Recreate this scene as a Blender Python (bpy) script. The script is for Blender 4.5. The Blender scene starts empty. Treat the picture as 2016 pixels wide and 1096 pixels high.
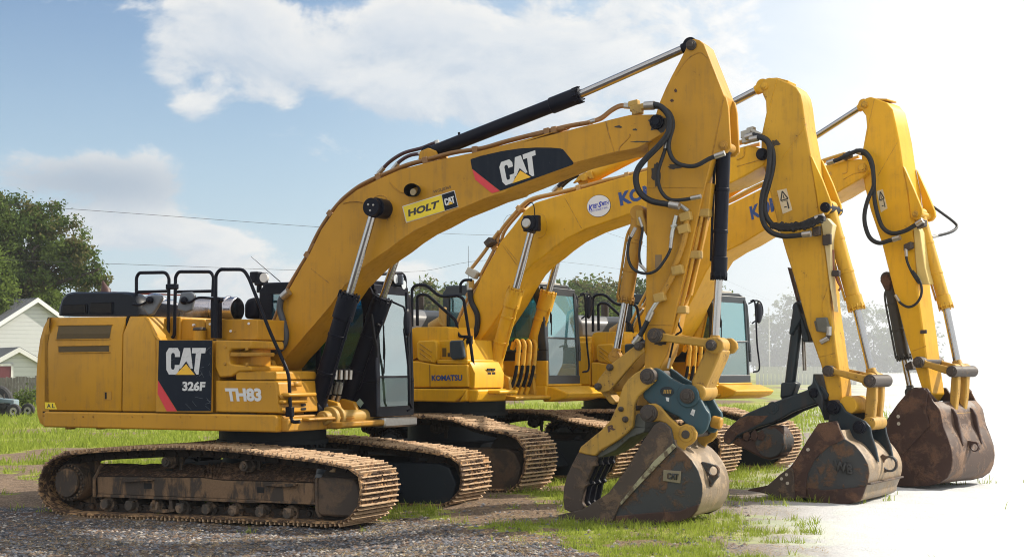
import bpy, bmesh, math, random
import numpy as np
from mathutils import Vector, Matrix
random.seed(7); rng = np.random.default_rng(7)
S = bpy.context.scene; COL = S.collection
# ------------------------------------------------------------------ camera
F = 2900.; CX = 1008.; CY = 548.; HC = 1.69; PITCH = math.atan((731-548)/F)
cp, sp = math.cos(PITCH), math.sin(PITCH)
cam = bpy.data.cameras.new('camera'); camo = bpy.data.objects.new('camera', cam); COL.objects.link(camo)
camo.location = (0, 0, HC); camo.rotation_euler = (math.pi/2+PITCH, 0, 0)
cam.sensor_width = 36; cam.lens = 36*F/2016; cam.clip_end = 9000; cam.clip_start = .1
S.camera = camo
def ray(px, py):
    x = (px-CX)/F; z = -(py-CY)/F
    return (x, cp-z*sp, sp+z*cp)
def W(px, py, depth):            # world point seen at a photo pixel, at a given distance
    r = ray(px, py); t = depth/r[1]
    return Vector((r[0]*t, depth, HC+r[2]*t))
def G(px, py, z=0.):             # ground point under a photo pixel
    r = ray(px, py); t = (z-HC)/r[2]
    return Vector((r[0]*t, r[1]*t, z))
# regions of the photograph measured at larger scale: name -> (x0, y0, scale)
CR = {'A': (0, 480, 2.885), 'B': (40, 800, 4.2), 'C': (400, 480, 2.884), 'D': (400, 800, 3.36), 'E': (580, 180, 2.883),
      'F': (1000, 60, 2.739), 'G': (1100, 360, 2.883), 'H': (1080, 620, 2.492), 'I': (740, 480, 2.884), 'J': (780, 760, 3.877),
      'K': (880, 280, 3.652), 'L': (1000, 540, 3.427), 'M': (1360, 540, 2.886), 'N': (1400, 140, 3.043), 'O': (1540, 400, 2.611),
      'P': (1440, 700, 3.426), 'Q': (1600, 180, 2.884), 'R': (1700, 480, 2.193), 'S': (0, 360, 2.192), 'T': (1080, 520, 4.216), '': (0, 0, 1.)}
class Frame:                     # a machine standing on the ground: origin under its swing centre, X forward, Y to its left
    def __init__(s, L, d, yaw):
        s.L, s.d, s.yaw = L, d, math.radians(yaw); s.c, s.s = math.cos(s.yaw), math.sin(s.yaw)
        s.lx = -L*s.c+d*s.s; s.ly = -L*s.s-d*s.c
    def r(s, c, p):
        x0, y0, k = CR[c]; r = ray(p[0]/k+x0, p[1]/k+y0)
        return r[0]*s.c-r[1]*s.s, r[0]*s.s+r[1]*s.c, r[2]
    def P(s, c, p, Y):           # measured point on the machine's plane Y -> (X, Z)
        rx, ry, rz = s.r(c, p); t = (Y-s.ly)/ry
        return (s.lx+rx*t, HC+rz*t)
    def V(s, c, p, Y):
        x, z = s.P(c, p, Y); return Vector((x, Y, z))
    def X(s, c, p, X):           # measured point on the plane X -> (X, Y, Z)
        rx, ry, rz = s.r(c, p); t = (X-s.lx)/rx
        return Vector((X, s.ly+ry*t, HC+rz*t))
    def poly(s, c, pts, Y): return [s.P(c, p, Y) for p in pts]
    def line(s, c, pts, Y): return [s.V(c, p, Y) for p in pts]
M1 = Frame(-3.15, 19.5, 25.5); M2 = Frame(-.96, 23.38, 31); M3 = Frame(2.12, 26.08, 31); M3A = Frame(2.12, 26.08, 41)   # the farthest machine's upper part is slewed a little
# ------------------------------------------------------------------ shapes
def crv(pts, n=6, closed=False):
    P = [Vector(p) for p in pts]; out = []; m = len(P)
    for i in range(m if closed else m-1):
        if closed: a, b, c, d = P[(i-1) % m], P[i], P[(i+1) % m], P[(i+2) % m]
        else:
            b, c = P[i], P[i+1]; a = P[i-1] if i else b*2-c; d = P[i+2] if i+2 < m else c*2-b
        for k in range(n):
            t = k/n
            out.append(.5*((2*b)+(c-a)*t+(2*a-5*b+4*c-d)*t*t+(3*b-a-3*c+d)*t**3))
    if not closed: out.append(P[-1])
    return out
class MB:
    def __init__(s): s.v = []; s.f = []; s.m = []
    def add(s, vs, fs, mat=0):
        o = len(s.v); s.v += [tuple(v) for v in vs]; s.f += [tuple(i+o for i in f) for f in fs]; s.m += [mat]*len(fs); return s
    def prism(s, poly, y0, y1, mat=0):
        n = len(poly)
        vs = [(x, y0, z) for x, z in poly]+[(x, y1, z) for x, z in poly]
        fs = [tuple(range(n)), tuple(range(2*n-1, n-1, -1))]+[(i, (i+1) % n, n+(i+1) % n, n+i) for i in range(n)]
        return s.add(vs, fs, mat)
    def box(s, x0, x1, y0, y1, z0, z1, mat=0):
        return s.prism([(x0, z0), (x1, z0), (x1, z1), (x0, z1)], y0, y1, mat)
    def obox(s, c, ax, ay, az, mat=0):   # oriented box: centre and half axes
        c, ax, ay, az = map(Vector, (c, ax, ay, az))
        vs = [c+ax*i+ay*j+az*k for k in (-1, 1) for i, j in ((-1, -1), (1, -1), (1, 1), (-1, 1))]
        return s.add(vs, [(3, 2, 1, 0), (4, 5, 6, 7), (0, 1, 5, 4), (1, 2, 6, 5), (2, 3, 7, 6), (3, 0, 4, 7)], mat)
    def tube(s, pts, r, seg=10, mat=0, cap=True):
        P = [Vector(p) for p in pts]; n = len(P); rs = r if isinstance(r, (list, tuple)) else [r]*n
        up = None; vs = []
        for i in range(n):
            t = (P[min(i+1, n-1)]-P[max(i-1, 0)])
            t = t.normalized() if t.length > 1e-9 else Vector((0, 0, 1))
            if up is None:
                up = t.orthogonal().normalized()
            up = (up-t*up.dot(t)); up = up.normalized() if up.length > 1e-6 else t.orthogonal().normalized()
            b = t.cross(up)
            vs += [P[i]+(up*math.cos(a)+b*math.sin(a))*rs[i] for a in [2*math.pi*k/seg for k in range(seg)]]
        fs = [(i*seg+k, i*seg+(k+1) % seg, (i+1)*seg+(k+1) % seg, (i+1)*seg+k) for i in range(n-1) for k in range(seg)]
        if cap: fs += [tuple(range(seg-1, -1, -1)), tuple(range((n-1)*seg, n*seg))]
        return s.add(vs, fs, mat)
    def cyl(s, a, b, r, r2=None, seg=24, mat=0): return s.tube([a, b], [r, r if r2 is None else r2], seg, mat)
    def ycyl(s, xz, y0, y1, r, seg=24, mat=0): return s.cyl((xz[0], y0, xz[1]), (xz[0], y1, xz[1]), r, None, seg, mat)
    def ball(s, c, rx, ry=None, rz=None, u=12, v=8, mat=0):
        ry = ry or rx; rz = rz or rx; vs = [(c[0], c[1], c[2]+rz)]
        for i in range(1, v):
            for k in range(u):
                a, p = 2*math.pi*k/u, math.pi*i/v
                vs.append((c[0]+rx*math.sin(p)*math.cos(a), c[1]+ry*math.sin(p)*math.sin(a), c[2]+rz*math.cos(p)))
        vs.append((c[0], c[1], c[2]-rz)); L = len(vs)-1
        fs = [(0, 1+k, 1+(k+1) % u) for k in range(u)]+[(L, L-u+(k+1) % u, L-u+k) for k in range(u)]
        fs += [(1+i*u+k, 1+(i+1)*u+k, 1+(i+1)*u+(k+1) % u, 1+i*u+(k+1) % u) for i in range(v-2) for k in range(u)]
        return s.add(vs, fs, mat)
    def loft(s, rows, mat=0, close=False):   # rows of equally many points
        n = len(rows[0]); vs = [p for r in rows for p in r]
        fs = [(i*n+k, i*n+k+1, (i+1)*n+k+1, (i+1)*n+k) for i in range(len(rows)-1) for k in range(n-1)]
        if close: fs += [(i*n+n-1, i*n, (i+1)*n, (i+1)*n+n-1) for i in range(len(rows)-1)]
        return s.add(vs, fs, mat)
    def pieces(s, name, mats, parent=None, **k):   # one object for each connected piece
        p = list(range(len(s.v)))
        def fd(i):
            while p[i] != i: p[i] = p[p[i]]; i = p[i]
            return i
        for f in s.f:
            for i in f[1:]: p[fd(i)] = fd(f[0])
        g = {}
        for f, m in zip(s.f, s.m): g.setdefault(fd(f[0]), []).append((f, m))
        out = []
        for fs in g.values():
            q = MB(); mp = {}
            for f, m in fs:
                for i in f:
                    if i not in mp: mp[i] = len(q.v); q.v.append(s.v[i])
                q.f.append(tuple(mp[i] for i in f)); q.m.append(m)
            out.append(q.build(name, mats, parent, **k))
        return out
    def build(s, name, mats, parent=None, bevel=0., seg=2, ang=38, solid=0., label=None, smooth=True, recalc=True):
        me = bpy.data.meshes.new(name); me.from_pydata(s.v, [], s.f)
        if recalc:
            bm = bmesh.new(); bm.from_mesh(me); bmesh.ops.recalc_face_normals(bm, faces=bm.faces); bm.to_mesh(me); bm.free()
        mats = mats if isinstance(mats, (list, tuple)) else [mats]
        for m in mats: me.materials.append(m)
        if len(mats) > 1: me.polygons.foreach_set('material_index', s.m)
        if smooth:
            me.polygons.foreach_set('use_smooth', [True]*len(me.polygons)); me.set_sharp_from_angle(angle=math.radians(ang))
        me.update()
        o = bpy.data.objects.new(name, me); COL.objects.link(o)
        if parent: o.parent = parent
        if solid:
            q = o.modifiers.new('thick', 'SOLIDIFY'); q.thickness = solid; q.offset = -1
        if bevel:
            q = o.modifiers.new('bevel', 'BEVEL'); q.width = bevel; q.segments = seg; q.limit_method = 'ANGLE'; q.angle_limit = math.radians(32)
        if label: o['label'] = label
        return o
def tag(o, label=None, cat=None, group=None, kind=None):
    for k, v in (('label', label), ('category', cat), ('group', group), ('kind', kind)):
        if v: o[k] = v
    return o
def empty(name, loc=(0, 0, 0), rz=0.):
    o = bpy.data.objects.new(name, None); COL.objects.link(o); o.location = loc; o.rotation_euler = (0, 0, rz); o.empty_display_size = .3; return o
def copy_tree(o, parent=None):
    c = o.copy(); COL.objects.link(c); c.parent = parent
    for ch in list(o.children): copy_tree(ch, c)
    return c
# ------------------------------------------------------------------ materials
def mat_new(name):
    m = bpy.data.materials.new(name); m.use_nodes = True; nt = m.node_tree; nt.nodes.clear()
    out = nt.nodes.new('ShaderNodeOutputMaterial'); return m, nt, out
class NT:
    def __init__(s, nt): s.nt = nt
    def n(s, t, **kw):
        x = s.nt.nodes.new(t)
        for k, v in kw.items(): setattr(x, k, v)
        return x
    def put(s, sock, v):
        if hasattr(v, 'is_output') or isinstance(v, bpy.types.NodeSocket): s.nt.links.new(v, sock)
        elif isinstance(v, (tuple, list)) and len(v) == 3 and sock.type == 'RGBA': sock.default_value = (*v, 1)
        else: sock.default_value = v
    def m(s, op, a, b=None, c=None, clamp=False):
        x = s.n('ShaderNodeMath', operation=op, use_clamp=clamp); s.put(x.inputs[0], a)
        if b is not None: s.put(x.inputs[1], b)
        if c is not None: s.put(x.inputs[2], c)
        return x.outputs[0]
    def step(s, v, a, b, lo=0., hi=1.):
        x = s.n('ShaderNodeMapRange', interpolation_type='SMOOTHSTEP'); s.put(x.inputs[0], v)
        for i, q in enumerate((a, b, lo, hi)): s.put(x.inputs[i+1], q)
        return x.outputs[0]
    def mix(s, f, a, b, mode='MIX'):
        x = s.n('ShaderNodeMix', data_type='RGBA', blend_type=mode); s.put(x.inputs[0], f); s.put(x.inputs[6], a); s.put(x.inputs[7], b); return x.outputs[2]
    def noise(s, vec, scale, detail=4., rough=.55, dist=0.):
        x = s.n('ShaderNodeTexNoise'); s.put(x.inputs['Vector'], vec); x.inputs['Scale'].default_value = scale
        x.inputs['Detail'].default_value = detail; x.inputs['Roughness'].default_value = rough; x.inputs['Distortion'].default_value = dist
        return x.outputs['Fac']
    def obj(s): return s.n('ShaderNodeTexCoord').outputs['Object']
    def scl(s, vec, k):
        x = s.n('ShaderNodeMapping'); s.put(x.inputs['Vector'], vec); x.inputs['Scale'].default_value = k; return x.outputs[0]
    def bsdf(s, out, col, rough=.5, metal=0., bump=None, bd=.01, bs=.5, spec=.5, coat=0.):
        b = s.n('ShaderNodeBsdfPrincipled'); s.put(b.inputs['Base Color'], col); s.put(b.inputs['Roughness'], rough); s.put(b.inputs['Metallic'], metal)
        b.inputs['Specular IOR Level'].default_value = spec; b.inputs['Coat Weight'].default_value = coat
        if bump is not None:
            q = s.n('ShaderNodeBump'); q.inputs['Strength'].default_value = bs; q.inputs['Distance'].default_value = bd; s.put(q.inputs['Height'], bump)
            s.nt.links.new(q.outputs[0], b.inputs['Normal'])
        s.nt.links.new(b.outputs[0], out.inputs[0]); return b
def paint(name, col, rough=.42, dirt=.25, rust=.25, dirtcol=(.16, .10, .05), rustcol=(.06, .025, .012), coat=.0, zlow=None, dents=.012, spec=.4, edge=0.):
    m, nt, out = mat_new(name); N = NT(nt); v = N.obj()
    big = N.noise(v, 1.1, 3); mid = N.noise(v, 5, 6, .65); fine = N.noise(v, 38, 5, .7)
    streak = N.noise(N.scl(v, (9, 9, .7)), 1.6, 5, .65)
    c = N.mix(N.step(big, .3, .7), tuple(x*.9 for x in col), tuple(min(1, x*1.08) for x in col))
    dm = N.m('MULTIPLY', N.step(N.m('ADD', N.m('MULTIPLY', streak, .6), N.m('MULTIPLY', mid, .4)), .47, .72), dirt)
    c = N.mix(dm, c, dirtcol)
    if zlow:                      # splashed mud on the lowest parts
        z = N.n('ShaderNodeSeparateXYZ'); N.put(z.inputs[0], v)
        hz = N.m('ADD', z.outputs[2], N.m('MULTIPLY', N.m('SUBTRACT', mid, .5), zlow[2]))
        c = N.mix(N.m('MULTIPLY', N.step(hz, zlow[1], zlow[0]), .75), c, dirtcol)
    chip = N.step(N.m('ADD', N.m('MULTIPLY', fine, .5), N.m('MULTIPLY', mid, .55)), .665-.09*rust, .70-.07*rust)
    c = N.mix(N.m('MULTIPLY', chip, min(1., rust*2.2)), c, rustcol)
    if edge:                      # paint worn through along the edges
        bv = N.n('ShaderNodeBevel', samples=4); bv.inputs['Radius'].default_value = .022; dt = N.n('ShaderNodeVectorMath', operation='DOT_PRODUCT'); N.put(dt.inputs[0], bv.outputs[0]); N.put(dt.inputs[1], N.n('ShaderNodeNewGeometry').outputs['Normal'])
        ew = N.m('MULTIPLY', N.m('SUBTRACT', 1., dt.outputs['Value']), 5., clamp=True); ew = N.m('MULTIPLY', ew, N.step(N.m('ADD', N.m('MULTIPLY', mid, .6), N.m('MULTIPLY', fine, .4)), .47, .57))
        c = N.mix(N.m('MULTIPLY', ew, edge), c, tuple(.5*a+.5*b for a, b in zip(dirtcol, rustcol)))
    ro = N.m('ADD', rough, N.m('ADD', N.m('MULTIPLY', N.m('SUBTRACT', mid, .5), .25), N.m('MULTIPLY', dm, .4)), clamp=True)
    N.bsdf(out, c, ro, 0, N.m('ADD', N.m('MULTIPLY', big, 1.), N.m('ADD', N.m('MULTIPLY', fine, .02), N.m('MULTIPLY', chip, -.03))), dents*4, .35, spec, coat)
    return m
def plain(name, col, rough=.5, metal=0., var=.15, scale=14., bump=.002, spec=.5):
    m, nt, out = mat_new(name); N = NT(nt); v = N.obj(); a = N.noise(v, scale, 5, .6)
    c = N.mix(a, tuple(x*(1-var) for x in col), tuple(min(1, x*(1+var)) for x in col))
    N.bsdf(out, c, N.m('ADD', rough, N.m('MULTIPLY', N.m('SUBTRACT', a, .5), .2), clamp=True), metal, a if bump else None, bump, .5, spec); return m
def muddy(name, steel, mud, amt=.5, rough=.75, scale=7., bump=.03, sx=(1, 1, 1)):
    m, nt, out = mat_new(name); N = NT(nt); v = N.obj(); w = N.scl(v, sx)
    a = N.noise(w, scale, 7, .68, .4); b = N.noise(v, 45, 4, .7); g = N.noise(v, 1.7, 3)
    k = N.step(N.m('ADD', N.m('MULTIPLY', a, .7), N.m('MULTIPLY', g, .3)), .62-.3*amt, .72-.3*amt)
    mc = N.mix(b, tuple(x*.55 for x in mud), tuple(min(1, x*1.35) for x in mud))
    c = N.mix(k, N.mix(g, tuple(x*.7 for x in steel), tuple(x*1.3 for x in steel)), mc)
    N.bsdf(out, c, N.m('ADD', rough, N.m('MULTIPLY', k, .2), clamp=True), 0, N.m('ADD', N.m('MULTIPLY', k, N.m('ADD', .4, N.m('MULTIPLY', b, .8))), N.m('MULTIPLY', a, .4)), bump, .8, .35); return m
def glass(name, tint, rough=.02, opac=.12, refl=.06, sheen=(.45, .55, .55)):
    m, nt, out = mat_new(name); N = NT(nt)
    t = N.n('ShaderNodeBsdfTransparent'); t.inputs[0].default_value = (*tint, 1)
    g = N.n('ShaderNodeBsdfGlossy'); g.inputs['Roughness'].default_value = rough; g.inputs[0].default_value = (.85, .97, 1, 1)
    fr = N.n('ShaderNodeFresnel'); fr.inputs[0].default_value = 1.55
    d = N.n('ShaderNodeBsdfDiffuse'); d.inputs[0].default_value = (*sheen, 1)  # diffuse film that paints the bright look of lit panes into their colour
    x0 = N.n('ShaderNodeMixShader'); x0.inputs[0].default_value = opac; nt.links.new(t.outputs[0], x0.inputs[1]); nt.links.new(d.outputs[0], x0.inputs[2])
    x = N.n('ShaderNodeMixShader'); nt.links.new(N.m('MULTIPLY_ADD', fr.outputs[0], 1.0, refl, clamp=True), x.inputs[0]); nt.links.new(x0.outputs[0], x.inputs[1]); nt.links.new(g.outputs[0], x.inputs[2])
    nt.links.new(x.outputs[0], out.inputs[0]); return m
CATY = paint('cat_yellow', (.49, .242, .014), .46, .42, .22, spec=.3, edge=.55)
CATYW = paint('cat_yellow_worn', (.42, .21, .022), .52, .6, .5, spec=.3, edge=.8)
KOMY = paint('komatsu_yellow', (.67, .356, .008), .44, .30, .16, spec=.3, edge=.5)
KOMYW = paint('komatsu_yellow_worn', (.57, .31, .02), .5, .5, .42, spec=.3, edge=.8)
LINKY = paint('link_yellow', (.42, .235, .03), .52, .7, .7, edge=.9)
BLK = paint('black_paint', (.0045, .006, .013), .36, .05, .04, (.05, .045, .04), (.03, .02, .015), spec=.13)
BLKM = plain('matt_black', (.007, .008, .011), .6, spec=.15)
RUB = plain('rubber_hose', (.012, .014, .018), .5, 0, .3, 30, spec=.35)
CHR = plain('chrome', (.40, .39, .385), .16, 1., .06, 6, 0)
STL = plain('bright_steel', (.42, .40, .37), .35, .9, .25, 20)
PINM = muddy('pin_steel', (.05, .04, .035), (.13, .085, .05), .3, .55, 14, .004)
BRASS = paint('fitting_yellow', (.42, .26, .06), .45, .4, .3)
GREY = plain('hood_grey', (.10, .105, .115), .45, 0, .2, 5)
TEAL = paint('coupler_teal', (.022, .062, .082), .42, .30, .30, (.07, .055, .04), (.05, .035, .025), edge=.6)
TEALD = paint('thumb_dark', (.008, .019, .028), .42, .45, .45, (.07, .035, .022), (.075, .03, .02))
BUCK = muddy('bucket_steel', (.040, .043, .046), (.12, .068, .040), .50, .62, 5, .014)
BUCKR = muddy('bucket_rust', (.045, .022, .017), (.12, .062, .038), .42, .62, 3.5, .012)
BUCKL = muddy('bucket_worn_edge', (.060, .043, .034), (.15, .10, .065), .42, .6, 6, .012)
BUCKP = muddy('bucket_bright_back', (.20, .15, .10), (.33, .24, .15), .5, .38, 4, .006)
TRK = muddy('track_shoe', (.075, .044, .028), (.50, .30, .15), .56, .75, 15, .045)
TRKC = muddy('track_chain', (.022, .017, .014), (.10, .062, .04), .32, .8, 14, .02)
GRO = muddy('grouser_worn', (.48, .33, .20), (.34, .20, .11), .42, .6, 16, .006)
FRM = muddy('track_frame_mud', (.050, .038, .030), (.20, .125, .072), .58, .8, 5, .016, (1.2, 1.2, .4)); ROL = muddy('roller_mud', (.06, .05, .042), (.20, .14, .095), .5, .8, 9, .012)
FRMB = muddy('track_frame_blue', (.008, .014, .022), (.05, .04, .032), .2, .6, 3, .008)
GRD = muddy('guard_brown', (.050, .037, .029), (.11, .075, .05), .55, .72, 3, .006)
MUD = muddy('mud', (.055, .032, .021), (.20, .115, .065), .5, .95, 20, .05)
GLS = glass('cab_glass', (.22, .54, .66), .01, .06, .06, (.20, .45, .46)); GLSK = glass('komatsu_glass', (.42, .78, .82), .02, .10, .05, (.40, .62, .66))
GLSF = (glass('cab_lower_glass', (.45, .74, .64), .01, .10, .04, (.22, .36, .26)), glass('cab_upper_glass', (.40, .66, .66), .01, .05, .36, (.3, .5, .5))); GLSKF = (glass('komatsu_lower_glass', (.55, .82, .82), .02, .26, .10, (.46, .62, .60)), glass('komatsu_upper_glass', (.48, .84, .88), .02, .34, .14, (.27, .66, .76)))  # upper panes get a stronger reflection and brighter painted sheen than lower ones
SEATM = plain('seat_fabric', (.05, .055, .06), .8); WHT = plain('white_sticker', (.72, .72, .72), .45, 0, .05, 8, 0)
NAVY = paint('decal_navy', (.006, .011, .021), .38, .05, .05, (.2, .2, .2), (.3, .3, .3), spec=.15); RED = plain('decal_red', (.62, .035, .045), .45, 0, .05, 8, 0)
GOLD = plain('decal_gold', (.82, .46, .02), .45, 0, .04, 8, 0); HOLTY = plain('decal_yellow', (.80, .60, .02), .45, 0, .04, 8, 0)
BLUE = plain('decal_blue', (.012, .055, .22), .45, 0, .08, 8, 0); INK = plain('decal_ink', (.03, .03, .03), .5, 0, .1, 8, 0)
LETW = plain('letter_white', (.62, .62, .61), .5, 0, .12, 20, 0); LOUV = plain('louvre_dirty', (.085, .058, .022), .8, 0, .25, 25, .004); DARK = plain('opening_shade', (.006, .006, .007), .9, 0, .1, 9, 0)  # DARK paints the shade inside holes, slots, vents and panel gaps
# ------------------------------------------------------------------ lettering
_tc = {}
def text_mesh(txt, bold=.02, shear=0.):
    k = (txt, bold, shear)
    if k not in _tc:
        c = bpy.data.curves.new('t', 'FONT'); c.body = txt; c.size = 1; c.offset = bold; c.shear = shear; c.resolution_u = 3
        o = bpy.data.objects.new('t', c); COL.objects.link(o)
        me = bpy.data.meshes.new_from_object(o.evaluated_get(bpy.context.evaluated_depsgraph_get()))
        vs = np.array([v.co[:2] for v in me.vertices]); fs = [tuple(p.vertices) for p in me.polygons]
        lo, hi = vs.min(0), vs.max(0); vs = (vs-lo)/(hi-lo)
        bpy.data.objects.remove(o); bpy.data.curves.remove(c); bpy.data.meshes.remove(me); _tc[k] = (vs, fs)
    return _tc[k]
def bil(q, u, v):                # quad corners bl, br, tr, tl
    return q[0]*(1-u)*(1-v)+q[1]*u*(1-v)+q[2]*u*v+q[3]*(1-u)*v
def put_text(mb, txt, quad, bold=.02, shear=0., mat=0):
    vs, fs = text_mesh(txt, bold, shear); mb.add([bil(quad, u, v) for u, v in vs], fs, mat)
CATC = [(1, .66), (.64, .66), (.64, .74), (.58, .81), (.42, .81), (.36, .74), (.36, .26), (.42, .19), (.58, .19), (.64, .26), (.64, .36), (1, .36), (1, .2), (.82, 0), (.2, 0), (0, .18), (0, .82), (.2, 1), (.82, 1), (1, .84)]
def put_cat(mb, q, wm=0, gm=1, tri=True):   # three heavy block letters over a triangle
    f = lambda u, v: bil(q, u, v)
    mb.add([f(.36*u, v) for u, v in CATC], [tuple(range(len(CATC)))], wm)
    A = [(.335, .22), (.45, 1), (.61, 1), (.725, .22), (.665, .22), (.56, .44), (.53, .50), (.50, .44), (.40, .22)] if tri else [(.335, 0), (.45, 1), (.61, 1), (.725, 0), (.60, 0), (.53, .55), (.46, 0)]
    mb.add([f(u, v) for u, v in A], [tuple(range(len(A)))], wm)
    T = [(.66, 1), (1, 1), (1, .8), (.90, .8), (.90, 0), (.765, 0), (.765, .8), (.66, .8)]
    if tri: T = [(.66, 1), (1, 1), (1, .8), (.90, .8), (.90, 0), (.84, 0), (.765, .14), (.765, .8), (.66, .8)]
    mb.add([f(u, v) for u, v in T], [tuple(range(len(T)))], wm)
    if tri: mb.add([f(.25, -.01), f(.535, .40), f(.80, -.01)], [(0, 1, 2)], gm)
def decal(fr, c, pts, Y, name, mat, parent, label=None, th=.004):
    mb = MB(); mb.prism(fr.poly(c, pts, Y), Y-th, Y); return mb.build(name, mat, parent, label=label)
def quad(fr, c, pts, Y): return fr.line(c, pts, Y)
# ------------------------------------------------------------------ shared machine parts
def hydraulic(fr, root, name, a, s, b, rb, rr, mbar, eye=.0, collar=.28, lines=True, mrod=None, meye=None):
    """barrel from a to s, rod from s to the eye b (3-D points in the machine's frame)"""
    a, s, b = Vector(a), Vector(s), Vector(b); d = (s-a).normalized(); mb = MB()
    mb.cyl(a, s-d*collar, rb); mb.cyl(s-d*collar, s-d*.03, rb*1.16); mb.cyl(s-d*.03, s, rb*.95)
    mb.ycyl((a.x, a.z), a.y-rb*1.0, a.y+rb*1.0, rb*1.05)
    for t in (.06,):
        p = s-d*t
        for k in range(10):
            n = d.orthogonal().normalized(); n.rotate(Matrix.Rotation(2*math.pi*k/10, 3, d)); mb.cyl(p+n*rb*1.12-d*.02, p+n*rb*1.12+d*.07, rb*.13, None, 6)
    if lines:                    # feed pipe along the barrel and its clamps
        n = Vector((0, -1, 0)); side = d.cross(n).normalized()
        o = side*(rb*1.18)+n*rb*.35
        mb.tube(crv([a+d*.15+side*rb*.8, a+d*.3+o, s-d*(collar+.35)+o, s-d*(collar*.8)+o*.97]), .017, 8)
        L = (s-a).length
        for t in (.3, .62):
            mb.cyl(a+d*(L*t), a+d*(L*t+.04), rb*1.07)
    o = mb.build(name, mbar, root, .006)
    mb = MB(); mb.cyl(s-d*.05, b-d*rr*1.2, rr, None, 20); ro = mb.build('rod', mrod or CHR, o, .004); mb = MB(); mb.ycyl((b.x, b.z), b.y-rr*1.3, b.y+rr*1.3, rr*1.75); mb.cyl(b-d*rr*2.4, b, rr*1.2, rr*1.5); mb.build('rod_end', meye or mbar, o, .004)
    return o
def pin(fr, root, xz, y0, y1, r, mat=None, name='pin', hexr=0.):
    mb = MB(); mb.ycyl(xz, y0, y1, r, 24)
    if hexr: mb.ycyl(xz, y0-.03, y0+.01, hexr, 6); mb.ycyl(xz, y0-.012, y0+.01, r*.82, 24)
    return mb.build(name, mat or PINM, root, .006)
def rail(root, pts, r=.021, n=1, name='handrail', mat=None, extra=()):
    mb = MB(); P = [Vector(p) for p in pts]; Q = [P[0]]
    for i in range(1, len(P)-1):           # round the corners
        a, b, c = P[i-1], P[i], P[i+1]; k = min(.1, (a-b).length*.45, (c-b).length*.45)
        p0 = b+(a-b).normalized()*k; p1 = b+(c-b).normalized()*k
        Q += [p0*(1-t)**2+b*2*t*(1-t)+p1*t*t for t in (0, .25, .5, .75, 1)]
    Q.append(P[-1]); mb.tube(Q, r, 10)
    for e in extra: mb.tube(e, r*.9, 10)
    return mb.build(name, mat or BLK, root, ang=60)
def hose(root, pts, r=.03, mat=None, name='hose', ends=True, n=6, mend=None):
    mb = MB(); Q = crv(pts, n); mb.tube(Q, r, 10)
    if ends:
        for a, b in ((Q[0], Q[1]), (Q[-1], Q[-2])):
            d = (b-a).normalized(); mb.cyl(a-d*.02, a+d*.10, r*1.25, None, 16, 1)
    return mb.build(name, [mat or RUB, mend or STL], root, ang=60)
def resample(path, step):
    P = crv([(x, 0, z) for x, z in path], 10, True); P.append(P[0]); L = [0.]
    for a, b in zip(P, P[1:]): L.append(L[-1]+(b-a).length)
    n = round(L[-1]/step); out = []; j = 0
    for i in range(n):
        t = L[-1]*i/n
        while L[j+1] < t: j += 1
        k = (t-L[j])/(L[j+1]-L[j]); p = P[j].lerp(P[j+1], k); d = (P[j+1]-P[j]).normalized(); out.append((p, d))
    return out, L[-1]/n
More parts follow.
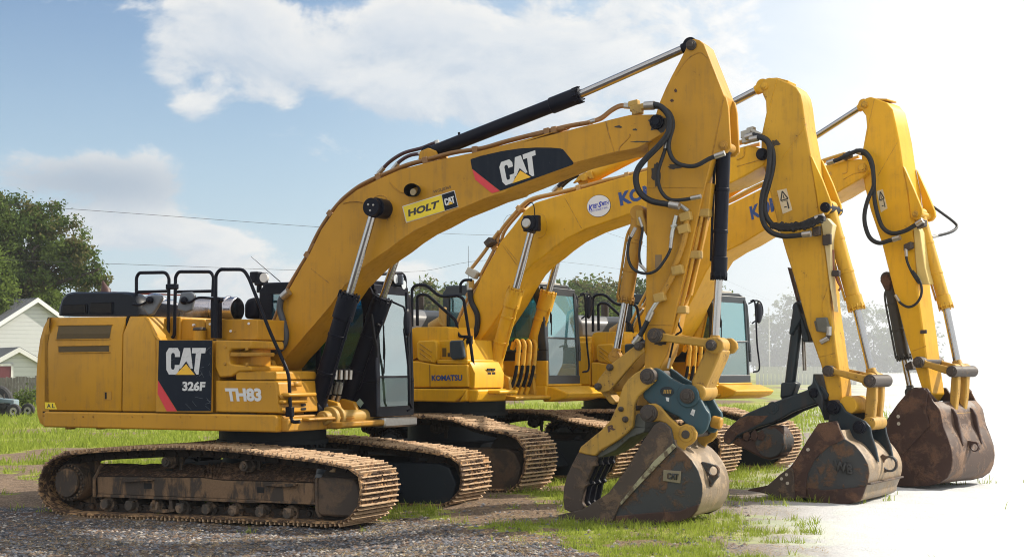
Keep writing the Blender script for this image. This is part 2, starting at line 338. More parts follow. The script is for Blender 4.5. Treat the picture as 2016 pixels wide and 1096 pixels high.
def track(root, path, y0, y1, mats, idl, spr, rsp, nroll=8, step=.19, seed=1, frame=True, outer=-1, zr=.0, top_roll=(), clods=300, label=None):
    """one crawler: belt of triple-bar shoes on a chain, with rollers, sprocket, frame and front guard"""
    rnd = random.Random(seed); pts, st = resample(path, step); mb = MB(); yc = (y0+y1)/2; hy = (y1-y0)/2
    for p, d in pts:
        n = Vector((d.z, 0, -d.x))        # outward for a path that runs forward along the bottom
        jit = rnd.uniform(-.006, .006); c = Vector((p.x, yc+rnd.uniform(-.006, .006), p.z))-n*.028
        mb.obox(c-n*.012, d*(st*.49), (0, hy, 0), n*.012)
        for t, h in ((-.42, .034), (-.08, .026), (.27, .026)):
            mb.obox(c+d*(t*st)+n*(h*.5), d*.009, (0, hy*rnd.uniform(.975, .998), 0), n*h*.6, 2)
        for s in (-1, 1):                  # chain links
            mb.obox(c-n*.075+Vector((0, s*.10, 0)), d*(st*.5), (0, .028, 0), n*.05, 1)
            mb.cyl(c-n*.085+d*st*.5+Vector((0, s*.07, 0)), c-n*.085+d*st*.5+Vector((0, s*.165, 0)), .032, None, 10, 1)
    belt = mb.build('crawler_track', [mats[0], mats[1], GRO], root, .003, 1, smooth=False, label=label)
    fo = y0 if outer < 0 else y1; sg = 1 if outer < 0 else -1   # outer face and inward direction
    ya = fo+sg*.18; yb = fo+sg*.66
    mb = MB(); mb.ycyl(spr, fo+sg*.14, fo+sg*.55, rsp*.66, 32); mb.ycyl(spr, fo+sg*.08, fo+sg*.3, rsp*.50, 32)
    for k in range(24):
        a = 2*math.pi*k/24; mb.ycyl((spr[0]+rsp*.59*math.cos(a), spr[1]+rsp*.59*math.sin(a)), fo+sg*.11, fo+sg*.16, rsp*.045, 8)
    for k in range(21):
        a = 2*math.pi*k/21; c = Vector((spr[0]+rsp*.93*math.cos(a), yc, spr[1]+rsp*.93*math.sin(a)))
        mb.obox(c, Vector((math.cos(a), 0, math.sin(a)))*rsp*.12, (0, .04, 0), Vector((-math.sin(a), 0, math.cos(a)))*rsp*.07)
    mb.ycyl(spr, yc-.035, yc+.035, rsp*.88, 32); mb.build('sprocket', mats[3], belt, .006)
    mb = MB(); mb.ycyl(idl, yc-.13, yc+.13, (idl[2]), 32); mb.ycyl(idl, fo+sg*.2, yc+sg*.3, idl[2]*.3, 24); mb.build('idler_wheel', mats[1], belt, .01)
    x0, x1 = spr[0]+.62, idl[0]-.62
    for k in range(nroll):
        x = x0+(x1-x0)*k/(nroll-1)-.1; mb = MB()
        mb.ycyl((x, zr+.125), yc-.16, yc+.16, .10, 20); mb.ycyl((x, zr+.13), ya+sg*.0, yc, .062, 16)
        mb.obox((x, ya+sg*.04, zr+.15), (.055, 0, 0), (0, .03, 0), (0, 0, .045)); mb.build('track_roller', mats[2], belt, .01)
    for x, z in top_roll:
        mb = MB(); mb.ycyl((x, z), ya+sg*.02, yc+.1*sg, .062, 20); mb.ycyl((x, z), ya+sg*.12, ya+sg*.17, .085, 20); mb.ycyl((x, z), ya, ya+sg*.03, .035, 12)
        mb.box(x+.07, x+.11, ya+sg*.2, ya+sg*.24, z-.14, z+.05); mb.build('carrier_roller', mats[2], belt, .006)
    if clods:
        mb = MB(); L = len(pts)
        for _ in range(clods):
            p, d = pts[rnd.randrange(L)]; n = Vector((d.z, 0, -d.x))
            if n.z < -.3: continue
            y = yc+(y1-y0)*.5*max(-.94, min(.94, rnd.gauss(.08, .42))); r = .008+.026*rnd.random()**1.5
            c = Vector((p.x, y, p.z))-n*.022+d*rnd.uniform(-.09, .09)
            vs = [c+(d*math.cos(a)*rnd.uniform(.7, 1.6)+Vector((0, math.sin(a)*rnd.uniform(.8, 3.), 0)))*r for a in (0, 1.05, 2.1, 3.14, 4.2, 5.2)]+[c+n*r*rnd.uniform(.7, 1.2)]
            mb.add(vs, [(i, (i+1) % 6, 6) for i in range(6)])
        mb.build('dried_mud', MUD, belt, smooth=False)['kind'] = 'stuff'
    return belt
# ================================================================== near excavator
def rot_loc(fr): return dict(loc=(fr.L, fr.d, 0), rz=-fr.yaw)
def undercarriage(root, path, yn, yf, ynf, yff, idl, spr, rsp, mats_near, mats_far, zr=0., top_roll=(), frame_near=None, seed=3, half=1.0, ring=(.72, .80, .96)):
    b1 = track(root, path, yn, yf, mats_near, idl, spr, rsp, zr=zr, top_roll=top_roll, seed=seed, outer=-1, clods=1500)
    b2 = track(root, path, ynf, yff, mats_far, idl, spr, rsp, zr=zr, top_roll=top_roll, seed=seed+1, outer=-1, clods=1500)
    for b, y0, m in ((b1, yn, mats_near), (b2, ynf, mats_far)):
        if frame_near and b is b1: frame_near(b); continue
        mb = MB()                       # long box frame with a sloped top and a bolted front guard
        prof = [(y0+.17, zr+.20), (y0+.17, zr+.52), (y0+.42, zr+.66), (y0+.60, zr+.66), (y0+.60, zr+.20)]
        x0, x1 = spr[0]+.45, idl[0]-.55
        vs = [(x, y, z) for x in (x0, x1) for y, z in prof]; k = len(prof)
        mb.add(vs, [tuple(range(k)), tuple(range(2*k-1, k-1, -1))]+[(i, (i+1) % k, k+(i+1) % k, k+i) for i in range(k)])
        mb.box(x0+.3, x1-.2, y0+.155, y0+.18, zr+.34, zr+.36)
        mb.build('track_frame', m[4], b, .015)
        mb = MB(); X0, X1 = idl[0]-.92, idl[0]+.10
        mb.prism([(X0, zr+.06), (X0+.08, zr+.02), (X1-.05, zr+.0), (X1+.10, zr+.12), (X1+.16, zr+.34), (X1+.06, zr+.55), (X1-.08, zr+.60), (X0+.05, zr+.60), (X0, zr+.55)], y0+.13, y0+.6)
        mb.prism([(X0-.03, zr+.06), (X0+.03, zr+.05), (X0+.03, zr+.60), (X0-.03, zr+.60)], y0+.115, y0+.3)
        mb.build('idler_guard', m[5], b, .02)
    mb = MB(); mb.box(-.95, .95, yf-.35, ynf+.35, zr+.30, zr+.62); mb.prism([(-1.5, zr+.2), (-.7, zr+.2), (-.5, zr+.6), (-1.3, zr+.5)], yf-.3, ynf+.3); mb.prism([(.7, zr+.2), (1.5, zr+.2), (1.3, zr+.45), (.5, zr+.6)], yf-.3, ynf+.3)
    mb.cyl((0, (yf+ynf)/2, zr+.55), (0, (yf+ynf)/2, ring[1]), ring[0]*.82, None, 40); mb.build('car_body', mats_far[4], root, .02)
    mb = MB(); mb.cyl((0, 0, ring[1]), (0, 0, ring[2]), ring[0], None, 48); mb.cyl((0, 0, ring[1]-.05), (0, 0, ring[1]+.01), ring[0]*1.04, None, 48)
    for k in range(40):
        a = 2*math.pi*k/40; mb.cyl((ring[0]*.97*math.cos(a), ring[0]*.97*math.sin(a), ring[1]-.09), (ring[0]*.97*math.cos(a), ring[0]*.97*math.sin(a), ring[1]-.04), .022, None, 6)
    mb.build('swing_ring', FRMB, root, .004)
def cab(root, X0, Xb, Xt, Y0, Y1, z0, z1, zs, zf, mf, ml, gl, zlow, sillmat, roofmat=None, curve=.16, glf=None, p=.085):
    """operator's cab: posts, roof, floor, panes, seat; zs side sill, zf joint of the two front panes, zlow top of the lower body"""
    fx = lambda z: Xb+(Xt-Xb)*max(0, (z-z0)/(z1-z0))**1.4
    mb = MB()
    side = [(X0, z0), (Xb, z0), (fx(z0+.5), z0+.5), (fx(zf), zf), (fx(z1-.45), z1-.45), (fx(z1-.2)-.01, z1-.2), (Xt-curve*.45, z1-.04), (Xt-curve, z1), (X0+.1, z1), (X0, z1-.1)]
    inn = [(X0+p*1.4, zs), (Xb-p*1.7, zs), (fx(zf)-p*1.6, zf), (fx(z1-.45)-p*1.2, z1-.45), (Xt-curve*.9-p*.5, z1-.15), (X0+p*1.4, z1-.15)]
    for y0, y1 in ((Y0, Y0+.06), (Y1-.06, Y1)):   # each side as a ring of strips
        q = [(X0, zs), (X0+p*1.4, zs), (X0+p*1.4, z1-.15), (X0, z1-.1)]; mb.prism(q, y0, y1)
        mb.prism([(X0, z1-.15), (Xt-curve*.7, z1-.15), (Xt-curve*.5, z1-.04), (Xt-curve, z1), (X0+.1, z1), (X0, z1-.1)], y0-.002, y1+.002)
        mb.prism([(Xb-p*1.7, zs), (Xb-.003, zs), (fx(zf), zf), (fx(z1-.45), z1-.45), (fx(z1-.2)-.01, z1-.2), (Xt-curve*.45, z1-.04), (Xt-curve*.9-p*.5, z1-.15), (fx(z1-.45)-p*1.2, z1-.45), (fx(zf)-p*1.6, zf)], y0-.001, y1+.001)
        mb.prism([(X0, zlow), (Xb-.004, zlow), (Xb-.004, zs), (X0, zs)], y0, y1)
    for y in (Y0+.62*0+.0,):
        mb.prism([((X0+Xb)/2-.02, zs), ((X0+Xb)/2+.05, zs), ((X0+Xb)/2+.05, z1-.15), ((X0+Xb)/2-.02, z1-.15)], Y0+.005, Y0+.05)
    mb.box(X0+.02, Xt-curve*.8, Y0+.05, Y1-.05, z1-.06, z1+.012); mb.box(X0, X0+.05, Y0+.06, Y1-.06, z1-.25, z1-.06); mb.box(X0, X0+.05, Y0+.06, Y1-.06, z0, zs+.25)
    mb.box(X0, Xb-.06, Y0+.06, Y1-.06, z0, z0+.08)
    f3 = lambda y, z, o=0.: (fx(z)+o, y, z)       # front frame: header, joint, foot
    def bar(za, zb, o=.0, t=.05): mb.loft([[(fx(za)+o, Y0+.05, za), (fx(za)+o, Y1-.05, za)], [(fx(zb)+o, Y0+.05, zb), (fx(zb)+o, Y1-.05, zb)], [(fx(zb)+o-t, Y0+.05, zb), (fx(zb)+o-t, Y1-.05, zb)], [(fx(za)+o-t, Y0+.05, za), (fx(za)+o-t, Y1-.05, za)], [(fx(za)+o, Y0+.05, za), (fx(za)+o, Y1-.05, za)]])
    bar(z0+.0, z0+.13); bar(zf-.014, zf+.014, -.004, .03); bar(z1-.17, z1-.05, -.02)
    for ya, yb in ((Y0+.055, Y0+.115), (Y1-.115, Y1-.055)):
        rows = [[(fx(z)-.006, ya, z), (fx(z)-.006, yb, z), (fx(z)-.05, yb, z), (fx(z)-.05, ya, z), (fx(z)-.006, ya, z)] for z in (z0+.1, z0+.5, zf, z1-.6, z1-.3, z1-.12)]
        mb.loft(rows)
    c = mb.build('cab', mf, root, .012)
    if ml:
        mb = MB(); mb.box(X0-.003, Xb+.004, Y0-.006, Y0+.055, z0-.03, zlow-.004); mb.box(Xb-.3, Xb+.006, Y0+.055, Y1, z0-.035, z0-.004); mb.build('cab_base_panel', ml, c, .01)
    g = MB()
    def pane(za, zb, y0, y1):
        g = MB(); zz = [za+(zb-za)*k/6 for k in range(7)]; g.loft([[(fx(z)-.022, y0, z), (fx(z)-.022, y1, z)] for z in zz]); g.build('front_window', (glf[za > z0+.2] if glf else gl), c, solid=.006, smooth=False)
    pane(zf+.014, z1-.17, Y0+.11, Y1-.11); pane(z0+.13, zf-.014, Y0+.11, Y1-.11)
    for y in (Y0+.03, Y1-.03):
        g = MB(); g.add([(x, y, z) for x, z in inn], [tuple(range(len(inn)))]); g.build('side_window', gl, c, solid=.006, smooth=False)
    g = MB(); g.add([(X0+.025, Y0+.1, zs+.25), (X0+.025, Y1-.1, zs+.25), (X0+.025, Y1-.1, z1-.25), (X0+.025, Y0+.1, z1-.25)], [(0, 1, 2, 3)]); g.build('rear_window', gl, c, solid=.006, smooth=False)
    ym = (Y0+Y1)/2; xs = X0+(Xb-X0)*.42; mb = MB()   # seat, consoles, levers
    mb.box(xs-.25, xs+.28, ym-.25, ym+.25, z0+.42, z0+.56); mb.prism([(xs-.32, z0+.5), (xs-.18, z0+.5), (xs-.30, z0+1.2), (xs-.42, z0+1.2)], ym-.23, ym+.23); mb.prism([(xs-.40, z0+1.22), (xs-.32, z0+1.22), (xs-.36, z0+1.45), (xs-.42, z0+1.45)], ym-.13, ym+.13)
    mb.box(xs-.2, xs+.2, ym-.2, ym+.2, z0+.08, z0+.42)
    for s in (-1, 1): mb.box(xs-.2, xs+.36, ym+s*.38-.08, ym+s*.38+.08, z0+.3, z0+.68)
    mb.build('seat', SEATM, c, .04)
    for s in (-1, 1):
        mb = MB(); mb.tube([(xs+.3, ym+s*.38, z0+.66), (xs+.33, ym+s*.37, z0+.86)], .014); mb.ball((xs+.335, ym+s*.37, z0+.9), .03, .03, .055); mb.build('control_lever', BLKM, c)
    mb = MB(); mb.box(Xb-.34, Xb-.22, Y0+.12, Y0+.28, z0+.75, z0+1.02); mb.cyl((Xb-.28, Y0+.2, z0+.1), (Xb-.28, Y0+.2, z0+.75), .02); mb.build('monitor', BLKM, c, .01)
    mb = MB(); Y = Y0+.2; mb.tube([f3(Y0+.17, zf+.04, .015), f3(Y0+.20, zf+.35, .02), f3(Y0+.18, z1-.45, .015)], .010); mb.obox(f3(Y0+.19, zf+.45, .012), (.006, 0, 0), (0, .008, 0), (0, 0, .22)); mb.build('wiper', BLKM, c); mb = MB(); mb.tube(crv([(fx(z)-.09, y, z) for y, z in ((Y1-.14, z1-.40), (Y1-.36, z1-.48), (Y1-.38, z1-.62), (Y1-.20, z1-.74), (Y1-.12, zf+.1))], 6), .014, 8); mb.build('grab_bar', BLKM, c)
    if sillmat:
        mb = MB(); mb.box(Xb-.12, Xb+.07, Y0+.02, Y1-.02, z0-.17, z0-.01); mb.build('cab_step', sillmat, c, .02)
    return c, fx
def build_near():
    fr = M1; root = tag(empty('excavator', (fr.L, fr.d, 0), -fr.yaw), 'ochre yellow excavator with black cylinders, black cab and TH83 on its tool box', 'excavator', 'excavators parked in a row')
    p = fr.poly; Ys = -1.42
    # ---- crawlers
    path = [(-1.60, -.13), (-.9, -.12), (.3, -.10), (1.5, -.09), (2.12, -.07), (2.34, .04), (2.445, .19), (2.462, .40), (2.41, .53), (2.25, .625), (1.817, .69), (1.317, .729), (.819, .771), (.376, .795), (-.1, .797), (-.523, .785), (-1.275, .74), (-1.75, .70), (-2.06, .645), (-2.29, .50), (-2.375, .27), (-2.32, .07), (-2.15, -.06), (-1.9, -.125)]
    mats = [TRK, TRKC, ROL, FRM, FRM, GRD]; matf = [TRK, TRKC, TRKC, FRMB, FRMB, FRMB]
    def frame_near(b):
        Y = -1.60
        mb = MB(); a = p('B', [(632, 578), (1500, 588)], Y)+p('D', [(120, 487), (735, 505)], Y); lo = p('B', [(640, 722), (1940, 772)], Y)+p('D', [(738, 640)], Y)
        front = [Vector((x, Y, z)) for x, z in a]; back = fr.line('B', [(650, 470), (1500, 490)], -1.22)+fr.line('D', [(130, 385), (760, 385)], -1.25)
        mb.prism(a+lo[::-1], Y, Y+.42)
        mb.build('track_frame', FRM, b, .012)
        mb = MB(); n = 40; rnd = random.Random(5); rows = []        # soil lying on the sloped top of the frame
        for t in (0, .2, .4, .6, .8, 1.):
            row = []
            for k in range(n+1):
                s = k/n*(len(front)-1); i = min(int(s), len(front)-2); u = s-i; q = (front[i].lerp(front[i+1], u)).lerp(back[i].lerp(back[i+1], u), t)
                row.append(q+Vector((0, 0, .012+rnd.uniform(-.012, .03)*(t > 0))))
            rows.append(row)
        mb.loft(rows); mb.build('soil_on_frame', MUD, b, smooth=False, label='brown soil heaped on the track frame')
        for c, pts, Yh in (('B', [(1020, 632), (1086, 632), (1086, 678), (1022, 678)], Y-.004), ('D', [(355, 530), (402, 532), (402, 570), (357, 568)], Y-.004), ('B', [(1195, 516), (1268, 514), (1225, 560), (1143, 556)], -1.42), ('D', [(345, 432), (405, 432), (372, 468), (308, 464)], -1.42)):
            mb = MB(); mb.prism(p(c, pts, Yh), Yh, Yh+.01); mb.build('frame_opening_shade', DARK, b)  # near-black plates painting the shade of the openings onto the frame
        mb = MB(); mb.prism(p('B', [(630, 745), (640, 722), (1940, 775), (1940, 797), (1300, 770)], Y-.02), Y-.02, Y+.1); mb.prism(p('D', [(0, 604), (740, 632), (740, 648), (0, 618)], Y-.021), Y-.021, Y+.1)
        mb.prism(p('D', [(395, 505), (610, 512), (610, 522), (560, 532), (400, 524)], Y-.05), Y-.05, Y+.02); mb.prism(p('B', [(840, 603), (1090, 600), (1095, 612), (850, 626)], Y-.04), Y-.04, Y+.02)
        mb.tube([fr.V('B', (612, 745), Y-.03), fr.V('B', (612, 590), Y-.03), fr.V('B', (640, 548), Y-.02), fr.V('B', (660, 500), Y+.05)], .022)
        for x in (1090, 1230): mb.prism(p('B', [(x, 770), (x+22, 772), (x+30, 850), (x-8, 850)], Y), Y, Y+.12)
        mb.prism(p('B', [(1060, 850), (1280, 848), (1270, 868), (1180, 880), (1080, 868)], Y), Y, Y+.08)
        mb.build('frame_ledge', FRM, b, .006)
        mb = MB(); mb.prism(p('D', [(752, 478), (770, 466), (990, 478), (1030, 530), (1040, 600), (1026, 690), (988, 735), (772, 722), (748, 690)], -1.635), -1.635, -1.05)
        mb.build('idler_guard', GRD, b, .03)
        mb = MB(); mb.prism(p('D', [(735, 480), (752, 468), (758, 690), (775, 730), (760, 730), (740, 690)], -1.65), -1.65, -1.4); mb.build('guard_flange', GRD, b, .008)
        mb = MB(); mb.prism(p('D', [(835, 430), (862, 402), (878, 410), (875, 435)], -1.5), -1.52, -1.4); mb.build('lump', plain('sandstone', (.35, .24, .14), .9), b, .01)
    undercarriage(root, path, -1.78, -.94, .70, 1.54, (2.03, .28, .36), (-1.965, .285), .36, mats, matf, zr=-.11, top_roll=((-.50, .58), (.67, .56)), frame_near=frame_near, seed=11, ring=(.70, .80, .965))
    # ---- revolving frame, counterweight and engine house
    zsk0, zsk1 = .968, 1.176; xf = p('C', [(430, 1000)], Ys)[0][0]
    mb = MB(); mb.box(-2.55, xf-.02, -1.36, 1.34, zsk0+.012, zsk1-.02); mb.prism([(xf-.1, .98), (1.36, .98), (1.40, 1.0), (1.40, 1.06), (xf-.1, 1.06)], -.52, .52); mb.build('revolving_frame', CATYW, root, .015)
    cw = [(272, 415), (256, 424), (232, 470), (212, 540), (198, 640), (190, 760), (189, 900), (197, 975), (212, 1018), (240, 1040), (246, 1038), (246, 960), (242, 800), (240, 560), (252, 500)]
    pr = [fr.P('A', q, Ys) for q in cw]; mb = MB(); rows = []
    for y, dx, sc in ((-1.42, .10, .985), (-1.40, .03, .995), (-1.34, 0, 1), (-.7, -.12, 1), (0, -.16, 1), (.7, -.12, 1), (1.34, 0, 1), (1.42, .08, .985)):
        rows.append([(x+(dx if x < -2.6 else dx*.3 if dx > 0 else 0), y, 1.7+(z-1.7)*sc) for x, z in pr])
    mb.loft(rows, close=True); mb.add([q for q in rows[0]], [tuple(range(len(pr)))]); mb.add([q for q in rows[-1]], [tuple(range(len(pr)))]); mb.build('counterweight', CATY, root, .012)
    xs0 = p('A', [(247, 600)], Ys)[0][0]; x1 = p('A', [(690, 700)], Ys)[0][0]; x2 = p('A', [(900, 700)], Ys)[0][0]; xq = p('A', [(1207, 700)], Ys)[0][0]; xend = p('C', [(66, 700)], Ys)[0][0]
    ztop = p('A', [(500, 411)], -1.36)[0][1]; zcr = p('A', [(500, 508)], Ys)[0][1]; zmid = p('A', [(1050, 545)], Ys)[0][1]
    mb = MB(); mb.prism([(xs0+.0, 1.17), (x2-.02, 1.17), (x2-.03, zmid), (x2-.10, zmid+.05), (x2-.19, zcr+.1), (x2-.27, ztop-.012), (xs0+.03, ztop-.012)], -1.33, 1.36)
    mb.box(x2-.03, xend, -1.33, -.52, 1.17, zmid-.012); mb.box(x2-.25, x2+.0, -1.0, 1.3, zmid, ztop-.012); mb.box(x2-.03, .15, -.2, 1.3, 1.17, zmid-.25); mb.build('engine_house', CATY, root, .02)
    def panel(name, lo, mi, hi, mat, **k):       # sheet with a crease and a top leaning inwards; points given left to right
        rows = [fr.line('A', lo, Ys), fr.line('A', mi, Ys)]+([fr.line('A', hi, Ys+.07)] if hi else [])
        mb = MB(); mb.loft(rows); return mb.build(name, mat, root, .014, solid=.05, **k)
    d1 = panel('side_door', [(249, 944), (500, 947), (685, 950)], [(249, 512), (500, 511), (694, 510)], [(281, 418), (500, 413), (716, 411)], CATY)
    panel('side_panel', [(692, 950), (780, 951), (893, 952)], [(698, 512), (790, 512), (884, 512)], [(737, 411), (790, 409), (826, 408)], CATY)
    mb = MB(); mb.loft([fr.line('A', [(884, 512), (893, 952)], Ys)[::-1]+[], [fr.V('A', (912, 952), Ys+.004), fr.V('A', (912, 545), Ys+.004)]][::1]); mb.build('corner_post', CATY, root, .01, solid=.05)
    mb = MB(); mb.loft([[fr.V('A', (826, 408), Ys+.07), fr.V('A', (826, 408), -1.1)], [fr.V('A', (856, 438), Ys+.05), fr.V('A', (856, 438), -1.1)], [fr.V('A', (884, 512), Ys+.002), fr.V('A', (884, 512), -1.1)], [fr.V('A', (905, 542), Ys+.002), fr.V('A', (905, 542), -1.1)]]); mb.build('house_slope', CATY, root, .01, solid=.03)
    mb = MB(); mb.loft([[fr.V('A', (320, 540), Ys-.004), fr.V('A', (622, 535), Ys-.004)], [fr.V('A', (324, 511), Ys-.004), fr.V('A', (626, 509), Ys-.004)], [fr.V('A', (333, 466), Ys+.028), fr.V('A', (635, 462), Ys+.029)]]); mb.build('air_louvre', LOUV, d1, smooth=False); decal(fr, 'A', [(333, 583), (619, 578), (619, 611), (333, 614)], Ys-.003, 'air_louvre', LOUV, d1)
    mb = MB()
    for q in ([(326, 458), (640, 455), (640, 461), (326, 465)],): mb.prism(p('A', q, Ys+.028), Ys+.022, Ys+.05)
    mb.prism(p('A', [(315, 541), (626, 537), (626, 543), (315, 547)], Ys-.008), Ys-.01, Ys+.02)
    for q in ([(326, 575), (624, 571), (624, 577), (326, 582)], [(328, 615), (624, 612), (624, 618), (328, 622)]): mb.prism(p('A', q, Ys-.012), Ys-.012, Ys+.01)
    mb.pieces('louvre_rim', CATY, d1, bevel=.004)
    mb = MB(); mb.prism(p('A', [(684, 951), (694, 951), (700, 510), (692, 510)], Ys+.03), Ys+.028, Ys+.04); mb.prism(p('A', [(693, 510), (701, 510), (735, 411), (722, 411)], Ys+.07), Ys+.068, Ys+.09); mb.build('panel_gap_shade', DARK, root, smooth=False); mb = MB(); mb.prism(p('A', [(240, 948), (252, 948), (252, 512), (246, 512)], Ys+.02), Ys+.018, Ys+.04); mb.prism(p('A', [(246, 512), (254, 512), (284, 416), (272, 416)], Ys+.06), Ys+.058, Ys+.08); mb.build('panel_gap_shade', DARK, root, smooth=False); decal(fr, 'A', [(246, 949), (1460, 962), (1460, 968), (246, 957)], Ys+.0, 'panel_gap_shade', DARK, root, th=.012)  # dark strips behind the seams, painting the shade in the gaps
    h = decal(fr, 'A', [(590, 838), (635, 836), (635, 884), (590, 886)], Ys-.002, 'door_handle', CATYW, d1, th=.006); decal(fr, 'A', [(596, 842), (606, 842), (606, 880), (596, 880)], Ys-.008, 'latch_slot_shade', DARK, h)  # slot is a dark sheet painting its inner shade
    s = decal(fr, 'A', [(255, 898), (310, 900), (325, 938), (258, 936)], Ys-.002, 'warning_sticker', HOLTY, d1); mb = MB()
    put_text(mb, 'A', quad(fr, 'A', [(266, 930), (288, 930), (288, 906), (266, 906)], Ys-.008)); put_text(mb, 'L', quad(fr, 'A', [(296, 930), (312, 930), (312, 906), (296, 906)], Ys-.008)); mb.build('lettering', INK, s)
    # logo panel
    lp = decal(fr, 'A', [(904, 545), (1210, 545), (1210, 954), (900, 952)], Ys+.004, 'logo_panel', CATY, root, th=.05)
    dk = decal(fr, 'A', [(904, 548), (1207, 548), (1200, 948), (1008, 948), (898, 772)], Ys-.048, 'decal', NAVY, lp)
    decal(fr, 'A', [(898, 774), (1005, 949), (948, 949), (896, 850)], Ys-.0475, 'red_stripe', RED, lp)
    mb = MB(); put_cat(mb, quad(fr, 'A', [(945, 741), (1148, 741), (1170, 590), (943, 590)], Ys-.054)); put_text(mb, '326F', quad(fr, 'A', [(1036, 834), (1162, 834), (1168, 781), (1036, 779)], Ys-.054), .045); mb.build('lettering', [LETW, GOLD], lp)
    mb = MB(); rnd = random.Random(4)               # scratches across the dark decal
    for _ in range(34):
        x, y = rnd.uniform(960, 1190), rnd.uniform(570, 935)
        if y > 780 and x < 1030: continue
        a = rnd.uniform(-.9, 1.2); L = rnd.uniform(15, 60); w = rnd.uniform(.5, 1.1); dx, dy = L*math.cos(a), L*math.sin(a)
        mb.prism(p('A', [(x, y), (min(x+dx, 1198), min(y+dy, 944)), (min(x+dx, 1198), min(y+dy, 944)+w), (x, y+w)], Ys-.0545), Ys-.0555, Ys-.0535)
    mb.build('scratch_marks', plain('scratch', (.16, .18, .2), .6), lp)
    # skirt with bolts
    Yk = Ys-.045; mb = MB(); mb.prism([(p('A', [(248, 958)], Yk)[0][0], zsk1-.004), (p('A', [(243, 1036)], Yk)[0][0], zsk0), (xf, zsk0-.004), (xf+.0, zsk1-.03), (xf-.05, zsk1-.004)], Yk, -1.30); mb.build('side_skirt', CATY, root, .022)
    mb = MB()
    for x in (245, 472, 530, 752, 808, 1022, 1080, 1228, 1290): mb.ycyl(fr.P('A', (x, 980 if x > 400 else 974), Yk), Yk-.008, Yk+.01, .011, 10)
    mb.pieces('skirt_bolt', CATYW, root)
    for x in (380, 560, 690, 1010, 1180): pass
    mb = MB()
    for x in (385, 560, 700, 1030): mb.prism(p('A', [(x-14, 1040), (x+14, 1040), (x+14, 1052), (x-14, 1052)], -1.3), -1.3, -1.2)
    mb.pieces('underside_bracket', CATYW, root)
    # front right: tool box, battery hood and step
    yb = -.50
    mb = MB(); mb.prism(p('C', [(66, 545), (268, 548), (274, 560), (274, 594), (160, 598), (146, 616), (146, 668), (160, 682), (272, 694), (272, 722), (200, 724), (186, 735), (160, 752), (92, 758), (66, 700)], Ys), Ys, -.72); mb.prism(p('C', [(140, 590), (274, 590), (274, 700), (140, 700)], Ys+.2), Ys+.2, -.8); mb.build('step_housing', CATY, root, .018)
    mb = MB(); mb.prism(p('C', [(152, 614), (330, 616), (328, 638), (240, 640), (150, 640)], Ys+.01), Ys+.01, Ys+.3); mb.build('step_plate', CATYW, root, .012)
    mb = MB()
    for x, y in ((125, 585), (125, 680), (248, 596), (248, 683)): mb.ycyl(fr.P('C', (x, y), Ys), Ys-.012, Ys+.01, .02, 12)
    mb.pieces('housing_bolt', CATYW, root, bevel=.003)
    mb = MB(); a = p('C', [(188, 726), (396, 727), (405, 734), (410, 770), (188, 770)], Ys+.02); rows = []
    for y, k in ((Ys+.02, 0), (Ys+.06, 1), (yb-.12, 1), (yb, .75)): rows.append([(x, y, z+(.012*k if i < 3 else 0)) for i, (x, z) in enumerate(a)])
    mb.loft(rows, close=True); mb.add(rows[0], [(0, 1, 2, 3, 4)]); mb.add(rows[-1], [(0, 1, 2, 3, 4)]); mb.build('battery_hood', CATY, root, .035, 3)
    mb = MB(); mb.prism(p('C', [(68, 775), (404, 777), (414, 790), (432, 960), (68, 955)], Ys), Ys, yb); tb = mb.build('tool_box', CATY, root, .02)
    mb = MB(); put_text(mb, 'TH83', quad(fr, 'C', [(136, 893), (332, 893), (329, 818), (122, 817)], Ys-.004), .05); mb.build('lettering', LETW, tb)
    X = xf+.004; fx = lambda pts: [fr.X('C', q, X) for q in pts]
    for q in ([(553, 886), (580, 885), (581, 897), (554, 899)], [(555, 908), (582, 906), (582, 919), (556, 921)], [(556, 930), (583, 928), (584, 941), (557, 943)]):
        mb = MB(); v = fx(q); mb.add(v+[a+Vector((.004, 0, 0)) for a in v], [(4, 5, 6, 7), (0, 1, 5, 4), (1, 2, 6, 5), (2, 3, 7, 6), (3, 0, 4, 7)]); mb.build('foot_hole_shade', DARK, tb)  # dark plates on the face stand for the shade in the holes
    mb = MB(); v = fx([(512, 780), (555, 778), (557, 808), (516, 812)]); mb.add(v, [(0, 1, 2, 3)]); v = fx([(430, 855), (545, 850), (545, 880), (440, 884)]); mb.add(v, [(0, 1, 2, 3)]); mb.pieces('hand_recess', CATYW, tb, solid=.01)
    mb = MB(); c0 = fr.X('C', (500, 858), X); mb.box(X-.02, X+.10, c0.y-.2, c0.y+.42, c0.z-.02, c0.z+.03); mb.box(X-.02, X+.05, c0.y-.25, c0.y+.3, c0.z-.10, c0.z-.05); mb.build('front_step', CATY, tb, .02)
    mb = MB(); mb.box(xf-.02, xf+.10, Ys+.05, yb+.35, zsk0, zsk1-.05); mb.box(xf, xf+.20, Ys+.35, yb+.5, zsk1-.09, zsk1-.05); mb.build('front_bumper', CATYW, root, .03)
    # engine hood, exhaust, tanks on the deck
    mb = MB(); hp = [(318, 408), (320, 362), (336, 310), (362, 282), (402, 272), (690, 271), (742, 280), (775, 305), (792, 345), (796, 408)]; rows = []
    for y, k in ((-1.12, .93), (-1.07, 1.0), (-.98, 1.01), (-.90, 1.0), (-.86, .94)):
        rows.append([(-1.66+(x+1.66)*k, y, ztop-.02+(z-ztop+.02)*k) for x, z in p('A', hp, -1.12)])
    mb.loft(rows, close=True)
    for r_ in (rows[0], rows[-1]): mb.add(r_, [tuple(range(len(r_)))])
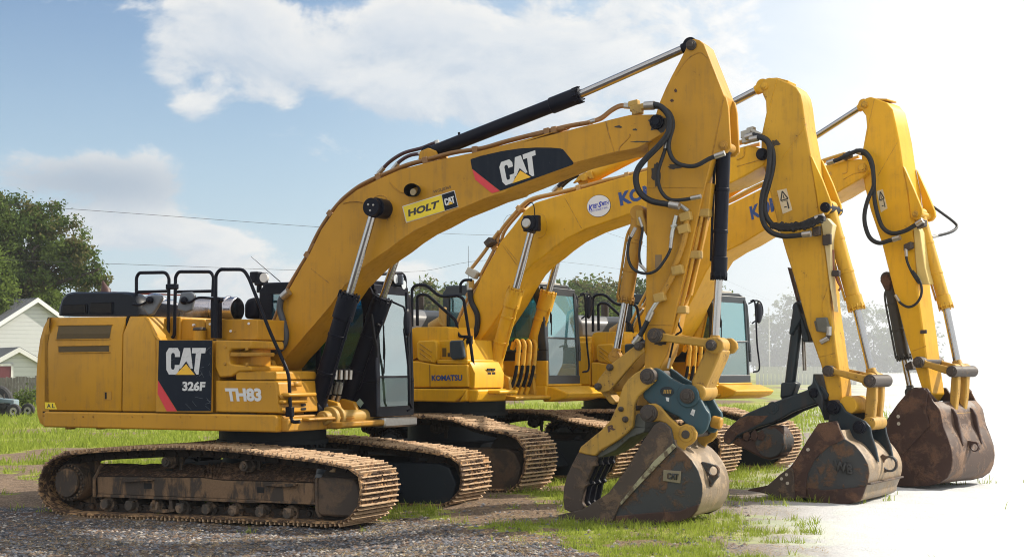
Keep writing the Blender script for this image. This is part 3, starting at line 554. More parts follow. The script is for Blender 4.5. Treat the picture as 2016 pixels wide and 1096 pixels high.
    hd = mb.build('engine_hood', plain('hood_black', (.006, .009, .016), .42, 0, .2, 5, spec=.2), root, .02)
    for q in ([(362, 347), (488, 345), (486, 392), (358, 394)], [(518, 337), (634, 335), (632, 391), (514, 393)]):
        s = decal(fr, 'A', q, -1.125, 'hood_vent_shade', DARK, hd, th=.012); cx = sum(a for a, _ in q)/4; cy = sum(b for _, b in q)/4  # vent is a dark sheet painted for the shade within
        mb = MB(); Y = -1.135
        for k in range(4):
            a, b = q[k], q[(k+1) % 4]; g = lambda t: (cx+(t[0]-cx)*1.1, cy+(t[1]-cy)*1.2); mb.prism(p('A', [a, b, g(b), g(a)], Y), Y, Y+.03)
        mb.build('vent_rim', BLK, hd, .004)
    mb = MB(); mb.tube([fr.V('A', (604, 290), .3), fr.V('A', (600, 262), .3), fr.V('A', (592, 240), .3), fr.V('A', (584, 212), .3)], [.075, .07, .04, .012], 16); mb.build('exhaust_cone', paint('rusty_red', (.05, .018, .016), .5, .3, .3), root)
    mb = MB(); mb.prism(p('A', [(620, 270), (1060, 288), (1060, 294), (770, 284)], .35), .35, .5); mb.build('far_hood', paint('hood_edge', (.20, .035, .03), .5), root, .01)
    mb = MB(); a = fr.V('A', (1120, 372), .25); b = fr.V('A', (1350, 372), .25); mb.cyl(a, b, .17, None, 28); mb.cyl(a+Vector((.3, 0, 0)), a+Vector((.34, 0, 0)), .178, None, 28); mb.cyl(a+Vector((.52, 0, 0)), a+Vector((.56, 0, 0)), .178, None, 28); mb.build('exhaust_muffler', plain('muffler', (.42, .40, .42), .2, 1., .2, 6), root, .04, 3)
    mb = MB(); a = fr.V('A', (880, 350), -.1); mb.obox(fr.V('A', (960, 380), -.2), (.42, 0, -.05), (0, .3, 0), (.0, 0, .10)); mb.ball(a, .22, .18, .17); mb.ball(fr.V('A', (960, 365), -.1), .15, .15, .13); mb.build('air_cleaner', plain('cleaner', (.62, .60, .60), .22, 1.), root)
    mb = MB(); yw = -.96; mb.prism(p('A', [(872, 425), (1162, 430), (1162, 545), (872, 545)], yw), yw, .9); mb.prism(p('A', [(1166, 427), (1462, 427), (1462, 545), (1166, 545)], yw-.02), yw-.02, .3)
    wl = mb.build('tank_wall', CATY, root, .012); mb = MB()
    for x, y in ((1415, 452), (1312, 495), (1195, 455), (1100, 460)): mb.ycyl(fr.P('A', (x, y), yw-.02), yw-.035, yw, .016, 8)
    mb.pieces('wall_bolt', WHT, wl)
    mb = MB(); c = fr.V('A', (1133, 540), -1.05); mb.cyl(c-Vector((0, 0, .06)), c+Vector((0, 0, .11)), .085, None, 24); mb.cyl(c+Vector((0, 0, .11)), c+Vector((0, 0, .15)), .09, .075, 24, 1); mb.build('fuel_cap', [CATY, PINM], root, .008)
    mb = MB(); mb.prism(p('A', [(1195, 535), (1195, 312), (1150, 312), (1150, 300), (1250, 302), (1250, 325), (1240, 330), (1240, 535)], -1.12), -1.12, -1.04); mb.box(*(lambda q: (q[0]-.08, q[0]+.08))(p('A', [(1217, 536)], -1.12)[0]), -1.2, -.95, zmid-.012, zmid+.01); mb.build('mirror_post', BLK, root, .008)
    for yy, loop in ((-1.05, [(775, 405), (775, 190), (790, 164), (940, 162), (960, 190), (955, 530), (930, 536)]), (-1.05, [(975, 536), (990, 520), (997, 185), (1015, 158), (1195, 158), (1213, 185), (1208, 300)])):
        bar = [[(780, 273), (957, 268)], [(998, 272), (1210, 268)]][loop[0][0] > 900]
        rail(root, fr.line('A', loop, yy), .022, extra=[fr.line('A', bar, yy)])
    mb = MB(); a, b = fr.V('A', (958, 243), -1.05), fr.V('A', (998, 243), -1.05); mb.obox((a+b)/2, (.085, 0, 0), (0, .03, 0), (0, 0, .035)); mb.build('rail_clamp', BLK, root, .01)
    rail(root, fr.line('C', [(70, 535), (72, 175), (95, 145), (228, 145), (258, 190), (380, 500), (486, 735), (496, 940), (502, 1012), (548, 1008)], -1.30), .022)
    mb = MB(); mb.obox(fr.V('C', (492, 952), -1.30), (.045, 0, 0), (0, .035, 0), (0, 0, .06)); mb.build('rail_clamp', BLK, root, .01)
    for q, arm in (([(862, 288), (915, 290), (925, 312), (870, 402), (845, 405), (808, 362), (812, 345)], [(755, 343), (800, 345), (850, 318)]), ([(1030, 275), (1090, 272), (1108, 290), (1090, 375), (1060, 388), (1010, 375), (1012, 350)], [(1240, 312), (1130, 305), (1080, 330), (1045, 322)])):
        mb = MB(); mb.prism(p('A', q, -1.15), -1.17, -1.11); mi = mb.build('mirror', plain('mirror_grey', (.115, .13, .15), .5), root, .02, 3)
        mb = MB(); mb.tube(crv(fr.line('A', arm, -1.2)), .016, 8); mb.ball(fr.V('A', arm[-1], -1.2), .05); mb.build('mirror_arm', BLK, mi)
    mb = MB(); mb.prism(p('C', [(236, 425), (236, 345), (250, 312), (280, 305), (312, 305), (312, 425)], .45), .42, 1.0); mb.build('air_duct', BLK, root, .05, 3)
    # ---- cab
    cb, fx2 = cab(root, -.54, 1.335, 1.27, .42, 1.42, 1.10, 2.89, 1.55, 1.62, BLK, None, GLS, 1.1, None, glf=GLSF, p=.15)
    mb = MB(); mb.box(1.22, 1.41, .50, 1.38, .955, 1.085); mb.build('cab_step', STL, cb, .025)
    bx = p('C', [(780, 940), (928, 948), (928, 1030), (778, 1020)], .44); mb = MB(); mb.prism(bx, .36, .8); ps = mb.build('cab_mount', CATY, root, .01); decal(fr, 'C', [(868, 950), (917, 950), (917, 974), (868, 973)], .355, 'data_plate', INK, ps)
    decal(fr, 'C', [(868, 900), (890, 876), (912, 902), (893, 928)], .405, 'hazard_diamond', plain('diamond_green', (.32, .42, .35), .6), cb)
    mb = MB()
    for x, y, r in ((300, 190, .07), (330, 200, .08)): mb.obox(fr.V('C', (x, y), .6), (r, 0, 0), (0, .06, 0), (0, 0, r*1.1))
    mb.obox(fr.V('C', (318, 240), .6), (.03, 0, 0), (0, .03, 0), (0, 0, .09)); mb.build('rear_work_lamp', BLK, cb, .015); 
    mb = MB(); q = fr.V('C', (345, 192), .53); mb.ycyl((q.x, q.z), .52, .56, .065); mb.build('lamp_lens', plain('lens', (.6, .6, .58), .15), cb)
    for x, y, yy in ((940, 205, .7), (1075, 200, 1.0), (1120, 232, 1.25)):
        mb = MB(); q = fr.V('C', (x, y), yy); mb.cyl(q-Vector((.07, 0, 0)), q+Vector((.05, 0, 0)), .05, .07); mb.cyl(q-Vector((0, 0, .13)), q, .02); mb.cyl(q+Vector((.05, 0, 0)), q+Vector((.056, 0, 0)), .062, None, 20, 1); mb.build('work_lamp', [BLK, plain('lamp_glass', (.5, .55, .6), .1)], cb)
    rail(cb, [fr.X('C', q, 1.0) for q in [(950, 195), (1000, 172), (1130, 166), (1148, 190), (1152, 340), (1110, 345)]], .02, name='cab_guard_rail')
    mb = MB(); mb.prism(p('C', [(1040, 180), (1128, 172), (1128, 230), (1060, 240), (1030, 215)], 1.05), 1.05, 1.10); mb.build('beacon_bracket', plain('bracket_blue', (.05, .07, .11), .3), cb, .01)
    m = fr.X('C', (1160, 445), 1.55); mb = MB(); mb.ball(m, .04, .09, .19); mi = mb.build('side_mirror', BLK, cb); mb = MB(); mb.tube([m, m+Vector((0, -.1, .2)), m+Vector((-.2, -.2, .3))], .014, 8); mb.tube([fr.X('C', q, 1.5) for q in ((1140, 480), (1165, 700), (1170, 900), (1185, 935), (1160, 945))], .016, 8); mb.build('mirror_arm', BLK, mi)
    mb = MB(); mb.tube([fr.V('C', (438, 215), .8), fr.V('C', (272, 72), .8)], [.007, .003], 6); mb.build('antenna', BLKM, cb)
    mb = MB(); mb.tube(crv([fr.X('C', q, 1.40) for q in ((955, 400), (970, 520), (985, 600), (985, 645))]), .02, 8); mb.tube(crv([fr.X('C', q, 1.42) for q in ((985, 455), (1000, 462))]), .02, 8); mb.build('grab_handle', BLKM, cb)
    return root
def boom(fr, root, near_px, hw, mat, mats2, foot=None, ridge=.035):
    """box-section boom from its traced side outline; the flanges stand a little proud"""
    pts = [fr.P(c, q, -hw) for c, q in near_px]
    mb = MB(); mb.prism(pts, -hw, hw)
    return mb.build('boom', mat, root, .018), pts
def pipes(root, line3, offs, r, mat, name='hydraulic_pipe', clamps=(), n=5):
    P = crv(line3, n); o = []
    for y, dz in offs:
        mb = MB(); mb.tube([q+Vector((0, y, dz)) for q in P], r, 8); o.append(mb.build(name, mat, root, ang=60))
    if clamps:
        mb = MB()
        for t in clamps:
            i = min(int(t*(len(P)-1)), len(P)-2); d = (P[i+1]-P[i]).normalized(); ys = [y for y, _ in offs]
            n_ = Vector((-d.z, 0, d.x)); c = P[i]+Vector((0, (min(ys)+max(ys))/2, 0))
            mb.obox(c-n_*.01, d*.035, (0, (max(ys)-min(ys))/2+r*1.8, 0), n_*(r*1.7)); mb.cyl(c+n_*r, c+n_*(r+.03), .018, None, 6); mb.obox(c-n_*.06, d*.02, (0, .05, 0), n_*.06)
        mb.pieces('pipe_clamp', mat, o[0], bevel=.006)
    return o
def edge_weld(fr, root, c, pts, Y, r, mat, parent=None, name='weld_seam'):
    mb = MB(); mb.tube(crv(fr.line(c, pts, Y), 5), r, 6); return mb.build(name, mat, parent or root, ang=60)
def smudge(fr, c, ctr, r, Y, parent, seed, mat, name='grease_stain'):
    rnd = random.Random(seed); n = 18; pts = [(ctr[0]+r[0]*math.cos(a)*k, ctr[1]+r[1]*math.sin(a)*k) for a, k in [(2*math.pi*i/n, rnd.uniform(.55, 1.05)) for i in range(n)]]
    mb = MB(); mb.prism(fr.poly(c, pts, Y), Y-.002, Y); return mb.build(name, mat, parent, smooth=False)
def near_arm(root):
    fr = M1; p = fr.poly; hw = .30
    o = [('C', q) for q in ((330, 660), (338, 610), (392, 470), (470, 290), (560, 130), (640, 0))]+[('E', q) for q in ((84, 925), (152, 785), (250, 645), (350, 562), (480, 497), (600, 444), (800, 392), (1000, 352), (1250, 288), (1500, 222))]+[('F', q) for q in ((60, 610), (180, 577), (300, 546), (420, 515), (480, 502), (560, 480), (660, 456), (800, 454), (842, 470), (858, 505), (850, 535), (825, 560), (770, 592), (700, 632), (640, 645), (590, 652), (350, 715), (180, 785), (0, 858))]+[('E', q) for q in ((1200, 568), (1090, 602), (1000, 640), (870, 692), (760, 752), (680, 790), (600, 842), (535, 893), (480, 930), (400, 985))]+[('C', q) for q in ((800, 240), (760, 298), (720, 352), (665, 418), (610, 480), (530, 575), (455, 655), (420, 700), (360, 720))]
    b, pts = boom(fr, root, o, hw, CATY, None)
    # top flange lip, seams and cast end
    mb = MB(); up = pts[2:21]; ins = [(x+.035*s, z) for (x, z), s in zip(up, [0]*len(up))]
    edge_weld(fr, root, 'F', [(528, 490), (545, 560), (575, 660)], -hw, .007, CATYW, b); edge_weld(fr, root, 'F', [(600, 655), (605, 628), (655, 575), (655, 560)], -hw, .008, CATYW, b); edge_weld(fr, root, 'C', [(612, 140), (715, 222)], -hw, .005, CATYW, b); edge_weld(fr, root, 'E', [(1030, 375), (1080, 360)], -hw-.0, .004, CATYW, b)
    # decals on the boom
    dk = decal(fr, 'K', [(170, 128), (178, 120), (300, 86), (400, 64), (520, 46), (640, 39), (750, 40), (818, 46), (835, 52), (910, 146), (908, 160), (890, 168), (384, 350), (181, 192)], -hw-.002, 'boom_decal', NAVY, b)
    decal(fr, 'K', [(183, 194), (381, 352), (325, 366), (312, 358), (204, 270)], -hw-.002, 'red_stripe', RED, b)
    mb = MB(); put_cat(mb, quad(fr, 'K', [(405, 316), (652, 232), (634, 58), (370, 150)], -hw-.008)); mb.build('lettering', [LETW, GOLD], b)
    w = decal(fr, 'E', [(611, 652), (908, 561), (930, 655), (634, 746)], -hw-.002, 'dealer_sign', LETW, b)
    decal(fr, 'E', [(616, 655), (833, 588), (852, 676), (637, 741)], -hw-.0065, 'sign_field', HOLTY, b); decal(fr, 'E', [(836, 587), (905, 565), (926, 653), (854, 675)], -hw-.0065, 'sign_field', NAVY, b)
    mb = MB(); put_text(mb, 'HOLT', quad(fr, 'E', [(646, 712), (812, 662), (822, 616), (644, 672)], -hw-.0115), .05, 0.); put_text(mb, 'WGLJ0365', quad(fr, 'E', [(788, 584), (888, 554), (886, 533), (786, 563)], -hw-.004), .0); mb.build('lettering', INK, b)
    mb = MB(); put_cat(mb, quad(fr, 'E', [(856, 650), (912, 632), (903, 593), (847, 611)], -hw-.0115)); mb.build('lettering', [LETW, GOLD], b)
    # work lamp, cylinder cap, pins
    mb = MB(); c = fr.V('E', (690, 566), -hw); mb.loft([[c+Vector((x*k, y, z*k)) for x, z in [(.105*math.cos(a), .085*math.sin(a)) for a in [2*math.pi*i/16 for i in range(16)]]] for y, k in ((0, .6), (-.05, .9), (-.12, 1.), (-.14, .95))], close=True)
    l = mb.build('boom_lamp', BLKM, b); mb = MB(); c2 = c+Vector((.035, -.142, -.028)); mb.ycyl((c2.x, c2.z), -hw-.143, -hw-.13, .042); mb.build('lamp_lens', plain('lens_amber', (.25, .18, .08), .2), l)
    mb = MB(); mb.tube(crv(fr.line('E', [(650, 577), (605, 572), (565, 545), (540, 515)], -hw-.01)), .006, 6); mb.tube(crv(fr.line('E', [(275, 636), (320, 626), (380, 628), (420, 640)], -hw-.01)), .006, 6); mb.pieces('cable', CATYW, b)
    # pipes along the top
    line = [fr.V(c, q, -.25) for c, q in (('C', (352, 560)), ('C', (394, 452)), ('C', (470, 272)), ('C', (556, 122)), ('C', (634, -2)))]+fr.line('E', [(78, 918), (146, 778), (244, 640), (338, 556), (420, 508), (520, 464), (640, 415), (745, 388), (890, 348), (1060, 322), (1200, 282), (1400, 232), (1540, 205)], -.25)+fr.line('F', [(120, 568), (300, 520), (440, 495)], -.25)
    PIP = paint('pipe_tan', (.25, .125, .04), .45, .3, .25)
    pipes(root, line, ((0, 0), (.09, .012), (.40, .012), (.48, 0)), .024, PIP, clamps=(.03, .17, .33, .48, .60, .69, .82, .93))
    for d, y in ((0, -.16), (10, -.22)):
        hose(root, fr.line('F', [(430, 497), (500, 470+d), (560, 425+d), (610, 402+d), (670, 404+d)], y), .02, PIP, 'hydraulic_pipe')
    mb = MB(); 
    for x, y in ((680, 396), (690, 420), (730, 412), (700, 440)): mb.obox(fr.V('F', (x, y), -.2), (.06, 0, .01), (0, .05, 0), (0, 0, .035))
    mb.pieces('pipe_block', [BRASS], root, bevel=.012)
    for q, y in (([(480, 462), (540, 400), (620, 350), (720, 322), (790, 295), (808, 300), (812, 322)], .05), ([(560, 440), (600, 395), (660, 362), (745, 350)], -.12)):
        hose(root, fr.line('E', q, y), .024, paint('hose_maroon', (.055, .025, .03), .4, .1, .1), 'cylinder_hose')
    # boom cylinders
    for y, (a, s, bb) in ((-.46, ((640, 935), (808, 272), (0, 0))), (.46, ((812, 905), (965, 285), (0, 0)))):
        A, S_ = fr.V('C', a, y), fr.V('C', s, y); B = fr.V('E', (455, 660), -.46); B.y = y
        S_ = A+(B-A)*((S_-A).length/(B-A).length)
        hydraulic(fr, root, 'boom_cylinder', A, S_, B, .115, .050, BLK, lines=True, collar=.34)
    cap = fr.P('E', (455, 660), -.5); mb = MB(); mb.ycyl(cap, -.60, -.50, .115, 28); mb.ycyl((cap[0]+.02, cap[1]), -.52, -hw, .125, 28)
    for a in (.5, 2.4, 4.6): mb.ycyl((cap[0]+.045*math.cos(a), cap[1]+.045*math.sin(a)), -.612, -.59, .014, 10, 1)
    mb.build('cylinder_pin', [BLK, STL], b, .008); edge_weld(fr, root, 'E', [(440, 620), (455, 600), (490, 590), (520, 605), (530, 640)], -hw, .006, CATYW, b)
    # hoses and fittings by the cylinders' feet
    for x0, x1, yy in ((705, 690, -.2), (735, 715, -.1), (765, 760, .0), (790, 790, .1)):
        hose(root, fr.line('C', [(x1-30, 900), (x1-5, 820), (x1+5, 750), (x0+20, 716), (x0+45, 725), (x0+45, 760)], yy), .021, BLKM, mend=STL)
    for x in (702, 722, 757, 777):
        mb = MB(); a, c = fr.V('C', (x+4, 800), -.05), fr.V('C', (x-6, 850), -.05); mb.cyl(a, c, .032, None, 12); mb.cyl(a, a+(a-c)*.3, .024, None, 6); mb.build('hose_fitting', plain('nickel', (.22, .22, .20), .45, .5), root)
    hose(root, fr.line('C', [(690, 965), (650, 950), (640, 900), (655, 850), (680, 790)], -.25), .024, BLKM)
    mb = MB(); q = fr.P('C', (735, 985), -.35); mb.ycyl(q, -.60, .62, .09, 28); mb.ycyl(q, -.46, -.38, .14, 28); mb.ycyl(q, -.32, -.26, .15, 28); mb.ycyl(q, -.62, -.58, .06, 28); mb.build('cylinder_foot', BRASS, root, .01)
    mb = MB(); mb.prism(p('C', [(600, 940), (690, 880), (760, 900), (800, 1010), (760, 1040), (600, 1040)], -.2), -.2, -.12); mb.prism(p('C', [(600, 940), (690, 880), (760, 900), (800, 1010), (760, 1040), (600, 1040)], -.2), .2, .28); mb.prism(p('C', [(280, 720), (290, 670), (330, 645), (390, 660), (410, 715), (410, 800), (280, 800)], -.42), -.42, -.34); mb.pieces('boom_bracket', CATY, root, bevel=.015)
    hose(root, fr.line('C', [(275, 565), (330, 595), (400, 610), (450, 585), (470, 520), (455, 440), (435, 370), (445, 310), (480, 275)], -.36), .042, plain('hose_grey', (.045, .052, .062), .55, 0, .2, 20), n=8)
    hose(root, fr.line('C', [(215, 545), (240, 515), (290, 512), (330, 530)], -.7), .014, BLKM)
    mb = MB()
    for x, y in ((310, 520), (325, 545), (340, 515), (330, 575)): mb.obox(fr.V('C', (x, y), -.5), (.04, 0, .01), (0, .05, 0), (0, 0, .04))
    mb.pieces('valve_block', PINM, root, bevel=.01)
    # stick cylinder
    A, S_, B = fr.V('E', (770, 352), 0), fr.V('F', (392, 345), 0), fr.V('F', (990, 82), 0)
    hydraulic(fr, root, 'stick_cylinder', A, S_, B, .088, .050, BLK, collar=.40, lines=False)
    mb = MB(); mb.prism(p('E', [(735, 395), (745, 350), (790, 330), (830, 345), (850, 390)], 0), -.16, -.10); mb.prism(p('E', [(735, 395), (745, 350), (790, 330), (830, 345), (850, 390)], 0), .10, .16); mb.pieces('cylinder_lug', CATY, b, bevel=.01)
    mb = MB(); mb.cyl(fr.V('E', (935, 262), -.0)+Vector((0, 0, -.02)), fr.V('E', (933, 255), 0)+Vector((0, 0, .05)), .016, None, 8); mb.build('bleed_nipple', BLK, root)
    # stick
    sw = .19
    side = [('F', q) for q in ((815, 392), (850, 310), (885, 240), (925, 165), (958, 100), (962, 72), (978, 52), (1002, 45), (1030, 52), (1056, 74), (1086, 150), (1166, 352))]+[('F', (1100, 690))]+[('G', q) for q in ((812, 95), (745, 400), (672, 700), (640, 850), (610, 975), (570, 1060), (520, 1098), (490, 1090), (484, 1060), (492, 700), (497, 350), (497, 20))]+[('F', (755, 590))]
    pts = [fr.P(c, q, -sw) for c, q in side]; mb = MB(); mb.prism(pts, -sw, sw); st = mb.build('stick', CATY, root, .012)
    ear = [('F', q) for q in ((1160, 352), (1176, 362), (1188, 420), (1198, 600), (1200, 635), (1178, 660), (1130, 665), (1096, 690))]
    for y0, y1 in ((-sw-.0, -sw+.05), (sw-.05, sw)):
        mb = MB(); mb.prism([fr.P(c, q, -sw) for c, q in ear], y0, y1); mb.build('cylinder_ear', CATY, st, .008)
    edge_weld(fr, root, 'F', [(905, 245), (960, 165), (1010, 128), (1045, 122), (1075, 150)], -sw, .007, CATYW, st); edge_weld(fr, root, 'F', [(1166, 356), (1130, 540), (1100, 688)], -sw, .006, CATYW, st); edge_weld(fr, root, 'F', [(758, 850), (880, 848), (1060, 850)], -sw, .004, CATYW, st); edge_weld(fr, root, 'G', [(495, 805), (650, 808)], -sw, .004, CATYW, st)
    pin(fr, st, fr.P('F', (990, 80), -sw), -sw-.03, sw+.03, .062, PINM, hexr=.04); pin(fr, st, fr.P('F', (806, 495), -hw), -hw-.04, hw+.04, .085, BLK, hexr=.055); pin(fr, st, fr.P('F', (1162, 620), -sw), -sw-.02, sw+.02, .055, CATYW, hexr=.034)
    dk = plain('grease', (.035, .028, .022), .6, 0, .5, 12)
    smudge(fr, 'F', (815, 505), (62, 58), -hw-.001, b, 3, dk); smudge(fr, 'F', (800, 770), (28, 75), -sw-.001, st, 5, dk); smudge(fr, 'F', (900, 735), (42, 18), -sw-.001, st, 6, dk); smudge(fr, 'G', (575, 905), (55, 22), -sw-.001, st, 7, dk); smudge(fr, 'F', (905, 325), (10, 14), -sw-.001, st, 8, plain('chip', (.06, .025, .015), .7)); smudge(fr, 'F', (885, 378), (14, 10), -sw-.001, st, 9, plain('chip', (.06, .025, .015), .7))
    smudge(fr, 'E', (530, 680), (20, 75), -hw-.001, b, 12, paint('oil_streak', (.20, .105, .03), .4)); smudge(fr, 'F', (595, 520), (28, 8), -hw-.001, b, 13, dk); smudge(fr, 'F', (685, 535), (16, 7), -hw-.001, b, 14, dk); smudge(fr, 'F', (720, 600), (60, 5), -hw-.001, b, 15, dk)
    decal(fr, 'G', [(548, 408), (585, 408), (582, 484), (546, 484)], -sw-.001, 'worn_plate', paint('plate_brown', (.22, .14, .06), .5, .4, .5), st)
    # pipes and fittings on the stick
    for c, q, r, m, y in (('G', [(725, 200), (718, 290), (690, 390), (655, 480), (648, 520), (600, 610), (585, 640)], .035, CATYW, -sw-.05), ('G', [(848, 0), (822, 110), (800, 200)], .03, CATY, -.1), ('G', [(812, 190), (770, 390), (720, 610), (690, 720), (650, 850)], .022, CATY, -.14), ('G', [(838, 190), (800, 390), (748, 610), (740, 640), (705, 700), (700, 730)], .022, CATY, -.02)):
        mb = MB(); mb.tube(crv(fr.line(c, q, y)), r, 10); mb.build('stick_pipe', m, st, ang=60)
    mb = MB(); mb.prism(p('G', [(830, 0), (868, 0), (850, 170), (800, 150)], -.16), -.16, .12); mb.prism(p('G', [(790, 160), (850, 170), (742, 640), (690, 620)], -.02), -.02, .10); mb.pieces('stick_front_cover', CATY, st, bevel=.012)
    mb = MB()
    for x, y in ((820, 172), (768, 408), (690, 720)): mb.obox(fr.V('G', (x, y), -.1), (.09, 0, 0), (0, .07, 0), (0, 0, .045))
    for c, q in (('G', (722, 192)), ('G', (712, 262)), ('G', (676, 495)), ('G', (575, 650))): mb.obox(fr.V(c, q, -sw-.05), (.065, 0, .015), (0, .05, 0), (-.01, 0, .05))
    mb.pieces('pipe_clamp', BRASS, st, bevel=.012)
    mb = MB(); 
    for a, c in (((668, 185), (655, 235)), ((655, 235), (650, 265)), ((648, 265), (640, 315)), ((640, 250), (672, 240)), ((735, 160), (690, 128)), ((570, 660), (548, 690)), ((548, 690), (520, 735))): mb.cyl(fr.V('G', a, -sw-.07), fr.V('G', c, -sw-.07), .026, None, 10)
    mb.build('hose_fitting', plain('nickel2', (.5, .5, .46), .3, .7), st)
    # hoses round the boom nose
    hose(root, fr.line('F', [(745, 405), (800, 402), (845, 430), (872, 480), (865, 550), (820, 615), (745, 690), (700, 750), (690, 810), (712, 875), (770, 918), (850, 935), (915, 945)], -.40), .036, n=8)
    hose(root, fr.line('F', [(745, 415), (820, 415), (870, 445), (890, 510), (870, 590), (868, 640), (890, 695), (935, 725), (1010, 730), (1090, 690), (1160, 664)], -.36), .026, n=8)
    hose(root, fr.line('F', [(860, 590), (845, 650), (815, 740), (808, 800), (828, 870), (875, 912), (950, 912), (1032, 896)], -.34), .022, n=8)
    hose(root, fr.line('G', [(640, 320), (632, 380), (600, 440), (555, 495), (500, 514), (440, 500), (405, 460), (392, 400), (400, 330), (432, 262)], -.30), .017, n=8)
    hose(root, fr.line('G', [(460, 205), (476, 260), (462, 340), (458, 420), (470, 470), (492, 495)], -.26), .014, n=8)
    hose(root, fr.line('G', [(525, 735), (500, 790), (465, 860), (432, 905)], -.27), .030, n=4)
    hose(root, fr.line('G', [(685, 740), (680, 800), (695, 840), (660, 870), (640, 950), (620, 1040)], -.12), .012, BLKM)
    # bucket cylinder
    A, S_, B = fr.V('F', (1164, 640), 0), fr.V('G', (908, 548), 0), fr.V('G', (886, 918), 0)
    hydraulic(fr, root, 'bucket_cylinder', A, S_, B, .080, .046, BLK, collar=.26, meye=LINKY)
    # bucket linkage
    lk = [(528, 835), (560, 832), (590, 850), (640, 862), (830, 885), (858, 876), (905, 875), (935, 900), (940, 935), (918, 962), (880, 970), (846, 955), (825, 930), (600, 900), (570, 900), (535, 893), (518, 868)]
    for y in (-.30, .22):
        mb = MB(); mb.prism(p('G', lk, -.27), y, y+.07); ln = mb.build('idler_link', LINKY, root, .014)
        if y < 0: pin(fr, ln, fr.P('G', (551, 865), -.30), -.36, .34, .085, PINM, hexr=.05); pin(fr, ln, fr.P('G', (868, 920), -.30), -.34, .34, .062, PINM, hexr=.045)
    mb = MB(); q = p('H', [(768, 175), (800, 160), (850, 172), (838, 210), (755, 395), (735, 400), (700, 330)], -.17)
    mb.prism(q, -.19, .19); mb.ycyl(fr.P('H', (738, 378), -.17), -.24, .24, .10); mb.ycyl(fr.P('H', (806, 150), -.17), -.19, .19, .10)
    ln = mb.build('bucket_link', LINKY, root, .02); mb = MB(); mb.prism(p('H', [(835, 215), (852, 180), (850, 230), (800, 290), (815, 310), (808, 335), (780, 330), (770, 380), (755, 390)], .0), -.03, .03); mb.build('lifting_eye', LINKY, ln, .01)
    # thumb cylinder, link plates
    A, S_, B = fr.V('G', (458, 172), -.02), fr.V('G', (378, 680), -.02), fr.V('G', (322, 985), -.02)
    hydraulic(fr, root, 'thumb_cylinder', A, S_, B, .085, .042, CATYW, collar=.05)
    mb = MB(); mb.prism(p('G', [(436, 165), (440, 150), (475, 152), (480, 185), (497, 240), (497, 300), (470, 250), (440, 240)], -.14), -.14, -.08); mb.prism(p('G', [(436, 165), (440, 150), (475, 152), (480, 185), (497, 240), (497, 300), (470, 250), (440, 240)], -.14), .06, .12); mb.pieces('thumb_lug', LINKY, st, bevel=.01)
    tl = [(440, 140), (462, 150), (468, 182), (440, 205), (300, 372), (262, 380), (236, 372), (228, 348), (245, 310), (292, 250), (398, 168)]
    for y in (-.24, .16):
        mb = MB(); mb.prism(p('H', tl, -.24), y, y+.06); t_ = mb.build('thumb_link', LINKY, root, .012)
        if y < 0:
            pin(fr, t_, fr.P('H', (445, 152), -.24), -.29, .24, .05, PINM, hexr=.035); pin(fr, t_, fr.P('H', (303, 256), -.24), -.28, .24, .04, PINM, hexr=.03); pin(fr, t_, fr.P('H', (245, 350), -.24), -.28, .24, .042, PINM, hexr=.03)
    mb = MB(); mb.prism(p('H', [(255, 372), (278, 358), (335, 425), (322, 440), (300, 430)], -.1), -.12, .12); mb.build('thumb_strut', LINKY, root, .015)
    # thumb
    arm = [(500, 254), (470, 260), (430, 282), (395, 310), (366, 350), (350, 400), (335, 450), (305, 515), (262, 562), (205, 608), (160, 645), (147, 672), (190, 684), (232, 690), (262, 660), (300, 640), (340, 615), (385, 580), (414, 550), (420, 500), (422, 440), (440, 400), (470, 370), (500, 345), (525, 320), (528, 290)]
    THY = paint('thumb_yellow', (.45, .26, .04), .55, .75, .6, (.055, .055, .05), (.07, .045, .025))
    for y in (-.36, .28):
        mb = MB(); mb.prism(p('H', arm, -.34), y, y+.08); t_ = mb.build('thumb', THY, root, .016)
        if y < 0: th = t_
        else: t_.parent = th; t_.name = 'thumb_plate'
    mb = MB(); mb.prism(p('H', [(232, 690), (300, 640), (385, 580), (414, 550), (475, 552), (470, 575), (400, 600), (330, 660), (250, 700)], -.28), -.28, .28); mb.prism(p('H', [(415, 500), (440, 480), (478, 520), (475, 555), (415, 548)], -.26), -.26, .26); mb.pieces('thumb_web', paint('thumb_grey', (.12, .125, .11), .5, .5, .5, (.05, .05, .045)), th, bevel=.012)
    saw = [(232, 691), (237, 704), (230, 718), (238, 740), (220, 743), (186, 817), (197, 832), (179, 842), (163, 918), (176, 936)]; jaw = [(147, 670)]+saw+[(160, 966), (110, 966), (78, 952), (71, 900), (74, 850), (88, 790), (115, 730)]
    mb = MB(); mb.prism(p('H', jaw, -.34), -.345, -.26); mb.build('thumb_jaw', BUCKL, th, .012)
    tooth = [(232, 700), (258, 690), (262, 714), (252, 735), (228, 740), (212, 778), (228, 800), (214, 826), (186, 838), (178, 880), (166, 925), (190, 935), (215, 860), (240, 800), (262, 740), (275, 690)]
    tooth = [(215, 705), (252, 692), (258, 715), (246, 732), (232, 738), (218, 770), (212, 792), (224, 805), (216, 826), (190, 832), (176, 880), (165, 925), (150, 960), (100, 950), (110, 860), (150, 780)]
    tooth = [(150, 700)]+saw+[(130, 950), (105, 860), (118, 770)]
    for y in (-.165, .015, .195):
        mb = MB(); mb.prism(p('H', tooth, -.345), y, y+.055); mb.build('thumb_tine', paint('tine_blue', (.008, .011, .022), .4, .1, .2), th, .01)
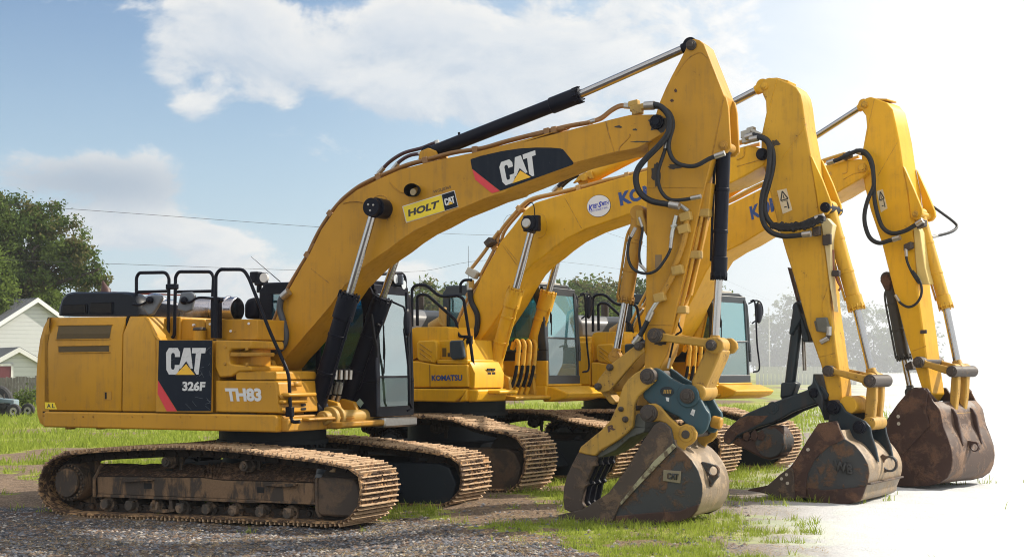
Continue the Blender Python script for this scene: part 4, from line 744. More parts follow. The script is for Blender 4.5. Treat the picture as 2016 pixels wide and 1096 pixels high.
    mb = MB(); put_text(mb, 'R', quad(fr, 'H', [(292, 575), (330, 560), (325, 530), (288, 545)], -.364), .05); mb.build('lettering', paint('rust_letter', (.09, .045, .03), .6), th)
    for q, r in (((488, 300), .092), ((357, 460), .03), ((378, 510), .035)): pin(fr, th, fr.P('H', q, -.36), -.39, .38, r, PINM, hexr=r*.55)
    # quick coupler
    cq = [(503, 262), (530, 258), (560, 276), (600, 308), (650, 335), (702, 350), (725, 368), (742, 405), (770, 458), (788, 480), (792, 510), (775, 560), (752, 584), (728, 586), (690, 548), (640, 500), (560, 462), (495, 432), (465, 405), (462, 372), (490, 345), (520, 310)]
    mb = MB(); mb.prism(p('H', cq, -.26), -.27, -.20); mb.prism(p('H', cq, -.26), .18, .25); mb.prism(p('H', [(540, 320), (690, 370), (750, 480), (720, 560), (560, 450), (500, 400)], -.2), -.2, .18); qc = mb.build('quick_coupler', TEAL, root, .016)
    mb = MB(); mb.prism(p('H', [(700, 350), (770, 372), (800, 440), (822, 470), (818, 520), (780, 585), (752, 584), (790, 510), (785, 470), (740, 405)], .18), .25, .30); mb.build('coupler_back', BLK, qc, .012)
    for q, r in (((686, 396), .085), ((500, 484), .0)):
        if r: pin(fr, qc, fr.P('H', q, -.27), -.33, .30, r, PINM, hexr=r*.5); mb = MB(); mb.ycyl(fr.P('H', q, -.27), -.295, -.26, r*1.55, 32); mb.build('pin_boss', TEAL, qc, .01)
    mb = MB(); c = fr.P('H', (582, 374), -.27); k = 28
    mb.prism([(c[0]+.085*math.cos(2*math.pi*i/k), c[1]+.058*math.sin(2*math.pi*i/k)) for i in range(k)], -.278, -.27); em = mb.build('oval_badge', TEALD, qc, .003)
    mb = MB()
    for x in (564, 572, 580, 588, 596): mb.prism(p('H', [(x, 384), (x+4, 384), (x+6, 365), (x+2, 365)], -.281), -.284, -.277)
    mb.pieces('raised_stroke', BRASS, em)
    mb = MB()
    for q in ([(575, 402), (592, 404), (590, 424), (578, 420)], [(695, 485), (705, 460), (720, 465), (712, 495)], [(700, 470), (715, 480), (708, 488), (698, 480)]): mb.prism(p('H', q, -.272), -.274, -.27)
    mb.pieces('chalk_mark', LETW, qc)
    mb = MB(); mb.cyl(fr.V('H', (800, 520), 0)+Vector((0, 0, .0)), fr.V('H', (850, 532), .0), .07, None, 20); mb.build('coupler_stub', CATYW, qc, .02)
    # bucket
    bw = .50
    side = [(520, 540), (548, 522), (575, 530), (600, 556), (612, 610), (622, 642), (665, 672), (702, 712), (735, 765), (754, 830), (755, 872), (745, 920), (725, 960), (700, 988), (650, 1012), (600, 1012), (500, 1030), (430, 1034), (330, 1018), (160, 1000), (300, 905), (400, 760), (480, 620)]
    BK = buckets(fr, root, 'H', bw, back=[(612, 610), (622, 642), (665, 672), (702, 712), (735, 765), (754, 830), (755, 872), (745, 920), (725, 960), (700, 988), (600, 1010), (430, 1030), (300, 1012), (140, 1000)], side=side, plate=[(520, 540), (548, 522), (575, 530), (600, 556), (612, 615), (612, 632), (480, 760), (355, 925), (318, 1012), (250, 1012), (130, 1004), (128, 965), (172, 950), (300, 868), (395, 740), (470, 612)], teeth=[((130, 964), (40, 985), (132, 1004))], mats=(BUCK, BUCKL, BUCKP))
    mb = MB(); mb.prism(p('H', [(330, 985), (500, 968), (640, 960), (738, 925), (725, 960), (700, 988), (650, 1012), (600, 1012), (500, 1032), (430, 1036), (330, 1020)], -bw-.03), -bw-.035, -bw+.02); mb.build('wear_plate', BUCKR, BK, .01)
    mb = MB(); mb.prism(p('H', [(565, 757), (652, 765), (648, 824), (562, 812)], -bw-.004), -bw-.02, -bw); pl = mb.build('cast_badge', plain('badge_tan', (.20, .17, .11), .5, .2, .3, 30), BK, .006, label='raised cast badge with letters')
    mb = MB(); put_cat(mb, quad(fr, 'H', [(582, 802), (636, 808), (638, 778), (584, 772)], -bw-.024), 0, 0, False); mb.build('lettering', BUCK, pl, solid=.006)
    mb = MB()
    for q in ((612, 860), (548, 845), (560, 915), (590, 905)): pass
    ear = [(462, 470), (470, 448), (492, 434), (520, 432), (545, 448), (590, 500), (640, 545), (672, 532), (705, 545), (726, 575), (722, 608), (700, 632), (672, 645), (662, 670), (632, 662), (612, 625), (600, 556), (570, 528), (540, 520), (500, 525), (470, 505)]
    mb = MB(); mb.prism(p('H', [(610, 628), (626, 645), (560, 712), (440, 838), (352, 935), (346, 925), (420, 830), (520, 712)], -bw-.03), -bw-.034, -bw-.02); mb.build('worn_edge', muddy('worn_pale', (.30, .28, .18), (.12, .09, .06), .45, .6, 9, .004), BK, .004)
    for y in (-.40, .34):
        mb = MB(); mb.prism(p('H', ear, -.40), y, y+.06); e_ = mb.build('bucket_ear', LINKY, BK, .014)
    pin(fr, BK, fr.P('H', (496, 481), -.40), -.46, .44, .10, PINM, 'bucket_pin', .07); pin(fr, BK, fr.P('H', (675, 584), -.40), -.43, .44, .048, PINM, 'bucket_pin')
    mb = MB(); c = fr.P('H', (675, 584), -.40); mb.ycyl(c, -.415, -.40, .085, 28); mb.build('pin_boss', LINKY, BK, .006)
    mb = MB(); mb.prism(p('H', [(668, 640), (735, 770), (760, 800), (775, 770), (720, 690), (690, 632)], -.1), -.12, -.06); mb.prism(p('H', [(668, 640), (735, 770), (760, 800), (775, 770), (720, 690), (690, 632)], -.1), .12, .18); mb.pieces('back_rib', BUCKP, BK, bevel=.012)
    eye_lug(fr, BK, 'H', [(742, 715), (800, 728), (830, 760), (836, 790), (815, 815), (795, 850), (790, 790)], (810, 762), -.24, .05, BUCK)
    return root
def eye_lug(fr, BK, c, pts, hole, Y, r, mat):     # plate with a real hole through it
    P = fr.poly(c, pts, Y); h = fr.P(c, hole, Y); n = 40; ring = []
    for k in range(n):
        a = 2*math.pi*k/n; d = (math.cos(a), math.sin(a)); best = r*1.35
        for (x0, z0), (x1, z1) in zip(P, P[1:]+P[:1]):
            ex, ez = x1-x0, z1-z0; den = d[0]*ez-d[1]*ex
            if abs(den) < 1e-9: continue
            t = ((x0-h[0])*ez-(z0-h[1])*ex)/den; u = ((x0-h[0])*d[1]-(z0-h[1])*d[0])/den
            if t > 0 and 0 <= u <= 1: best = max(best, t)
        ring.append((d, best))
    f = lambda d, q, y: (h[0]+d[0]*q, y, h[1]+d[1]*q)
    mb = MB(); rows = [[f(d, r, Y-.03) for d, b in ring], [f(d, b, Y-.03) for d, b in ring], [f(d, b, Y+.03) for d, b in ring], [f(d, r, Y+.03) for d, b in ring]]
    mb.loft(rows+[rows[0]], close=True); mb.build('lifting_eye', mat, BK, .006)
def buckets(fr, root, c, bw, back, side, plate, teeth, mats, floor=None):
    """bucket: two side walls, a curved back sheet joining them, lip plates and teeth"""
    yn, yf = -bw, bw; P = lambda q: fr.P(c, q, yn)
    mb = MB(); bk = crv([(x, 0, z) for x, z in map(P, back)], 4)
    mb.loft([[(v.x, y, v.z) for v in bk] for y in (yn+.0, yn+.05, -.0, yf-.05, yf)]); B = mb.build('bucket', mats[2], root, .008, solid=.035)
    for y0, y1 in ((yn-.004, yn+.035), (yf-.035, yf+.004)):
        mb = MB(); mb.prism([P(q) for q in side], y0, y1); mb.build('bucket_side', mats[0], B, .008)
    for y0, y1 in ((yn-.03, yn-.004), (yf+.004, yf+.03)):
        mb = MB(); mb.prism([P(q) for q in plate], y0, y1); mb.build('side_cutter', mats[1], B, .008)
    (a, t, b) = teeth[0]; A, T, Bq = P(a), P(t), P(b)
    mb = MB(); mb.prism([A, Bq, (Bq[0]+.5, Bq[1]-.0), (A[0]+.45, A[1]+.0)], yn, yf); mb.build('cutting_edge', mats[1], B, .008)
    n = 5
    for k in range(n):
        y = yn+.06+(2*bw-.12)*k/(n-1); w = .055; mb = MB()
        m = ((A[0]+T[0])/2, (A[1]+T[1])/2+.01); m2 = ((Bq[0]+T[0])/2, (Bq[1]+T[1])/2-.005)
        mb.loft([[(A[0]+.06, y-w, A[1]+.02), (A[0]+.06, y+w, A[1]+.02), (Bq[0]+.06, y+w, Bq[1]-.01), (Bq[0]+.06, y-w, Bq[1]-.01)], [(m[0], y-w*.9, m[1]), (m[0], y+w*.9, m[1]), (m2[0], y+w*.9, m2[1]), (m2[0], y-w*.9, m2[1])], [(T[0], y-w*.6, T[1]+.008), (T[0], y+w*.6, T[1]+.008), (T[0], y+w*.6, T[1]-.012), (T[0], y-w*.6, T[1]-.012)]], close=True)
        mb.add([(T[0], y-w*.6, T[1]+.008), (T[0], y+w*.6, T[1]+.008), (T[0], y+w*.6, T[1]-.012), (T[0], y-w*.6, T[1]-.012)], [(0, 1, 2, 3)]); mb.build('bucket_tooth', mats[1], B, .006)
    return B
# ================================================================== the two brighter yellow excavators
def komatsu_body(root):
    fr = M2; p = fr.poly; Ys = -1.45; before = set(root.children)
    path = [(-1.9, -.03), (-1.0, -.02), (.3, -.01), (1.4, -.01), (2.10, 0.), (2.30, .08), (2.40, .22), (2.45, .42), (2.437, .62), (2.31, .775), (2.115, .855), (1.745, .905), (1.42, .97), (1.18, 1.03), (.6, 1.06), (-.2, 1.05), (-.9, 1.02), (-1.6, .97), (-2.05, .86), (-2.33, .66), (-2.40, .40), (-2.32, .16), (-2.15, .02)]
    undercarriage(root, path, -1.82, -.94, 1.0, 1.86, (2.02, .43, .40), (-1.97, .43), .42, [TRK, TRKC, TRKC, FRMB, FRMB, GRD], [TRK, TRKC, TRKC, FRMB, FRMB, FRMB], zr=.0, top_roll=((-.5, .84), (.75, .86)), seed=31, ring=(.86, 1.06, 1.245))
    xf = p('I', [(522, 760)], Ys)[0][0]; xr = -2.85; z0, z1, z2, z3 = 1.245, 1.448, 1.85, 2.30
    mb = MB(); mb.box(-2.6, xf-.05, -1.38, 1.40, z0+.012, z1-.02); mb.prism([(xf-.3, z0+.01), (1.50, z0+.01), (1.55, z0+.03), (1.55, z0+.07), (xf-.3, z0+.12)], -.60, 1.5); mb.build('revolving_frame', KOMYW, root, .015)
    mb = MB(); rows = []                                   # counterweight, round in plan
    pr = [(xr+.5, z0), (xr+.12, z0), (xr, z0+.15), (xr-.03, z0+.6), (xr+.02, z3-.2), (xr+.12, z3-.02), (xr+.5, z3)]
    for y, dx in ((-1.45, .22), (-1.40, .12), (-1.1, .03), (0, -.14), (1.1, .03), (1.40, .12), (1.45, .22)): rows.append([(x+dx*(x < xr+.4), y, z) for x, z in pr])
    mb.loft(rows, close=True)
    for r_ in (rows[0], rows[-1]): mb.add(r_, [tuple(range(len(r_)))])
    mb.build('counterweight', KOMY, root, .02)
    mb = MB(); mb.box(xr+.5, .17, -1.40, 1.40, z1-.01, z3-.02); mb.box(.10, .95, -1.3, -.5, z1, z2+.02); mb.build('engine_house', KOMY, root, .03)
    xa = p('I', [(192, 700)], Ys)[0][0]
    for a, b in ((xr+.51, -1.75), (-1.74, -.75), (-.74, -.30), (-.29, xa-.008)):
        mb = MB(); mb.box(a, b-.012, Ys, -1.38, z1+.012, z3-.1); d = mb.build('side_door', KOMY, root, .03)
        if b < -.7: mb = MB(); mb.box(a+.1, a+.2, Ys-.02, Ys+.01, z2-.1, z2+.0); mb.build('door_handle', BLK, d, .006)
    mb = MB(); mb.prism(p('I', [(194, 664), (240, 665), (345, 684), (520, 684), (524, 812), (196, 815)], Ys), Ys, -.62); lb = mb.build('tool_box', KOMY, root, .02)
    decal(fr, 'I', [(304, 686), (308, 686), (310, 812), (306, 812)], Ys-.001, 'panel_seam', plain('seam', (.2, .11, .01), .6), lb)
    mb = MB(); put_text(mb, 'KOMATSU', quad(fr, 'I', [(317, 776), (490, 776), (490, 741), (316, 744)], Ys-.004), .04); mb.build('lettering', BLUE, lb)
    # front face of the box, its step and bumper
    mb = MB(); Y0, Y1 = -1.40, -.58; xb = xf+.06
    mb.prism([(xf-.02, z1-.0), (xb+.02, z1), (xb+.03, z1+.22), (xb-.06, z2-.02), (xf-.02, z2-.01)], Y0, Y1); bb = mb.build('box_front', KOMY, root, .04, 3)
    for k in range(2):
        for j in range(2):
            mb = MB(); z = z1+.20+.055*k; y = -1.05+.12*j; mb.box(xb+.016, xb+.030, y, y+.10, z, z+.035); mb.build('foot_hole_shade', DARK, bb)  # holes drawn as dark boxes painting their inner shade
    mb = MB(); mb.prism([(xf-.02, z0), (xb+.06, z0+.01), (xb+.10, z0+.12), (xb+.10, z1-.02), (xf-.02, z1-.012)], Ys+.02, -.58); mb.box(xb+.05, xb+.30, -1.15, -.62, z1-.09, z1-.03); mb.build('front_bumper', KOMY, root, .025)
    Yk = Ys-.05; mb = MB(); mb.prism([(xr+.45, z0+.02), (xf-.20, z0-.0), (xf-.06, z0+.1), (xf-.0, z1-.01), (xr+.45, z1-.01)], Yk, -1.3); mb.prism([(xf-.14, z0), (xf-.0, z0+.02), (xf+.0, z1-.012)], Yk+.01, -1.3); mb.build('side_skirt', KOMY, root, .02)
    # upper blocks, louvre
    mb = MB(); q = p('I', [(196, 660), (198, 500), (206, 480), (228, 472), (405, 470), (412, 480), (412, 560), (196, 664)], Ys+.12); mb.prism(q, Ys+.12, -.62); mb.build('upper_housing', KOMY, root, .035, 3)
    mb = MB(); mb.prism(p('I', [(230, 565), (240, 550), (330, 545), (345, 560), (346, 655), (330, 678), (248, 664), (232, 650)], Ys), Ys, -.9); lv = mb.build('vent_cover', KOMY, root, .02)
    mb = MB()
    for x, y in ((244, 566), (244, 592), (244, 618)): mb.prism(p('I', [(x, y), (x+10, y), (x+72, y+42), (x+72, y+50)], Ys-.006), Ys-.012, Ys)
    mb.pieces('louvre_rib', KOMYW, lv, bevel=.003)
    mb = MB(); mb.prism(p('I', [(346, 548), (505, 542), (518, 660), (348, 655)], Ys+.1), Ys+.1, -.6); mb.prism(p('I', [(346, 655), (520, 655), (520, 684), (346, 680)], Ys+.02), Ys+.02, -.6); st = mb.build('step_housing', KOMY, root, .015)
    decal(fr, 'I', [(378, 590), (400, 590), (400, 640), (378, 640)], Ys+.098, 'data_plate', plain('plate_dark', (.12, .07, .01), .5), st); decal(fr, 'I', [(408, 618), (426, 618), (426, 640), (408, 640)], Ys+.098, 'data_plate', INK, st)
    # rails, mirror
    rail(root, fr.line('I', [(205, 470), (205, 255), (225, 234), (285, 232), (362, 300), (470, 293), (498, 312), (535, 550), (566, 785), (545, 806), (525, 806)], -1.30), .024); rail(root, fr.line('I', [(236, 465), (234, 300), (250, 288), (290, 288), (458, 436), (463, 505), (480, 526), (530, 526)], -1.05), .024)
    for x0 in (-.62, -1.7): rail(root, [(x0, -1.2, z3-.05), (x0, -1.2, 3.0), (x0+.34, -1.2, 3.02), (x0+.34, -1.2, z3-.05)], .02, extra=[[(x0, -1.2, z3+.36), (x0+.34, -1.2, z3+.36)]])
    mb = MB(); mb.prism(p('I', [(420, 555), (430, 548), (490, 545), (505, 640), (498, 652), (440, 658), (422, 640)], -1.45), -1.47, -1.40); mi = mb.build('mirror', plain('mirror_back', (.03, .045, .06), .35), root, .02)
    mb = MB(); mb.obox(fr.V('I', (532, 545), -1.3), (.04, 0, 0), (0, .03, 0), (0, 0, .06)); mb.tube(fr.line('I', [(495, 545), (515, 530), (535, 535)], -1.4), .014, 8); mb.build('mirror_arm', BLK, mi, .006)
    mb = MB(); mb.prism([(-2.3, z3-.03), (-2.3, z3+.25), (-2.2, z3+.38), (-.55, z3+.38), (-.40, z3+.25), (-.40, z3-.03)], -.95, 1.05); hd = mb.build('engine_hood', GREY, root, .06, 3)
    mb = MB(); mb.cyl((-.75, .2, z3+.36), (-.75, .2, z3+.62), .07); mb.build('exhaust_pipe', PINM, root)
    mb = MB(); c = fr.V('I', (345, 440), -.55); mb.cyl(c+Vector((-.1, 0, -.1)), c+Vector((.1, 0, .0)), .09, None, 20); mb.cyl(c+Vector((.08, .05, -.1)), c+Vector((.08, .05, .22)), .06); mb.build('filler_neck', BRASS, root, .01)
    # cab
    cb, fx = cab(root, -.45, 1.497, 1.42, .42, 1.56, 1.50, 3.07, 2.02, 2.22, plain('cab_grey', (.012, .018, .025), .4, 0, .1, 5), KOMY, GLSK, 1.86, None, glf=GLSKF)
    mb = MB(); mb.box(-.45, 1.50, .40, .5, z0+.02, 1.47); mb.build('cab_base', KOMY, cb, .02)
    decal(fr, 'I', [(858, 738), (910, 738), (910, 764), (858, 764)], .405, 'data_plate', plain('plate_pale', (.42, .30, .10), .5), cb); decal(fr, 'I', [(868, 806), (890, 806), (890, 826), (868, 826)], .395, 'name_plate', INK, cb)
    mb = MB(); mb.prism([(1.40, 1.46), (1.56, 1.46), (1.86, 1.36), (1.80, 1.28), (1.55, 1.22), (1.40, 1.22)], .46, 1.72); mb.build('cab_step', KOMY, cb, .025)
    mb = MB(); mb.box(.0, 1.2, .6, 1.4, 3.08, 3.12); mb.build('roof_hatch', paint('roof_pale', (.42, .40, .34), .5), cb, .015)
    # mirrors and bars on the cab's far front post
    m = Vector((1.50, 1.80, 2.75)); mb = MB(); mb.ball(m, .05, .11, .20); mi = mb.build('side_mirror', BLK, cb); mb = MB(); mb.tube(crv([(1.44, 1.56, 2.9), (1.5, 1.72, 2.96), (1.52, 1.86, 2.9), (1.52, 1.88, 2.7), (1.46, 1.64, 2.55)]), .014, 8); mb.tube(crv([(1.46, 1.60, 2.95), (1.5, 1.68, 2.9), (1.52, 1.70, 2.2), (1.54, 1.74, 1.75), (1.5, 1.6, 1.68)]), .016, 8); mb.build('mirror_arm', BLK, mi)
    mb = MB(); mb.tube([(-.2, .8, 3.05), (-.2, .8, 3.75)], [.006, .003], 6); mb.build('antenna', BLKM, cb)
    # cylinder hoses at the foot of the boom
    for k in range(4):
        y = -.2+.17*k; X = 1.35
        hose(root, [(X-.10, y-.1, 1.36), (X-.02, y-.06, 1.62), (X, y, 1.95), (X-.02, y+.03, 2.12), (X-.10, y+.06, 2.16), (X-.15, y+.08, 2.05)], .028, BLKM, mend=KOMY)
        mb = MB(); mb.cyl((X-.01, y-.02, 1.78), (X, y, 1.98), .04, None, 12); mb.cyl((X-.01, y-.02, 1.66), (X-.01, y-.02, 1.78), .036, None, 6); mb.tube(crv([(X, y, 1.96), (X, y+.02, 2.10), (X-.06, y+.05, 2.16), (X-.14, y+.08, 2.05)]), .034, 10); mb.build('hose_fitting', KOMYW, root, ang=60)
    mb = MB(); mb.ycyl((1.15, 1.52), -.62, .62, .09, 24); mb.prism([(.9, 1.25), (1.35, 1.25), (1.3, 1.6), (1.1, 1.7), (.9, 1.6)], -.66, -.58); mb.prism([(.9, 1.25), (1.35, 1.25), (1.3, 1.6), (1.1, 1.7), (.9, 1.6)], -.40, -.33); mb.prism([(.9, 1.25), (1.35, 1.25), (1.3, 1.6), (1.1, 1.7), (.9, 1.6)], .33, .41); mb.pieces('cylinder_foot', KOMYW, root, bevel=.015)
    return [o for o in root.children if o not in before]
def warn(fr, c, q, Y, parent):
    s = decal(fr, c, q, Y-.001, 'warning_label', plain('label_cream', (.62, .52, .34), .5), parent); Q = [Vector(v) for v in fr.line(c, [q[3], q[2], q[1], q[0]], Y-.0065)]; mb = MB(); f = lambda u, v: bil(Q, u, v)
    for a, b, e in (((.12, .55), (.88, .55), .05), ((.88, .55), (.5, .93), .05), ((.5, .93), (.12, .55), .05)):
        A, B = f(*a), f(*b); d = (B-A).normalized(); n = Vector((-d.z, 0, d.x))*.009; mb.add([A-n, B-n, B+n, A+n], [(0, 1, 2, 3)])
    for pl in ([(.44, .6), (.56, .6), (.53, .78), (.47, .78)], [(.62, .12), (.78, .12), (.80, .42), (.66, .42)], [(.28, .22), (.55, .2), (.55, .25), (.28, .27)], [(.66, .43), (.78, .43), (.76, .50), (.68, .50)], [(.2, .5), (.8, .5), (.8, .485), (.2, .485)]): mb.add([f(*a) for a in pl], [(0, 1, 2, 3)])
    mb.build('pictogram', INK, s)
def middle_arm(root):
    fr = M2; p = fr.poly; hw = .33
    o = [('', q) for q in ((905, 690), (898, 650), (906, 625), (927, 590), (948, 543), (984, 477), (1008.7, 447), (1033, 414), (1053, 399), (1088, 388), (1126, 377), (1203, 355), (1274, 335), (1360, 316), (1443, 298), (1462, 289), (1480, 287), (1494, 291), (1508, 300), (1510, 313), (1502, 326), (1466, 347), (1439, 360), (1350, 386), (1269, 412), (1203, 434), (1154, 451), (1115, 470), (1090, 488), (1072, 503), (1050, 519), (1033, 537), (1015, 565), (997, 598), (969, 640), (945, 670), (931, 684), (918, 698))]
    b, _ = boom(fr, root, o, hw, KOMY, None)
    edge_weld(fr, root, 'K', [(845, 395), (930, 550), (968, 620)], -hw, .006, KOMYW, b); edge_weld(fr, root, 'K', [(400, 740), (500, 880)], -hw, .006, KOMYW, b); edge_weld(fr, root, 'N', [(155, 572), (250, 545), (300, 530)], -hw, .008, KOMYW, b); edge_weld(fr, root, 'N', [(200, 455), (195, 510), (155, 530)], -hw, .014, KOMYW, b); edge_weld(fr, root, 'I', [(725, 0), (800, 95)], -hw, .005, KOMYW, b)
    c0 = fr.P('K', (1092, 458), -hw); k = 40; a = (fr.P('K', (1178, 458), -hw)[0]-fr.P('K', (1006, 458), -hw)[0])/2; h = .16
    E = lambda s, Y, m, n, par: MB().prism([(c0[0]+a*s*math.cos(2*math.pi*i/k), c0[1]+(fr.P('K', (1092, 378), -hw)[1]-c0[1])*s*math.sin(2*math.pi*i/k)) for i in range(k)], Y-.004, Y).build(n, m, par)
    E(1., -hw, INK, 'sticker_rim', b); sk = E(.965, -hw-.0045, WHT, 'dealer_sticker', b); Y = -hw-.011; mb = MB()
    put_text(mb, 'K', quad(fr, 'K', [(1020, 492), (1050, 488), (1050, 448), (1015, 450)], Y), .04, .2); put_text(mb, 'IRBY', quad(fr, 'K', [(1048, 478), (1086, 472), (1086, 440), (1048, 446)], Y), .03, .2); put_text(mb, 'S', quad(fr, 'K', [(1088, 470), (1112, 466), (1112, 424), (1088, 428)], Y), .04, .2); put_text(mb, 'MITH', quad(fr, 'K', [(1112, 458), (1164, 448), (1162, 420), (1112, 430)], Y), .03, .2); put_text(mb, 'MACHINERY INC.', quad(fr, 'K', [(1026, 506), (1160, 474), (1158, 458), (1026, 492)], Y), .0); mb.build('lettering', plain('sticker_blue', (.03, .05, .45), .5, 0, .05, 9, 0), sk)
    mb = MB(); put_text(mb, 'KOMATSU', quad(fr, 'K', [(1248, 460), (1800, 300), (1788, 215), (1230, 362)], -hw-.004), .045); mb.build('lettering', BLUE, b)
    # pipes that stand off the boom's back
    PIP = paint('pipe_yellow', (.50, .29, .09), .45, .3, .2)
    ln = [fr.V(c, q, -.25) for c, q in (('I', (460, 450)), ('I', (530, 290)), ('I', (600, 190)), ('K', (245, 950)), ('K', (345, 760)), ('K', (385, 640)), ('K', (480, 520)), ('K', (590, 415)), ('K', (760, 370)), ('K', (950, 325)), ('K', (1150, 270)), ('K', (1300, 235)), ('N', (120, 440)), ('N', (220, 412)))]
    pipes(root, ln, ((0, 0), (.12, .01), (.45, 0)), .027, PIP, clamps=(.08, .32, .5, .7, .85))
    mb = MB(); mb.tube(crv(fr.line('K', [(170, 915), (260, 800), (330, 700), (375, 640)], -.3)), .028, 8); mb.build('hydraulic_pipe', PIP, root, ang=60)
    mb = MB(); mb.obox(fr.V('K', (185, 940), -.3), (.085, 0, -.05), (0, .06, 0), (.03, 0, .05)); mb.build('pipe_bracket', plain('bracket_pale', (.42, .40, .34), .5), root, .012); mb = MB(); mb.obox(fr.V('K', (340, 725), -.24), (.05, 0, .04), (0, .2, 0), (-.03, 0, .04)); mb.build('pipe_clamp', PINM, root, .01)
    hose(root, fr.line('I', [(535, 225), (540, 320), (575, 400), (575, 470), (555, 520), (500, 530), (425, 525)], -.36), .045, n=8)
    mb = MB(); mb.cyl(fr.V('I', (538, 205), -.36), fr.V('I', (538, 250), -.36), .055); mb.build('hose_fitting', BRASS, root)
    rail(root, fr.line('I', [(480, 280), (480, 225), (500, 205), (545, 205)], -.4), .022, name='pipe_guard', mat=BLK)
    # boom cylinders
    A, S_, B = fr.V('I', (672, 700), -.50), fr.V('I', (796, 252), -.50), fr.V('K', (620, 590), -.50)
    hydraulic(fr, root, 'boom_cylinder', A, S_, B, .11, .055, KOMY, collar=.30, meye=PINM)
    cap = fr.P('K', (618, 588), -.5); mb = MB(); mb.ycyl(cap, -.66, -.50, .12, 24); mb.obox((cap[0]+.03, -.58, cap[1]+.0), (.13, 0, 0), (0, .05, 0), (0, 0, .12)); mb.ycyl((cap[0]-.02, cap[1]), -.68, -.65, .075, 20, 1); mb.build('cylinder_pin', [BLK, STL], b, .015)
    mb = MB(); mb.tube(crv(fr.line('K', [(630, 545), (630, 500), (622, 450), (600, 435), (560, 470)], -.4)), .008, 6); mb.build('cable', BLKM, b); edge_weld(fr, root, 'K', [(655, 690), (700, 670), (720, 600), (700, 530), (660, 510)], -hw, .005, KOMYW, b)
    o2 = hydraulic(fr, root, 'boom_cylinder', A+Vector((0, 1.0, 0)), S_+Vector((0, 1.0, 0)), B+Vector((0, 1.0, 0)), .11, .055, KOMY, collar=.30)
    # stick cylinder
    A, S_, B = fr.V('K', (1000, 268), 0), fr.V('F', (900, 540), 0), fr.V('N', (318, 92), 0)
    S_ = A+(B-A)*.52; hydraulic(fr, root, 'stick_cylinder', A, S_, B, .10, .056, KOMY, collar=.3, lines=False)
    mb = MB(); mb.prism(p('K', [(940, 305), (990, 245), (1030, 225), (1075, 215), (1085, 270), (1060, 275), (1055, 260)], 0), -.17, -.11); mb.prism(p('K', [(940, 305), (990, 245), (1030, 225), (1075, 215), (1085, 270)], 0), .11, .17); mb.ycyl(fr.P('K', (1025, 265), 0), -.2, .2, .055); mb.pieces('cylinder_lug', KOMYW, b, bevel=.01)
    for d in (0, 25): hose(root, fr.line('K', [(770+d, 350), (830+d, 290), (900+d*.6, 250), (1000, 232-d*.3)], -.1+d*.008), .03, RUB)
    # stick
    sw = .22
    side = [('', q) for q in ((1498.6, 165), (1503, 157), (1513, 153), (1531, 155), (1554, 164), (1567, 172), (1576, 186), (1580, 205), (1586, 252), (1597, 311), (1609, 393), (1613.6, 423), (1622, 480), (1632, 553), (1634, 599), (1649, 706), (1656, 760), (1658, 800), (1642, 812), (1632, 795), (1616, 718), (1590, 645), (1563, 545), (1548, 500), (1531, 442), (1505, 335), (1498, 290), (1498.6, 266), (1508, 222), (1507, 199), (1501, 186))]
    mb = MB(); mb.prism([fr.P(c, q, -sw) for c, q in side], -sw, sw); st = mb.build('stick', KOMYW, root, .02)
    for y0, y1 in ((-sw-.02, -sw+.04), (sw-.04, sw+.02)):
        mb = MB(); mb.prism(p('N', [(590, 505), (604, 515), (665, 650), (716, 785), (716, 830), (692, 858), (660, 862), (645, 850), (630, 740)], -sw-.02), y0, y1); mb.build('cylinder_ear', KOMY, st, .01)
    mb = MB(); mb.prism(p('N', [(330, 45), (395, 40), (465, 58), (462, 72), (400, 56)], -.15), -.16, .16); mb.build('stick_top_plate', KOMY, st, .008)
    edge_weld(fr, root, 'N', [(395, 50), (345, 240), (310, 370)], -sw, .005, KOMY, st); edge_weld(fr, root, 'N', [(555, 345), (430, 520)], -sw, .004, KOMY, st); edge_weld(fr, root, 'O', [(235, 420), (220, 470), (205, 520), (210, 590)], -sw, .006, KOMYW, st); edge_weld(fr, root, 'O', [(185, 790), (270, 770)], -sw, .006, KOMYW, st)
    pin(fr, st, fr.P('N', (318, 92), -sw), -sw-.03, sw+.03, .055, KOMYW, hexr=.036); pin(fr, st, fr.P('N', (310, 500), -hw), -hw-.05, hw+.05, .085, BLK, hexr=.06); pin(fr, st, fr.P('N', (690, 818), -sw), -sw-.06, sw+.06, .07, BLK, hexr=.05)
    warn(fr, 'N', [(395, 716), (452, 704), (487, 832), (430, 856)], -sw, st); smudge(fr, 'N', (385, 430), (38, 22), -sw-.001, st, 21, plain('grease2', (.06, .045, .025), .6))
    mb = MB(); mb.prism(p('O', [(178, 590), (235, 585), (250, 640), (235, 665), (190, 660)], -sw), -sw-.07, -sw); mb.prism(p('O', [(165, 605), (200, 600), (205, 655), (178, 660)], -sw), -sw-.03, -sw); mb.pieces('valve_box', plain('valve_grey', (.10, .10, .085), .6, 0, .3), st, bevel=.015); hose(st, fr.line('O', [(240, 640), (238, 680), (222, 700), (205, 710)], -sw-.04), .03, PINM)
    # hoses
    hose(root, fr.line('N', [(215, 395), (250, 385), (300, 395), (340, 420), (368, 480), (370, 570), (345, 680), (322, 760), (322, 840), (345, 895), (390, 935), (460, 945), (540, 920), (610, 890), (668, 872)], -.40), .038, n=8)
    hose(root, fr.line('N', [(240, 410), (300, 400), (345, 440), (350, 520), (340, 620), (308, 740), (300, 840), (318, 915), (360, 965), (430, 988), (510, 985), (590, 975)], -.46), .036, n=8, mend=STL)
    mb = MB(); rnd = random.Random(3)
